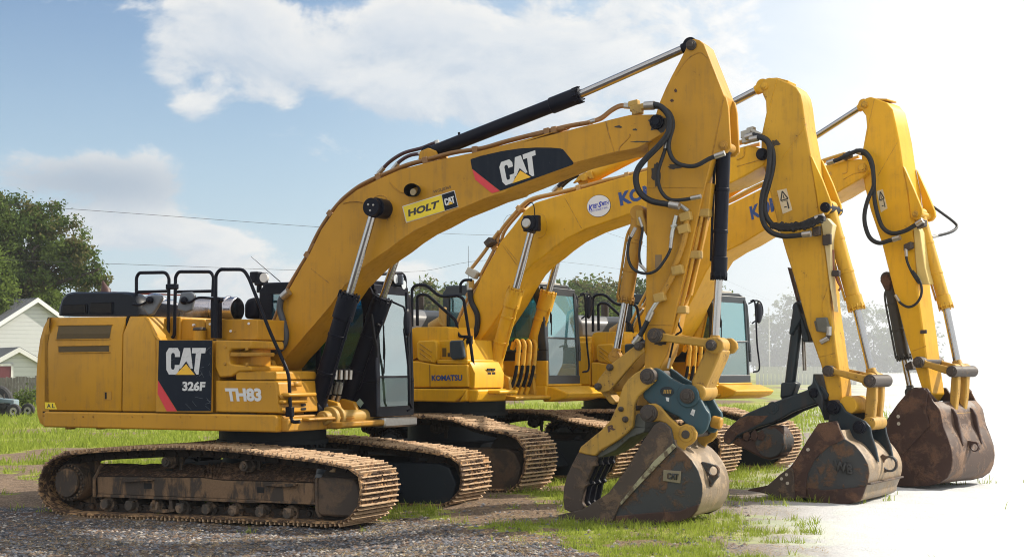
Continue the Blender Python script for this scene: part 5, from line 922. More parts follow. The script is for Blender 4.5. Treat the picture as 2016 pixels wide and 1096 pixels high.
    for i in range(26):
        t = i/25; c = fr.V('N', (370+(668-370)*t, 925+20*math.sin(t*2.6)-60*t*t*.9), -.40); mb.obox(c, (.03, 0, rnd.uniform(-.01, .03)), (0, .05, 0), (rnd.uniform(-.01, .01), 0, rnd.uniform(.035, .055)))
    mb.build('hose_wrap', RUB, root, .01)
    mb = MB(); 
    for x, y in ((205, 380), (212, 412), (240, 360)): mb.obox(fr.V('N', (x, y), -.3), (.05, 0, .01), (0, .06, 0), (0, 0, .05))
    mb.cyl(fr.V('N', (240, 355), -.35), fr.V('N', (300, 385), -.38), .03); mb.pieces('pipe_block', plain('nickel3', (.35, .33, .28), .4, .6), root, bevel=.01)
    mb = MB(); mb.prism(p('O', [(200, 90), (232, 75), (262, 110), (250, 210), (255, 430), (270, 560), (245, 420), (225, 260)], -sw), -sw-.02, -.05); mb.build('stick_front_cover', plain('cover_cream', (.55, .44, .22), .5, 0, .15, 4), st, .012)
    mb = MB()
    for x, y in ((222, 190), (240, 185)): mb.obox(fr.V('O', (x, y), -sw-.04), (.035, 0, 0), (0, .03, 0), (0, 0, .07))
    mb.obox(fr.V('O', (278, 360), -sw), (.05, 0, 0), (0, .04, 0), (0, 0, .04)); mb.obox(fr.V('O', (178, 145), -sw-.06), (.05, 0, .01), (0, .05, 0), (0, 0, .06)); mb.pieces('pipe_clamp', PINM, st, bevel=.01)
    hose(root, fr.line('O', [(262, 240), (262, 320), (285, 400), (300, 430), (290, 450)], -.15), .016, plain('hose_red', (.22, .06, .03), .5), ends=False)
    # bucket cylinder and linkage
    A, S_, B = fr.V('N', (704, 818), 0), fr.V('O', (384, 548), 0), fr.V('P', (955, 150), 0)
    hydraulic(fr, root, 'bucket_cylinder', A, S_, B, .098, .055, KOMYW, collar=.2, meye=LINKY)
    lk = [(632, 88), (645, 68), (675, 68), (705, 90), (920, 134), (955, 130), (980, 145), (985, 180), (960, 205), (925, 205), (905, 190), (700, 128), (655, 124)]
    for y in (-.33, .24):
        mb = MB(); mb.prism(p('P', lk, -.30), y, y+.08); ln = mb.build('idler_link', LINKY, root, .02)
        if y < 0: pin(fr, ln, fr.P('P', (655, 102), -.33), -.38, .36, .075, PINM, hexr=.05); pin(fr, ln, fr.P('P', (940, 170), -.33), -.38, .38, .085, PINM, hexr=.06)
    q = [(912, 195), (975, 205), (972, 300), (955, 470), (940, 480), (895, 440), (900, 330)]
    for y in (-.20, .10):
        mb = MB(); mb.prism(p('P', q, -.2), y, y+.12); ln = mb.build('bucket_link', LINKY, root, .02)
    mb = MB(); mb.ycyl(fr.P('P', (935, 455), -.2), -.26, .28, .09); mb.ycyl(fr.P('P', (960, 165), 0), -.24, .24, .10); mb.pieces('link_boss', LINKY, ln, bevel=.01)
    # bucket
    bw = .74
    side = [(590, 455), (650, 445), (712, 440), (735, 500), (765, 562), (830, 600), (885, 665), (920, 730), (930, 790), (918, 860), (895, 920), (868, 975), (700, 1018), (600, 990), (515, 950), (420, 970), (250, 935), (420, 760), (520, 560)]
    BK = buckets(fr, root, 'P', bw, back=[(735, 500), (765, 562), (830, 600), (885, 665), (920, 730), (930, 790), (918, 860), (895, 920), (868, 975), (700, 1012), (515, 960), (300, 950), (215, 925)], side=side, plate=[(590, 455), (650, 445), (712, 438), (735, 500), (765, 562), (660, 610), (570, 690), (520, 790), (505, 880), (512, 950), (420, 972), (375, 965), (300, 950), (200, 915), (195, 888), (240, 880), (330, 800), (400, 748), (428, 712), (520, 560)], teeth=[((195, 886), (108, 905), (195, 920))], mats=(BUCK, BUCKR, BUCKP))
    mb = MB(); mb.prism(p('P', [(512, 888), (620, 905), (760, 895), (905, 880), (895, 920), (868, 978), (700, 1020), (640, 1012), (600, 992), (515, 952)], -bw-.03), -bw-.036, -bw); mb.build('wear_plate', BUCKR, BK, .01)
    mb = MB(); mb.prism(p('P', [(245, 878), (330, 800), (400, 748), (420, 770), (430, 965), (380, 968), (300, 950), (200, 915)], -bw-.032), -bw-.05, -bw-.02); mb.build('corner_plate', BUCKL, BK, .008)
    mb = MB()
    for x, y in ((372, 800), (338, 828), (378, 858), (515, 632)): mb.ycyl(fr.P('P', (x, y), -bw-.05), -bw-.056, -bw-.02, .021, 16)
    mb.pieces('bolt_hole_daylight', plain('hole_pale2', (.42, .37, .30), .8), BK)  # pale discs painting the bright background seen through the holes
    mb = MB(); put_text(mb, 'WB', quad(fr, 'P', [(690, 775), (820, 805), (818, 730), (688, 702)], -bw-.02), .05); mb.build('lettering', plain('emblem_dark', (.02, .02, .02), .5), BK, solid=-.015)
    ear = [(665, 330), (680, 312), (715, 312), (735, 318), (770, 372), (830, 405), (900, 440), (935, 480), (945, 540), (975, 630), (992, 720), (930, 660), (865, 590), (765, 562), (735, 500), (712, 440), (650, 445)]
    for y in (-.36, .30):
        mb = MB(); mb.prism(p('P', ear, -.36), y, y+.06); mb.build('bucket_ear', TEALD, BK, .014)
    pin(fr, BK, fr.P('P', (690, 345), -.36), -.42, .40, .095, BLK, 'bucket_pin', .06); pin(fr, BK, fr.P('P', (868, 480), -.36), -.42, .40, .085, BLK, 'bucket_pin', .055)
    mb = MB(); a_, b_ = fr.P('P', (800, 330), -.2), 0; mb.ycyl(a_, -.3, .3, .12, 24); mb.build('stick_nose', KOMYW, st, .01)
    eye_lug(fr, BK, 'P', [(1000, 690), (1020, 660), (1050, 680), (1095, 690), (1105, 730), (1090, 765), (1060, 770), (1040, 790)], (1068, 728), -.06, .08, BUCK)
    mb = MB(); mb.box(*(lambda a, b: (a[0]-.05, b[0]+.02))(fr.P('P', (930, 850), -bw), fr.P('P', (930, 850), -bw)), -bw, bw, fr.P('P', (930, 862), -bw)[1]-.012, fr.P('P', (930, 862), -bw)[1]+.012); mb.build('wear_strip', BUCKL, BK, .006)
    # dark thumb, folded back
    arm = [(762, 650), (745, 632), (715, 634), (640, 665), (575, 688), (490, 720), (400, 754), (322, 788), (280, 815), (240, 850), (205, 888), (188, 915), (190, 945), (214, 968), (236, 958), (262, 925), (335, 890), (400, 862), (470, 842), (530, 812), (580, 782), (680, 745), (780, 712), (790, 680)]
    for y in (-.24, .16):
        mb = MB(); mb.prism(p('M', arm, -.2), y, y+.08); t_ = mb.build('thumb', TEALD, root, .02, label='dark blue and rust coloured thumb arm folded back under the stick')
        if y < 0: th = t_
        else: t_.parent = th; t_.name = 'thumb_plate'
    mb = MB(); mb.prism(p('M', [(262, 925), (335, 885), (470, 838), (580, 780), (560, 760), (400, 800), (280, 870)], 0), -.16, .16); mb.build('thumb_web', BUCKR, th, .015)
    mb = MB(); mb.prism(p('M', [(189, 915), (206, 888), (240, 851), (282, 816), (330, 800), (400, 802), (440, 800), (400, 842), (335, 872), (262, 910), (236, 946), (214, 962), (192, 944)], -.24), -.244, -.236); mb.build('rusty_patch', BUCKR, th, smooth=False)
    jaw = [(205, 950), (240, 962), (290, 985), (345, 1015), (400, 1042), (450, 1052), (498, 1036), (520, 990), (522, 920), (505, 880), (478, 862), (440, 858), (410, 880), (380, 905), (370, 935), (340, 930), (300, 940), (262, 925)]
    mb = MB(); mb.prism(p('M', jaw, -.2), -.2, .2); mb.build('thumb_jaw', BUCKR, th, .03); mb = MB(); q = fr.P('M', (448, 952), -.2); mb.ycyl(q, -.215, .2, .21, 32); mb.build('jaw_disc', BUCK, th, .01)
    for x in (300, 345, 385):
        mb = MB(); mb.prism(p('M', [(x, 900), (x+22, 880), (x+40, 915), (x+26, 945), (x-4, 935)], -.21), -.23, -.18); mb.build('thumb_tine', BUCKR, th, .008)
    mb = MB(); q = fr.P('M', (466, 757), -.24); mb.ycyl(q, -.25, -.23, .085, 28); mb.ycyl(q, -.256, -.23, .05, 28); mb.build('round_badge', TEALD, th, .006)
    mb = MB(); mb.prism(p('M', [(736, 560), (748, 590), (790, 690), (800, 830), (775, 760), (730, 700), (700, 640), (730, 620)], .0), -.3, .3); mb.build('thumb_hinge', TEALD, root, .02)
    pin(fr, th, fr.P('M', (708, 672), -.24), -.30, .3, .075, BLK, hexr=.05)
    A, S_, B = fr.V('M', (555, 700), 0), fr.V('M', (608, 260), 0), fr.V('M', (620, 190), 0)
    hydraulic(fr, root, 'thumb_cylinder', A, S_, B, .075, .05, TEALD, collar=.12, lines=False, mrod=TEALD)
    mb = MB(); mb.prism(p('M', [(595, 215), (600, 170), (620, 162), (650, 240), (690, 360), (690, 385), (655, 385), (648, 350), (640, 270), (590, 345), (575, 340), (590, 260)], 0), -.14, .14); mb.prism(p('M', [(525, 615), (600, 608), (615, 620), (590, 690), (520, 700)], 0), -.1, .1); mb.pieces('thumb_bracket', TEALD, root, bevel=.02)
    mb = MB(); mb.cyl(fr.V('M', (640, 360), .1), fr.V('M', (648, 545), .1), .028); mb.build('support_rod', STL, root)
    mb = MB(); mb.prism(p('O', [(34, 330), (42, 332), (90, 500), (82, 510)], 0), -.06, .06); mb.build('thumb_stop', plain('maroon_bar', (.05, .02, .02), .5), root, .006)
def far_arm(root):
    fr = M3A; p = fr.poly; hw = .31
    o = [('', q) for q in ((1238, 700), (1236, 670), (1246, 650), (1262, 618), (1290, 560), (1318, 505), (1345, 465), (1372, 438), (1400, 419), (1439, 401), (1498, 372), (1560, 347), (1624, 328), (1662, 316), (1690, 313), (1703, 315), (1711, 326), (1709, 338), (1695, 352), (1662, 371), (1641, 384), (1600, 404), (1560, 423), (1525, 440), (1490, 462), (1460, 480), (1433, 493), (1405, 511), (1390, 535), (1374, 568), (1358, 598), (1341, 634), (1320, 668), (1296, 700), (1270, 712))]
    b, _ = boom(fr, root, o, hw, KOMY, None)
    mb = MB(); put_text(mb, 'KOMATSU', quad(fr, 'N', [(243, 893), (620, 745), (608, 655), (228, 812)], -hw-.004), .045); put_text(mb, '31', quad(fr, 'N', [(702, 628), (720, 622), (718, 603), (700, 608)], -hw-.004), .0); mb.build('lettering', BLUE, b)
    edge_weld(fr, root, 'Q', [(175, 500), (230, 470), (275, 460)], -hw, .008, KOMYW, b); edge_weld(fr, root, 'Q', [(200, 395), (195, 455), (170, 468)], -hw, .012, KOMYW, b)
    PIP = paint('pipe_yellow2', (.55, .33, .06), .45, .3, .2)
    ln = fr.line('', [(1240, 640), (1262, 595), (1300, 525), (1340, 458), (1390, 415), (1439, 392), (1498, 362), (1560, 338), (1620, 316), (1664, 302)], -.25)
    pipes(root, ln, ((0, 0), (.14, .01), (.45, 0)), .026, PIP, clamps=(.1, .5, .7, .85))
    for d in (0, 14, 28): hose(root, fr.line('T', [(690+d, 600), (720+d, 500), (760+d, 420), (785+d, 380)], -.3+d*.01), .024, PIP)
    A, S_, B = fr.V('T', (1165, 920), .48), fr.V('T', (1300, 290), .48), fr.V('', (1410, 480), .48)
    B = S_+(S_-A).normalized()*1.25
    hydraulic(fr, root, 'boom_cylinder', A, S_, B, .115, .055, KOMY, collar=.3); sft = Vector((0, -.96, 0)); hydraulic(fr, root, 'boom_cylinder', A+sft, S_+sft, B+sft, .115, .055, KOMY, collar=.3)
    A, B = fr.V('', (1400, 402), 0), fr.V('Q', (297, 76), 0); S_ = A+(B-A)*.52; hydraulic(fr, root, 'stick_cylinder', A, S_, B, .085, .05, KOMY, collar=.25, lines=False)
    mb = MB(); mb.prism(p('', [(1385, 428), (1392, 398), (1405, 390), (1420, 400), (1425, 415)], 0), -.17, .17); mb.pieces('cylinder_lug', KOMYW, b, bevel=.01)
    hose(root, fr.line('N', [(0, 790), (40, 760), (110, 720), (170, 700)], -.2), .03)
    sw = .23
    side = [('', q) for q in ((1695, 211), (1698, 199), (1705, 193), (1713, 191), (1721, 193), (1745, 202), (1757, 216), (1764, 248), (1770, 277), (1777, 326), (1787, 374), (1794, 443), (1801, 480), (1806, 571), (1819, 662), (1828, 735), (1834, 775), (1824, 790), (1814, 763), (1805, 735), (1782, 662), (1759, 571), (1736, 480), (1714, 416), (1703, 372), (1695, 330), (1696, 305), (1706, 250), (1704, 228), (1698, 220))]
    mb = MB(); mb.prism([fr.P(c, q, -sw) for c, q in side], -sw, sw); st = mb.build('stick', KOMY, root, .02)
    for y0, y1 in ((-sw-.02, -sw+.04), (sw-.04, sw+.02)):
        mb = MB(); mb.prism(p('Q', [(512, 425), (520, 435), (575, 560), (618, 665), (622, 695), (605, 720), (580, 728), (558, 715), (540, 570)], -sw-.02), y0, y1); mb.build('cylinder_ear', KOMY, st, .01)
    mb = MB(); mb.prism(p('Q', [(345, 40), (425, 42), (424, 52), (350, 52)], -.15), -.16, .16); mb.build('stick_top_plate', KOMYW, st, .008)
    edge_weld(fr, root, 'Q', [(350, 45), (320, 180), (305, 270)], -sw, .005, KOMYW, st); edge_weld(fr, root, 'Q', [(480, 290), (370, 480)], -sw, .004, KOMYW, st); edge_weld(fr, root, 'R', [(215, 460), (270, 440)], -sw, .006, KOMYW, st)
    pin(fr, st, fr.P('Q', (297, 76), -sw), -sw-.03, sw+.03, .055, KOMYW, hexr=.036); pin(fr, st, fr.P('Q', (285, 435), -hw), -hw-.03, hw+.03, .075, KOMYW, hexr=.045); pin(fr, st, fr.P('Q', (588, 697), -sw), -sw-.05, sw+.05, .05, KOMYW, hexr=.035)
    warn(fr, 'Q', [(365, 567), (398, 556), (425, 664), (388, 686)], -sw, st)
    mb = MB(); mb.prism(p('R', [(248, 372), (275, 370), (275, 386), (248, 388)], -sw), -sw-.03, -sw); mb.build('small_bracket', PINM, st, .006)
    hose(root, fr.line('Q', [(90, 405), (150, 385), (210, 355), (265, 336), (305, 350), (335, 400), (345, 470), (345, 540), (315, 610), (295, 690), (298, 760), (325, 830), (375, 860), (430, 848), (490, 830)], -.40), .034, n=8)
    hose(root, fr.line('Q', [(250, 340), (310, 365), (340, 440), (348, 540), (352, 620), (372, 710), (400, 775), (450, 805), (520, 793), (580, 760), (620, 735)], -.36), .034, n=8)
    hose(root, fr.line('Q', [(530, 900), (535, 960), (565, 1030), (605, 1090)]+[(x/2.193*2.884+288.4, y/2.193*2.884+865.2) for x, y in ((210, 115), (245, 165), (250, 215), (230, 255), (195, 272), (160, 255), (140, 225))], -.34), .02, n=8)
    hose(root, [fr.V('Q', q, y) for q, y in (((640, 622), .3), ((720, 680), .55), ((800, 740), .75), ((818, 770), .75), ((780, 800), .55), ((680, 826), .2))], .022, n=8)
    mb = MB(); 
    for q in ((200, 365), (545, 880), (620, 755)): mb.obox(fr.V('Q', q, -.3), (.06, 0, .02), (0, .06, 0), (0, 0, .05))
    mb.pieces('pipe_block', PINM, root, bevel=.012)
    mb = MB(); mb.prism(p('Q', [(575, 780), (600, 770), (612, 800), (640, 1000), (665, 1095), (600, 1095), (585, 950)], -sw), -sw-.02, -.05); mb.build('stick_front_cover', plain('cover_cream2', (.60, .44, .14), .5, 0, .12, 4), st, .012)
    A, S_, B = fr.V('Q', (604, 697), 0), fr.V('R', (358, 280), 0), fr.V('R', (412, 540), 0)
    hydraulic(fr, root, 'bucket_cylinder', A, S_, B, .095, .055, KOMYW, collar=.2, meye=LINKY)
    lk = [(226, 505), (236, 490), (256, 492), (272, 506), (370, 530), (395, 532), (405, 552), (392, 572), (370, 566), (280, 534), (245, 532)]
    for y in (-.33, .25):
        mb = MB(); mb.prism(p('R', lk, -.30), y, y+.08); ln = mb.build('idler_link', LINKY, root, .02)
        if y < 0: pin(fr, ln, fr.P('R', (241, 510), -.33), -.38, .36, .085, PINM, hexr=.05); pin(fr, ln, fr.P('R', (386, 550), -.33), -.38, .38, .085, PINM, hexr=.06)
    for y in (-.22, .10):
        mb = MB(); mb.prism(p('R', [(378, 560), (408, 565), (405, 640), (392, 745), (370, 730), (372, 640)], -.22), y, y+.12); ln = mb.build('bucket_link', LINKY, root, .02)
    mb = MB(); mb.ycyl(fr.P('R', (405, 735), 0), -.3, .3, .09); mb.ycyl(fr.P('R', (412, 545), 0), -.26, .26, .10); mb.pieces('link_boss', LINKY, ln, bevel=.01)
    bw = .75
    side = [(200, 632), (230, 622), (262, 622), (280, 640), (300, 680), (330, 720), (345, 790), (364, 838), (379, 885), (384, 930), (378, 974), (362, 1008), (330, 1031), (280, 1043), (200, 1047), (100, 1040), (30, 1005), (60, 850), (105, 760), (150, 690)]
    BK = buckets(fr, root, 'R', bw, back=[(300, 680), (330, 720), (345, 790), (364, 838), (379, 885), (384, 930), (378, 972), (362, 1006), (330, 1028), (280, 1040), (200, 1044), (100, 1036), (0, 1000), (-60, 985)], side=side, plate=[(200, 632), (230, 622), (262, 622), (280, 640), (272, 720), (288, 782), (175, 905), (120, 1000), (20, 1010), (-60, 990), (40, 880), (80, 800), (115, 740), (150, 690)], teeth=[((-60, 975), (-120, 985), (-60, 995))], mats=(BUCKR, BUCKR, muddy('bucket_brown_back', (.07, .04, .028), (.20, .12, .075), .5, .5, 4, .008)))
    ear = [(205, 640), (215, 626), (240, 622), (272, 622), (290, 650), (320, 680), (355, 700), (390, 715), (405, 745), (415, 800), (430, 872), (395, 830), (345, 790), (300, 780), (285, 720), (270, 690)]
    for y in (-.36, .30):
        mb = MB(); mb.prism(p('R', ear, -.36), y, y+.06); mb.build('bucket_ear', BUCKR, BK, .014)
    pin(fr, BK, fr.P('R', (236, 650), -.36), -.44, .40, .11, PINM, 'bucket_pin', .07); pin(fr, BK, fr.P('R', (338, 732), -.36), -.42, .40, .07, PINM, 'bucket_pin')
    eye_lug(fr, BK, 'R', [(440, 850), (455, 848), (495, 855), (502, 880), (480, 895), (462, 880)], (482, 876), -.10, .05, BUCKR)
    mb = MB()
    for x, y in ((150, 744), (152, 775)): mb.ycyl(fr.P('R', (x, y), -bw-.03), -bw-.036, -bw, .026, 16)
    mb.pieces('bolt_hole_daylight', plain('hole_pale3', (.42, .37, .30), .8), BK)  # daylight through the holes painted as pale discs
    A, S_, B = fr.V('R', (112, 150), .1), fr.V('R', (176, 500), .1), fr.V('R', (205, 640), .1)
    hydraulic(fr, root, 'thumb_cylinder', A, S_, B, .10, .045, plain('cylinder_black', (.03, .03, .028), .5, 0, .3, 9), collar=.05)
    mb = MB(); mb.prism(p('R', [(85, 160), (95, 135), (118, 130), (135, 160), (130, 205), (105, 200)], .1), -.02, .2); mb.build('thumb_lug', BUCKR, st, .02); mb = MB(); mb.prism(p('R', [(190, 520), (215, 505), (225, 540), (195, 545)], .1), .0, .2); mb.build('thumb_clip', PINM, st, .01)
# ================================================================== ground
def vnoise(x, y, seed=0):
    xi, yi = np.floor(x).astype(np.int64), np.floor(y).astype(np.int64); fx, fy = x-xi, y-yi
    fx = fx*fx*(3-2*fx); fy = fy*fy*(3-2*fy)
    def h(a, b):
        n = (a*374761393+b*668265263+seed*974711) & 0xffffffff; n = ((n ^ (n >> 13))*1274126177) & 0xffffffff; return ((n ^ (n >> 16)) & 0xffff)/65535.
    return (h(xi, yi)*(1-fx)+h(xi+1, yi)*fx)*(1-fy)+(h(xi, yi+1)*(1-fx)+h(xi+1, yi+1)*fx)*fy
def fbm(x, y, o=4, seed=0):
    s = 0; a = .5; t = 0
    for i in range(o): s = s+a*vnoise(x*2**i, y*2**i, seed+i); t += a; a *= .5
    return s/t
def sst(x, a, b): t = np.clip((x-a)/(b-a), 0, 1); return t*t*(3-2*t)
def ground_z(x, y):
    low = sst(20.5-y, 0, 2.2)*sst(-x, -.3, 2.2)           # the gravel where the near machine stands lies a little lower
    return -.02-.10*low+((fbm(x*.9, y*.9, 3, 5)-.5)*.06+(fbm(x*4.5, y*4.5, 2, 15)-.5)*.03)*sst(40-y, 0, 15)+(fbm(x*.05, y*.05, 2, 9)-.5)*.25*sst(y, 30, 60)
def masks(x, y):
    n = fbm(x*.8, y*.8, 4, 1); n2 = fbm(x*2.6, y*2.6, 3, 2); nb = fbm(x*.28, y*.28, 3, 3)
    e = np.where(x < -1., 19.4-.36*(x+6.7), 17.35-2.3*(x+1.)); gravel = sst(e-y+(n-.5)*1.5+(n2-.5)*1.5+(nb-.5)*1.6, -.6, .7)
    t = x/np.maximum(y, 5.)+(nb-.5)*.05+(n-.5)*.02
    white_fade = sst(t-.03*sst(y, 24, 45), .08, .31)  # fade to white towards the right, painted into the ground colour
    g = n*.55+n2*.30+nb*.15; g = sst(g, .455, .60)
    near = sst(y, 24, 34); g = np.clip(g+near*.55*sst(n, .25, .5), 0, 1)
    dirt_strip = sst(y, 12.6, 15.2); g = g*(.62+.38*dirt_strip)
    # bare soil between and in front of the machines
    bare = np.exp(-(((x+.0)/1.6)**2+((y-17.6)/.55)**2))*.8+np.exp(-(((x-.1)/.9)**2+((y-13.5)/.5)**2))*.5+np.exp(-(((x+10.2)/1.6)**2+((y-29)/1.8)**2))+np.exp(-(((x+7.4)/1.)**2+((y-22.)/.9)**2))
    bld = sst(6.5-np.abs(x-.6), 0, 1.)*sst(28-y, 0, 2)*sst(y-17.5, 0, 1.)*.45
    g = np.clip(g-bare-bld*(n < .55), 0, 1)*(1-gravel*.97)
    green = np.exp(-(((x-.2)/1.0)**2+((y-16.35)/.35)**2))
    g = np.clip(g+green*(n2 > .42)*.8*(1-gravel), 0, 1)
    front = sst(x, -.3, 1.1)*sst(20-y, 0, 2.5)*(1-gravel); g = np.clip(np.maximum(g*(1-.25*front), front*sst(fbm(x*1.7, y*1.7, 4, 51)*.6+n2*.4, .42, .62)*.8), 0, 1)
    return g, gravel, white_fade
def grid_axis(parts):
    a = []
    for lo, hi, n in parts: a += list(np.linspace(lo, hi, n, endpoint=False))
    return np.array(a+[parts[-1][1]])
xs = grid_axis([(-3000, -300, 8), (-300, -40, 14), (-40, -12, 28), (-12, 12, 200), (12, 40, 28), (40, 300, 14), (300, 3000, 8)])
ys = grid_axis([(-200, 0, 6), (0, 11, 11), (11, 30, 170), (30, 60, 60), (60, 300, 40), (300, 5000, 20)])
X, Y = np.meshgrid(xs, ys); Z = ground_z(X, Y); nx, ny = len(xs), len(ys)
me = bpy.data.meshes.new('ground'); idx = np.arange(nx*ny).reshape(ny, nx)
fc = np.stack([idx[:-1, :-1], idx[:-1, 1:], idx[1:, 1:], idx[1:, :-1]], -1).reshape(-1, 4)
me.from_pydata(np.stack([X, Y, Z], -1).reshape(-1, 3).tolist(), [], fc.tolist())
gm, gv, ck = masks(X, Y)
for nm, arr in (('grass', gm), ('gravel', gv), ('white_fade', ck)):
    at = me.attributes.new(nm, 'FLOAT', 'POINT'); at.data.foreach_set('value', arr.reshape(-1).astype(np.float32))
me.polygons.foreach_set('use_smooth', [True]*len(me.polygons))
m, nt, out = mat_new('ground'); N = NT(nt); v = N.obj()
A = lambda n: N.n('ShaderNodeAttribute', attribute_name=n).outputs['Fac']
big, mid, fine = N.noise(v, .35, 4), N.noise(v, 3., 6, .65), N.noise(v, 34, 5, .7)
vo = N.n('ShaderNodeTexVoronoi'); N.put(vo.inputs['Vector'], v); vo.inputs['Scale'].default_value = 42
vc = N.n('ShaderNodeSeparateColor'); N.put(vc.inputs[0], vo.outputs['Color'])
soil = N.mix(N.step(mid, .3, .7), (.055, .036, .024), (.20, .135, .085)); soil = N.mix(N.step(fine, .42, .62), soil, (.27, .20, .14)); soil = N.mix(N.step(vc.outputs[1], .75, .9), soil, (.10, .075, .055))
gr = N.mix(vc.outputs[0], (.022, .023, .027), (.15, .155, .17)); gr = N.mix(N.step(N.noise(N.scl(v, (.7, 1.8, 1)), .9, 5, .65), .44, .60), gr, N.mix(.75, gr, (.14, .085, .055)))
gsn = N.mix(N.step(mid, .3, .7), (.15, .19, .022), (.30, .345, .055)); gsn = N.mix(N.step(big, .48, .68), gsn, (.36, .34, .10)); gsn = N.mix(N.step(fine, .50, .75), gsn, (.12, .12, .03)); gsn = N.mix(N.step(N.noise(N.scl(v, (.6, 1.6, 1)), 1.3, 5, .7), .56, .70), gsn, (.17, .125, .06))
c = N.mix(N.step(N.m('ADD', A('grass'), N.m('MULTIPLY', N.m('SUBTRACT', fine, .5), .5)), .3, .62), soil, gsn)
c = N.mix(N.step(N.m('ADD', A('gravel'), N.m('MULTIPLY', N.m('SUBTRACT', mid, .5), .6)), .35, .65), c, gr)
fade_col = N.mix(mid, (.585, .61, .625), (.66, .68, .69)); c = N.mix(N.step(N.m('ADD', A('white_fade'), N.m('MULTIPLY', N.m('SUBTRACT', fine, .5), .25)), .02, .98), c, fade_col)
dsp = N.m('ADD', N.m('MULTIPLY', N.m('MULTIPLY', vo.outputs[0], A('gravel')), .8), N.m('ADD', N.m('MULTIPLY', mid, .7), N.m('MULTIPLY', fine, .35))); N.bsdf(out, c, .92, 0, dsp, .06, .9, .2)
me.materials.append(m); go = bpy.data.objects.new('ground', me); COL.objects.link(go); tag(go, 'flat yard of grass, bare soil and dark gravel with a painted fade to white rightwards', 'ground', kind='structure')
def raw_mesh(name, vs, fs, mats, mi=None, smooth=False):
    me = bpy.data.meshes.new(name); n = fs.shape[1]
    me.vertices.add(len(vs)); me.vertices.foreach_set('co', vs.astype(np.float32).ravel()); me.loops.add(fs.size); me.loops.foreach_set('vertex_index', fs.astype(np.int32).ravel())
    me.polygons.add(len(fs)); me.polygons.foreach_set('loop_start', np.arange(0, fs.size, n, dtype=np.int32)); me.polygons.foreach_set('loop_total', np.full(len(fs), n, np.int32))
    for q in mats: me.materials.append(q)
    if mi is not None: me.polygons.foreach_set('material_index', mi.astype(np.int32))
    me.update(calc_edges=True); me.validate(); o = bpy.data.objects.new(name, me); COL.objects.link(o); return o
def leafy(name, c1, c2, trans=.35, scale=3.):
    m, nt, out = mat_new(name); N = NT(nt); v = N.obj(); a = N.noise(v, scale, 4, .6); g = N.n('ShaderNodeNewGeometry').outputs['Random Per Island']
    c = N.mix(g, N.mix(a, c1, c2), N.mix(a, c2, tuple(min(1, x*1.25) for x in c2)))
    d = N.n('ShaderNodeBsdfDiffuse'); nt.links.new(c, d.inputs[0]); t = N.n('ShaderNodeBsdfTranslucent'); nt.links.new(N.mix(.5, c, tuple(min(1, x*1.6) for x in c2)), t.inputs[0])
    x = N.n('ShaderNodeMixShader'); x.inputs[0].default_value = trans; nt.links.new(d.outputs[0], x.inputs[1]); nt.links.new(t.outputs[0], x.inputs[2]); nt.links.new(x.outputs[0], out.inputs[0]); return m
# grass blades
def blades(n, x0, x1, y0, y1, hmin, hmax, wid, thr=.25, extra=None):
    u = rng.random(n); y = 1/((1-u)/y0+u/y1); x = (x0+(x1-x0)*rng.random(n))*y
    g, gr_, wf_ = masks(x, y); d = g*(1-sst(wf_+(fbm(x*1.3, y*1.3, 3, 41)-.5)*.9, .25, .9)*.97)
    if extra is not None: d = np.clip(d+extra(x, y), 0, 1)
    tuft = fbm(x*5, y*5, 2, 8)
    keep = rng.random(n) < sst(d*.75+(tuft-.5)*.9*(d > .12), thr, .75); x, y, tuft = x[keep], y[keep], tuft[keep]; k = len(x); z = ground_z(x, y)-.012
    h = (hmin+(hmax-hmin)*rng.random(k)**1.6)*(.6+.8*tuft)*(.6+y/30); a = rng.random(k)*2*np.pi; w = wid*(.5+rng.random(k))*(y/16); l = h*(.15+.7*rng.random(k)); b = rng.random(k)*2*np.pi
    p = np.stack([x, y, z], -1); dx = np.stack([np.cos(a)*w, np.sin(a)*w, 0*w], -1); mid = p+np.stack([np.cos(b)*l*.35, np.sin(b)*l*.35, h*.62], -1); tip = p+np.stack([np.cos(b)*l, np.sin(b)*l, h], -1)
    return np.stack([p-dx, p+dx, mid+dx*.7, mid-dx*.7, tip], 1).reshape(-1, 3), k
def blade_obj(name, sets, mat, label):
    V = np.concatenate([s[0] for s in sets]); k = len(V)//5; b = np.arange(k)[:, None]*5
    f = np.concatenate([b+[0, 1, 2], b+[0, 2, 3], b+[3, 2, 4]]); o = raw_mesh(name, V, f, [mat]); return tag(o, label, 'grass', kind='stuff')
GRS = leafy('grass_blades', (.095, .14, .018), (.27, .325, .055), .4, .8)
tufts = [(1.62, 15.2, .6, .22, .25), (2.4, 16.1, .8, .3, .25), (3.4, 19.6, .7, .25, .8), (4.6, 19.7, 1., .25, .7), (6.6, 22.7, 1.2, .25, .8), (-2.95, 16.72, .16, .1, 1.), (-1.7, 16.9, .1, .08, .8), (1.2, 16.6, .8, .3, .8), (.1, 15.1, .35, .15, .7), (-5.6, 13.2, 1.6, .25, .8), (.2, 14.4, .25, .15, .35)]
def xt(x, y): return sum(k*np.exp(-(((x-a)/w)**2+((y-b)/d)**2)) for a, b, w, d, k in tufts)
blade_obj('grass', [blades(330000, -.38, .38, 12.4, 30, .025, .095, .0042, .30, xt), blades(120000, -.38, .30, 26, 70, .05, .13, .005, .2)], GRS, 'low green grass growing in patches across the yard')
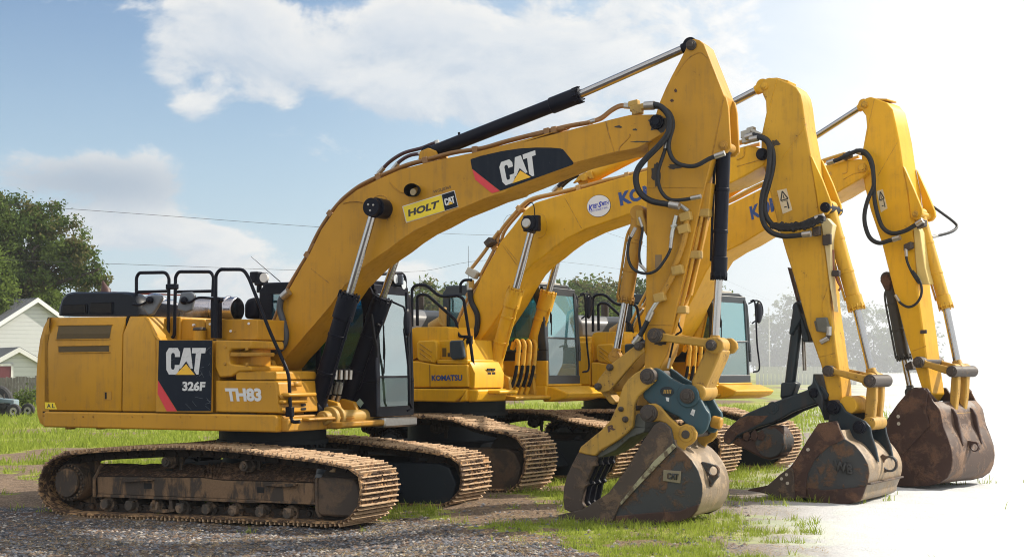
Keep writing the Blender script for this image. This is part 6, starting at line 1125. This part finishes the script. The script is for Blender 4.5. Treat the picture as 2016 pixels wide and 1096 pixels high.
# dead stalks and straw lying about
STR = leafy('straw', (.16, .12, .06), (.36, .28, .15), .2, 1.5)
def straw(n):
    u = rng.random(n); y = 1/((1-u)/12.4+u/26); x = (-.38+.70*rng.random(n))*y; g, gr_, wf_ = masks(x, y); k = (rng.random(n) < (.25+.5*gr_+.5*(1-g)*(y < 19))*(fbm(x*2.2, y*2.2, 3, 31) > .48)) & (wf_ < .6); x, y = x[k], y[k]; k = len(x)
    p = np.stack([x, y, ground_z(x, y)+.012+.015*rng.random(k)], -1); a = rng.random(k)*6.28; l = .02+.07*rng.random(k)**2; w = .0018+.002*rng.random(k); d = np.stack([np.cos(a)*l, np.sin(a)*l, (rng.random(k)-.3)*l*.5], -1); s_ = np.stack([-np.sin(a)*w, np.cos(a)*w, 0*w], -1)
    return np.stack([p-s_, p+s_, p+d*.6+s_, p+d*.6-s_, p+d], 1).reshape(-1, 3), k
blade_obj('dry_grass', [straw(60000)], STR, 'dry straw coloured stalks scattered over the gravel and bare soil')
# stones of the gravel
n = 90000; u = rng.random(n); y = 1/((1-u)/12.2+u/20.5); x = (-.40+.56*rng.random(n))*y; g, gv_, wf_ = masks(x, y); k_ = rng.random(n) < gv_*.85+.16*(y < 19.5)*(x < 3); x, y = x[k_], y[k_]; k = len(x)
s = .005+.022*rng.random(k)**3.6; a = rng.random(k)*6.28; P0 = np.stack([x, y, ground_z(x, y)+s*.1], -1)
tmpl = np.array([(1, 0, 0), (.2, .8, .1), (-.9, .35, 0), (-.6, -.7, .05), (.5, -.75, 0), (.1, .05, .75)]); jit = 1+.5*(rng.random((k, 6, 3))-.5); V = tmpl[None]*jit*s[:, None, None]*np.array([1.5, 1., 1.]); ca, sa = np.cos(a)[:, None], np.sin(a)[:, None]
V = np.stack([V[..., 0]*ca-V[..., 1]*sa, V[..., 0]*sa+V[..., 1]*ca, V[..., 2]], -1)+P0[:, None]; b = np.arange(k)[:, None]*6
f = np.concatenate([b+[i, (i+1) % 5, 5] for i in range(5)])
m, nt, out = mat_new('stone'); N = NT(nt); r_ = N.n('ShaderNodeNewGeometry').outputs['Random Per Island']; N.bsdf(out, N.mix(N.step(r_, .86, .97), N.mix(N.step(r_, .5, .55), N.mix(N.m('MULTIPLY', r_, 2.), (.018, .019, .023), (.16, .165, .185)), N.mix(N.m('MULTIPLY', N.m('SUBTRACT', r_, .5), 2.5), (.07, .045, .03), (.19, .13, .09))), (.36, .33, .29)), .7)
tag(raw_mesh('gravel', V.reshape(-1, 3), f, [m]), 'loose dark grey crushed stone under and before the nearest machine', 'gravel', kind='stuff')
# ================================================================== trees and shrubs
BARK = muddy('bark', (.05, .04, .032), (.10, .085, .07), .4, .9, 6, .03)
def tree(name, label, blobs, base, nclump, per, leaf, mats, trunk_r, group=None, limbs=5, cr=(.5, 1.0), cat='tree', seed=0):
    """blobs: crown lobes (centre, radii) in world metres; leaves sit in clumps near the lobes' skin"""
    g = np.random.default_rng(seed); base = Vector(base); root = tag(empty(name, base), label, cat, group)
    vol = np.array([r[0]*r[2] for _, r in blobs]); ids = g.choice(len(blobs), nclump, p=vol/vol.sum()); C = np.array([b[0] for b in blobs])[ids]-np.array(base); Rr = np.array([b[1] for b in blobs])[ids]
    d = g.normal(size=(nclump, 3)); d /= np.linalg.norm(d, axis=1)[:, None]; rad = g.random(nclump)**.33; rad = np.where(g.random(nclump) < .7, .72+.34*g.random(nclump), rad)
    cc = C+d*Rr*rad[:, None]; cs = cr[0]+(cr[1]-cr[0])*g.random(nclump)
    o = np.repeat(np.arange(nclump), per); off = g.normal(size=(len(o), 3))*.45; p = cc[o]+off*cs[o][:, None]*np.array([1, 1, .75])
    keep = p[:, 2] > .1; p, o = p[keep], o[keep]; k = len(p)
    nrm = g.normal(size=(k, 3))+d[o]*.6+np.array([0, 0, .5]); nrm /= np.linalg.norm(nrm, axis=1)[:, None]; t = np.cross(nrm, g.normal(size=(k, 3))); t /= np.linalg.norm(t, axis=1)[:, None]+1e-9; b = np.cross(nrm, t)
    s = (leaf*(.6+.8*g.random(k)))[:, None]; V = np.stack([p-t*s, p-b*s*.5, p+t*s, p+b*s*.5], 1).reshape(-1, 3); f = np.arange(k)[:, None]*4+np.arange(4)
    cr_ = raw_mesh('crown', V, f, mats, (g.random(nclump)*len(mats)).astype(int)[o]); cr_.parent = root
    mb = MB(); top = Vector(blobs[0][0])-base; h = max(.5, top.z); mb.tube(crv([(0, 0, -.2), (trunk_r*.3, 0, h*.3), (top.x*.5, top.y*.5, h*.65), tuple(top)]), [trunk_r*(1.25-1.05*i/18) for i in range(19)], 10)
    for i in range(limbs):
        q = Vector(blobs[(i+1) % len(blobs)][0])-base; st = Vector((top.x*.2, top.y*.2, h*(.3+.08*i))); e = st.lerp(q, .9)+Vector((g.normal()*.3, g.normal()*.3, g.normal()*.2)); mb.tube(crv([st, st.lerp(e, .4)+Vector((0, 0, .4)), st.lerp(e, .75), e]), [trunk_r*.5*(1-.85*j/18) for j in range(19)], 7)
        for _ in range(2):
            s2 = st.lerp(e, .55); mb.tube(crv([s2, s2.lerp(e, .6)+Vector((g.normal(), g.normal(), .6)), s2.lerp(e, .85)+Vector((g.normal()*.6, g.normal()*.6, g.normal()*.4))]), [trunk_r*.22*(1-.8*j/12) for j in range(13)], 6)
    t_ = mb.build('trunk', BARK, root, ang=60); return root
def lobes(px, D, k=1., dy=.8): return [(tuple(W(x, y, D+oz)), (rx*D/F*k, rx*D/F*dy, ry*D/F*k)) for x, y, rx, ry, oz in px]
LA = leafy('leaf_dark', (.026, .048, .012), (.065, .10, .026), .3, .5); LB = leafy('leaf_mid', (.045, .075, .018), (.10, .14, .036), .35, .5); LC = leafy('leaf_light', (.06, .10, .02), (.14, .19, .04), .4, .6); LO = leafy('leaf_olive', (.075, .080, .03), (.15, .14, .055), .35, .5)
tree('broadleaf_tree', 'big dark green broadleaf tree with visible limbs behind the white house', lobes([(40, 470, 75, 60, 0), (5, 425, 60, 40, 0), (85, 430, 50, 36, 1), (115, 470, 50, 40, 0), (140, 500, 45, 38, -1), (165, 535, 38, 34, 0), (110, 530, 60, 45, 1), (60, 545, 70, 45, -1), (0, 500, 70, 70, 0), (-60, 460, 80, 80, 0), (185, 560, 26, 26, 0), (120, 570, 60, 30, 1), (20, 580, 60, 30, 0), (-20, 400, 40, 28, 1)], 92), (*G(20, 800).xy, 0) if 0 else (W(10, 731, 92).x, 92, 0), 420, 90, .13, [LA, LB, LB, LO], .55, limbs=9, cr=(.42, .85), seed=1)
tree('broadleaf_tree', 'paler tree at the left edge, in front of the big dark tree', lobes([(-25, 545, 46, 42, 0), (-5, 580, 30, 30, 0), (-60, 590, 50, 50, 0)], 86), (W(-30, 731, 86).x, 86, 0), 90, 80, .13, [LB, LC], .3, limbs=3, seed=2)
tree('shrub', 'bright green shrub showing behind the white house roof', lobes([(95, 592, 14, 14, 0), (112, 600, 12, 12, 0)], 90), (W(100, 731, 90).x, 90, 0), 30, 60, .12, [LC], .1, limbs=2, cat='shrub', seed=3)
belt = [(770, 610, 40, 45, 150, 0), (838, 592, 32, 36, 150, 1), (885, 600, 36, 40, 152, 2), (930, 615, 34, 40, 155, 0), (980, 625, 40, 40, 160, 2), (1060, 612, 36, 50, 150, 1), (1118, 588, 34, 38, 150, 2), (1160, 585, 34, 36, 155, 1), (1205, 590, 34, 40, 150, 2), (1248, 596, 34, 40, 156, 0), (1330, 610, 40, 40, 170, 1), (1395, 606, 44, 42, 175, 0)]
kinds = ['dark green tree of the far tree line', 'rounded tree of the far tree line', 'uneven tree of the far line']
wh = ['behind the near cab mirror', 'left of the grab rails of the second machine', 'between the grab rails and the second boom', 'behind the second boom', 'under the second boom', 'over the roof of the second cab', 'just right of the second cab roof', 'behind the rails of the farthest machine', 'left of the near thumb cylinder', 'beside the near stick', 'under the farthest boom', 'over the farthest cab roof']
for i, (x, y, rx, ry, D, kd) in enumerate(belt):
    r = random.Random(i); bl = [(x, y, rx, ry, 0)]+[(x+r.uniform(-.7, .7)*rx, y+r.uniform(-.1, 1.2)*ry, rx*r.uniform(.5, .8), ry*r.uniform(.5, .75), r.uniform(-2, 2)) for _ in range(5)]+[(x+r.uniform(-.5, .5)*rx, y+ry*1.5, rx*.9, ry*.9, 0)]
    tree('far_tree', f'{kinds[kd]} {wh[i]}', lobes(bl, D), (W(x, 731, D).x, D, 0), 130, 34, .24, [[LA, LB], [LB, LO], [LB, LA, LO]][kd], .3, 'trees along the far edge of the field', 4, (.7, 1.3), seed=20+i)
for i, (x, y, w) in enumerate(((1185, 632, 26), (1222, 624, 30), (1262, 640, 28), (1150, 648, 26))):
    tree('field_shrub', ['yellow green shrub behind the hand rails of the farthest machine', 'tallest yellow green shrub left of the near thumb cylinder', 'yellow green shrub beside the near stick', 'yellow green shrub just right of the second cab'][i], lobes([(x, y, w, 26, 0), (x+w*.5, y+20, w*.8, 22, 0), (x-w*.5, y+25, w*.8, 22, 0), (x, y+50, w, 30, 0)], 110), (W(x, 731, 110).x, 110, 0), 60, 40, .17, [LC, LB], .08, 'shrubs in the field', 2, (.5, .9), cat='shrub', seed=60+i)
for i, (x, y, rx, ry) in enumerate(((1505, 668, 34, 42), (1560, 640, 40, 56), (1610, 655, 40, 55), (1660, 640, 44, 60), (1720, 655, 46, 60), (1790, 660, 50, 50))):
    D = 1900; bl = [(x, y, rx, ry, 0), (x-rx*.5, y+ry*.7, rx*.7, ry*.6, 14), (x+rx*.5, y+ry*.8, rx*.7, ry*.6, -14), (x, y+ry*1.2, rx*.8, ry*.5, 0)]
    tree('distant_tree', ['pale distant tree beside the farthest cab', 'pale distant tree left of the dark folded thumb', 'pale distant tree behind the dark folded thumb', 'pale distant tree seen behind the middle stick', 'pale distant tree between the two right hand sticks', 'pale distant tree behind the farthest stick'][i], lobes(bl, D), (W(x, 731, D).x, D, 0), 110, 34, 2.5, [LB, LC], 2., 'distant trees in the haze', 3, (7., 14.), seed=80+i)
# ================================================================== house, shed, fence, tractor, wires
def wall_mat(name, col, pitch):
    m, nt, out = mat_new(name); N = NT(nt); v = N.obj(); z = N.n('ShaderNodeSeparateXYZ'); N.put(z.inputs[0], v); f = N.m('FRACT', N.m('DIVIDE', z.outputs[2], pitch)); a = N.noise(v, 3, 4)
    N.bsdf(out, N.mix(N.step(f, .0, .10), tuple(x*.55 for x in col), N.mix(a, tuple(x*.92 for x in col), col)), .7, 0, f, .03, .8, .3); return m
def roof_mat(name, col):
    m, nt, out = mat_new(name); N = NT(nt); v = N.obj(); a = N.noise(v, 2, 4); N.bsdf(out, N.mix(a, tuple(x*.8 for x in col), col), .4, .3); return m
SID = wall_mat('white_siding', (.55, .57, .585), .24); ROOF = roof_mat('metal_roof', (.17, .18, .20)); TRIM = plain('white_trim', (.70, .70, .69), .6); DOOR = plain('maroon_door', (.13, .03, .04), .5)
def gable_house(name, label, org, yaw, L, Wd, eave, ridge, over, cat='house', extra=None):
    r = tag(empty(name, org, yaw), label, cat); mb = MB(); h = Wd/2       # ridge along -X, gable end at X = 0
    mb.add([(0, -h, 0), (0, h, 0), (0, h, eave), (0, 0, ridge), (0, -h, eave), (-L, -h, 0), (-L, h, 0), (-L, h, eave), (-L, 0, ridge), (-L, -h, eave)], [(0, 1, 2, 3, 4), (9, 8, 7, 6, 5), (1, 6, 7, 2), (5, 0, 4, 9)]); mb.build('wall', SID, r, smooth=False)
    mb = MB(); sl = (ridge-eave)/h; e = h+over; ze = ridge-sl*e
    for s in (-1, 1):
        mb.loft([[(over, 0, ridge+.10), (-L-over, 0, ridge+.10)], [(over, s*e, ze+.10), (-L-over, s*e, ze+.10)]])
    rf = mb.build('roof', ROOF, r, solid=.08, smooth=False, recalc=False)
    mb = MB(); n = int((L+2*over)/.4)
    for s in (-1, 1):
        for k in range(n+1):
            x = over-k*.4-.02; a, b = Vector((x, 0, ridge+.13)), Vector((x, s*e, ze+.13)); d = (b-a)/2; mb.obox((a+b)/2, (.018, 0, 0), d, (0, 0, .035))
    mb.build('standing_seam', ROOF, rf, smooth=False)
    mb = MB()
    for s in (-1, 1): a, b = Vector((over+.03, 0, ridge+.02)), Vector((over+.03, s*e, ze+.02)); mb.obox((a+b)/2, (.03, 0, 0), (b-a)/2, (0, 0, .13)); 
    mb.pieces('barge_board', TRIM, rf, smooth=False)
    for y in (-h, h): MB().box(-.02, .06, y-.06, y+.06, 0, eave).build('corner_board', TRIM, r, smooth=False)
    if extra: extra(r)
    return r
q = W(69, 588, 86); gable_house('white_house', 'white sided house with a dark standing seam metal roof behind the fence', (q.x, 86, 0), -.75, 12, 6.2, q.z-2.05, q.z-.1, .3)
def shed_extra(r):
    d = MB().box(.0, .05, -1.5, -.35, .0, 1.98).build('door', DOOR, r, .01); MB().box(.0, .07, -1.62, -1.5, 0, 2.1).box(.0, .07, -.35, -.23, 0, 2.1).box(0, .07, -1.62, -.23, 1.98, 2.1).build('frame', TRIM, d)
q = W(35, 689, 78); gable_house('small_shed', 'low white shed with a grey gable roof and maroon door before the white house', (q.x, 78, 0), -.95, 4, 3.4, q.z-.95, q.z, .22, 'shed', shed_extra)
WOOD = muddy('weathered_wood', (.16, .15, .13), (.25, .24, .215), .5, .9, 4, .01, (6, 6, .6)); fr_ = tag(empty('wooden_fence', (W(-40, 731, 70).x, 70, 0)), 'weathered grey picket fence of upright boards behind the old tractor', 'fence'); mb = MB(); rnd = random.Random(2)
for k in range(40):
    x = k*.155; mb.prism([(x, -.1), (x+.142, -.1), (x+.142, 1.42+rnd.uniform(-.05, .05)), (x, 1.42+rnd.uniform(-.05, .05))], rnd.uniform(-.01, .01), .025)
mb.build('board', WOOD, fr_, smooth=False, label=None); mb = MB(); mb.box(-.1, 6.3, .03, .07, .35, .45); mb.box(-.1, 6.3, .03, .07, 1.05, 1.15); mb.build('rail', WOOD, fr_)
for k in range(3): MB().box(k*2.6, k*2.6+.1, .07, .17, -.2, 1.5).build('post', WOOD, fr_)
tree('weeds', 'tall green weeds growing against the picket fence', lobes([(10, 790, 14, 10, 0), (48, 788, 12, 16, 0), (60, 776, 6, 22, 0), (30, 796, 20, 9, 0)], 68), (W(40, 800, 68).x, 68, 0), 40, 50, .07, [LC, LB], .02, limbs=2, cr=(.25, .5), cat='weeds', seed=9)
# old tractor
D = 55.; o = W(30, 731, D); tr_ = tag(empty('old_tractor', (o.x, D, ground_z(np.array([o.x]), np.array([D]))[0]), -.15), 'old faded blue farm tractor parked by the fence at the left edge', 'tractor'); Tx = lambda px: (px-30)*D/F; Tz = lambda py: (814-py)*D/F
TB = paint('tractor_blue', (.18, .25, .29), .6, .5, .7); mb = MB(); mb.prism([(Tx(-14), Tz(775)), (Tx(33), Tz(779)), (Tx(35), Tz(796)), (Tx(28), Tz(797)), (Tx(26), Tz(786)), (Tx(-14), Tz(786))], -.22, .22); hd = mb.build('hood', TB, tr_, .03); mb = MB(); mb.prism([(Tx(30), Tz(780)), (Tx(34), Tz(780)), (Tx(35), Tz(803)), (Tx(29), Tz(803))], -.2, .2); mb.build('grille', TB, tr_, .01)
mb = MB(); mb.box(Tx(-12), Tx(26), -.16, .16, Tz(808), Tz(787)); mb.ycyl((Tx(14), Tz(792)), -.25, -.1, .1); mb.ycyl((Tx(4), Tz(794)), -.24, -.1, .07); mb.box(Tx(24), Tx(34), -.5, .5, Tz(806), Tz(802)); mb.build('engine', plain('engine_dark', (.03, .03, .032), .7, 0, .4), tr_, .01)
for px, py, r, w, yy in ((44, 806, .27, .16, -.55), (44, 806, .27, .16, .55), (-22, 796, .60, .3, -.6), (-22, 796, .6, .3, .6)):
    mb = MB(); c = (Tx(px), r-.02); k = 24; rows = [[(c[0]+rr*math.cos(2*math.pi*i/k), yy+s, c[1]+rr*math.sin(2*math.pi*i/k)) for i in range(k)] for rr, s in ((r*.55, -w/2), (r*.9, -w/2), (r, -w/4), (r, w/4), (r*.9, w/2), (r*.55, w/2), (r*.55, -w/2))]; mb.loft(rows, close=True); wl = mb.build('wheel', plain('tyre', (.025, .025, .026), .8), tr_)
    mb = MB(); mb.ycyl(c, yy-w*.3, yy+w*.3, r*.56, 24); mb.ycyl(c, yy-w*.5, yy+w*.5, r*.2, 16, 1); mb.build('rim', [plain('rim_pale', (.38, .37, .33), .6), BLKM], wl)
mb = MB(); mb.tube([(Tx(8), 0, Tz(778)), (Tx(8), 0, Tz(768))], .03); mb.build('exhaust_pipe', PINM, tr_); mb = MB(); mb.prism([(Tx(-30), Tz(778)), (Tx(-18), Tz(780)), (Tx(-18), Tz(776)), (Tx(-28), Tz(772))], -.2, .2); mb.build('seat', BLKM, tr_, .02)
# overhead wires
WIR = plain('wire', (.03, .03, .035), .6)
for lab, pts in (('upper overhead wire sagging behind the big tree and the nearest boom', [(-300, 385, 62), (0, 402, 64), (300, 423, 67), (630, 447, 71), (820, 457, 76), (970, 463, 84), (1225, 468, 110), (1515, 590, 420)]), ('lower overhead wire passing just above the grab rails', [(-300, 497, 62), (0, 511, 64), (330, 523, 68), (600, 532, 74), (800, 535, 82), (1230, 531, 120), (1515, 592, 420)])):
    mb = MB(); mb.tube(crv([W(*p) for p in pts], 10), .009, 6); tag(mb.build('overhead_wire', WIR, None), lab, 'wire', 'overhead wires')
PALE = plain('hazed_wood', (.62, .62, .60), .9)  # wood colour paled to paint haze over the far pole and fence
pl = tag(empty('utility_pole', (W(1515, 731, 420).x, 420, 0)), 'thin pale utility pole far off behind the farthest cab mirror', 'pole'); mb = MB(); mb.cyl((0, 0, -.2), (0, 0, 20.), .17, .12, 12); mb.build('shaft', PALE, pl); mb = MB(); mb.box(-.4, .4, -.06, .06, 19.2, 19.35); mb.build('crossarm', PALE, pl)
ff = tag(empty('distant_fence', (W(1488, 731, 190).x, 190, 0)), 'pale board fence across the far field beyond the farthest cab', 'fence'); mb = MB()
for k in range(26): mb.box(k*.5, k*.5+.44, 0, .03, 0, 2.3)
mb.build('board', PALE, ff, smooth=False); mb = MB(); mb.box(0, 13, .03, .08, .5, .62); mb.box(0, 13, .03, .08, 1.4, 1.52); mb.build('rail', PALE, ff)
# ================================================================== machines and small things
build_near_root = build_near(); near_arm(build_near_root)
mid_root = tag(empty('excavator', (M2.L, M2.d, 0), -M2.yaw), 'middle excavator, bright yellow, with KOMATSU on its tool box and a dark bucket', 'excavator', 'excavators parked in a row'); body = komatsu_body(mid_root); middle_arm(mid_root)
far_root = tag(empty('excavator', (M3.L, M3.d, 0), -M3.yaw), 'farthest excavator, bright yellow with a rusty brown bucket, its cab at the right', 'excavator', 'excavators parked in a row')
for o in body: copy_tree(o, far_root)
old = set(far_root.children); far_arm(far_root)
for o in far_root.children:        # slew everything above the swing ring
    if not o.name.startswith(('crawler_track', 'car_body', 'swing_ring')): o.rotation_euler.z = M3.yaw-M3A.yaw
c = M1.V('A', (1350, 540), -.9); w_ = Vector(M1_w(c)) if 0 else Vector((M1.L+c.x*M1.c+c.y*M1.s, M1.d-c.x*M1.s+c.y*M1.c, c.z)); zt = M1.P('A', (1050, 545), -1.42)[1]-.012
can = tag(empty('spray_can', (w_.x, w_.y, zt)), 'green can standing on the deck of the nearest excavator beside the handrail', 'can'); MB().cyl((0, 0, 0), (0, 0, .16), .048).cyl((0, 0, .16), (0, 0, .185), .048, .03).build('body', plain('can_green', (.07, .22, .05), .35), can, .004); MB().cyl((0, 0, .185), (0, 0, .235), .032).build('cap', plain('cap_green', (.30, .42, .22), .4), can, .006)
# ================================================================== light, sky, air
SUN_EL, SUN_AZ = math.radians(38), math.radians(69)     # azimuth to the right of the viewing direction
sun = bpy.data.lights.new('sun', 'SUN'); sun.energy = 4.9; sun.angle = math.radians(.5); sun.color = (1, .90, .76); so = bpy.data.objects.new('sun', sun); COL.objects.link(so)
sdir = Vector((math.sin(SUN_AZ)*math.cos(SUN_EL), math.cos(SUN_AZ)*math.cos(SUN_EL), math.sin(SUN_EL))); so.rotation_euler = sdir.to_track_quat('Z', 'Y').to_euler(); so.location = sdir*60
wd = bpy.data.worlds.new('World'); S.world = wd; wd.use_nodes = True; nt = wd.node_tree; nt.nodes.clear(); N = NT(nt)
out = N.n('ShaderNodeOutputWorld'); bg = N.n('ShaderNodeBackground'); bg.inputs[1].default_value = .12; nt.links.new(bg.outputs[0], out.inputs[0])
sky = N.n('ShaderNodeTexSky', sky_type='NISHITA'); sky.sun_disc = False; sky.sun_elevation = SUN_EL; sky.sun_rotation = SUN_AZ; sky.air_density = 1.; sky.dust_density = 1.2; sky.ozone_density = 1.3
dr = N.n('ShaderNodeTexCoord').outputs['Generated']; sx = N.n('ShaderNodeSeparateXYZ'); N.put(sx.inputs[0], dr)
az = N.m('ARCTAN2', sx.outputs[0], sx.outputs[1]); el = N.m('ARCSINE', sx.outputs[2])
def dens(du, dv):
    u = N.m('ADD', az, du); w = N.m('ADD', el, dv); cv = N.n('ShaderNodeCombineXYZ'); N.put(cv.inputs[0], N.m('MULTIPLY', u, 1.)); N.put(cv.inputs[1], N.m('MULTIPLY', w, 1.7)); nz = N.m('ADD', N.m('MULTIPLY', N.noise(cv.outputs[0], 10., 9, .60, .5), .78), N.m('MULTIPLY', N.noise(cv.outputs[0], 34., 6, .62, .3), .22))
    tot = None
    for px, py, rx, ry, k in SKYB:
        u0, v0 = math.atan((px-CX)/F), math.atan((731-py)/F); ax = N.m('DIVIDE', N.m('SUBTRACT', u, u0), rx/F); ay = N.m('DIVIDE', N.m('SUBTRACT', w, v0), ry/F); r2 = N.m('ADD', N.m('MULTIPLY', ax, ax), N.m('MULTIPLY', ay, ay)); g = N.m('MULTIPLY', N.m('EXPONENT', N.m('MULTIPLY', r2, -1.)), k); tot = g if tot is None else N.m('ADD', tot, N.m('MULTIPLY', g, N.m('SUBTRACT', 1., N.m('MULTIPLY', tot, .55))))
    far = N.m('MULTIPLY', N.step(N.m('ABSOLUTE', az), .40, .7), .52)      # broken cloud over the rest of the sky
    return N.m('ADD', N.m('ADD', N.m('MULTIPLY', tot, .86), far), N.m('MULTIPLY', N.m('SUBTRACT', nz, .5), 3.2)), tot
SKYB = [(360, 90, 120, 70, .62), (480, 60, 150, 70, .75), (600, 110, 110, 60, .75), (700, 165, 110, 40, .72), (800, 195, 70, 28, .6), (375, 215, 60, 36, .72), (330, 150, 60, 60, .5), (520, 20, 200, 40, .6), (130, 10, 110, 26, .55), (860, 60, 170, 80, .8), (1000, 120, 240, 90, .85), (1150, 90, 200, 90, .7), (920, 185, 150, 50, .6), (800, 130, 60, 50, .4), (760, 20, 80, 40, .5),
        (120, 360, 140, 45, .75), (250, 345, 110, 45, .70), (330, 385, 90, 30, .5), (20, 380, 60, 40, .4), (300, 470, 190, 55, .66), (440, 480, 110, 40, .55), (180, 440, 110, 40, .55), (380, 560, 300, 60, .5), (820, 540, 90, 40, .5), (700, 560, 180, 50, .45), (1300, 60, 300, 200, .55), (1150, 200, 200, 80, .35), (960, 230, 90, 30, .4), (560, 200, 60, 24, .4), (480, 300, 200, 40, .25), (640, 60, 70, 40, .3)]
d0, t0 = dens(0, 0); d1, _ = dens(.007, .010)
cov = N.step(d0, .28, .66); lit = N.m('ADD', .52, N.m('MULTIPLY', N.m('SUBTRACT', d0, d1), 1.5), clamp=True); thick = N.step(d0, .62, 1.15)
K = 1/.12
cl = N.mix(lit, (.40*K, .46*K, .53*K), (.67*K, .66*K, .635*K)); cl = N.mix(N.m('MULTIPLY', thick, .5), cl, (.46*K, .51*K, .57*K))
lowc = (math.atan((731-375)/F), math.atan((180-CX)/F)); low = N.m('EXPONENT', N.m('MULTIPLY', N.m('ADD', N.m('POWER', N.m('DIVIDE', N.m('SUBTRACT', el, lowc[0]), .020), 2.), N.m('POWER', N.m('DIVIDE', N.m('SUBTRACT', az, lowc[1]), .085), 2.)), -1.)); cl = N.mix(N.m('MULTIPLY', low, .95), cl, (.21*K, .28*K, .37*K))
back = N.step(N.m('ABSOLUTE', az), .9, 1.7); cl = N.mix(back, cl, (1.30*K, 1.25*K, 1.16*K))  # unseen clouds behind the camera, brightened as added fill for the near sides
sk = N.mix(1., sky.outputs[0], (.34, .54, .71), 'MULTIPLY'); sk = N.mix(N.step(el, .30, -.02, 0., .75), sk, (.40*K, .57*K, .66*K)); sk = N.mix(N.step(az, -.20, .12, 0., .45), sk, (.52*K, .64*K, .70*K))
c = N.mix(N.m('MULTIPLY', cov, .88), sk, cl); wz = N.m('ADD', N.m('SUBTRACT', az, N.m('MULTIPLY', el, .12)), N.m('MULTIPLY', N.m('SUBTRACT', d0, .6), .03)); wht = N.m('MULTIPLY', N.step(wz, .0, .29), N.step(az, 1.3, .6)); c = N.mix(wht, c, (.82*K, .82*K, .82*K))
c = N.mix(N.step(sx.outputs[2], .0, -.03), c, (.35*K, .36*K, .33*K)); nt.links.new(c, bg.inputs[0])
HAZE = .00038
if HAZE:
    hz = MB(); hz.box(-1400, 1400, -30, 2150, -3, 130); ho = hz.build('haze', mat_new('haze')[0], None, smooth=False); tag(ho, 'thin bright summer haze filling the air over the yard', 'haze', kind='stuff'); m = ho.data.materials[0]; nt = m.node_tree; o_ = nt.nodes[0]; pv = nt.nodes.new('ShaderNodeVolumePrincipled'); pv.inputs['Color'].default_value = (.93, .96, 1, 1); pv.inputs['Density'].default_value = HAZE; pv.inputs['Anisotropy'].default_value = .3; nt.links.new(pv.outputs[0], o_.inputs['Volume'])
S.view_settings.view_transform = 'Standard'; S.view_settings.look = 'None'; S.view_settings.exposure = .5; S.view_settings.gamma = 1
S.cycles.max_bounces = 6; S.cycles.transparent_max_bounces = 16; S.cycles.volume_bounces = 0
S.cycles.use_denoising = True; S.cycles.filter_width = 1.05; S.cycles.denoising_prefilter = 'ACCURATE'
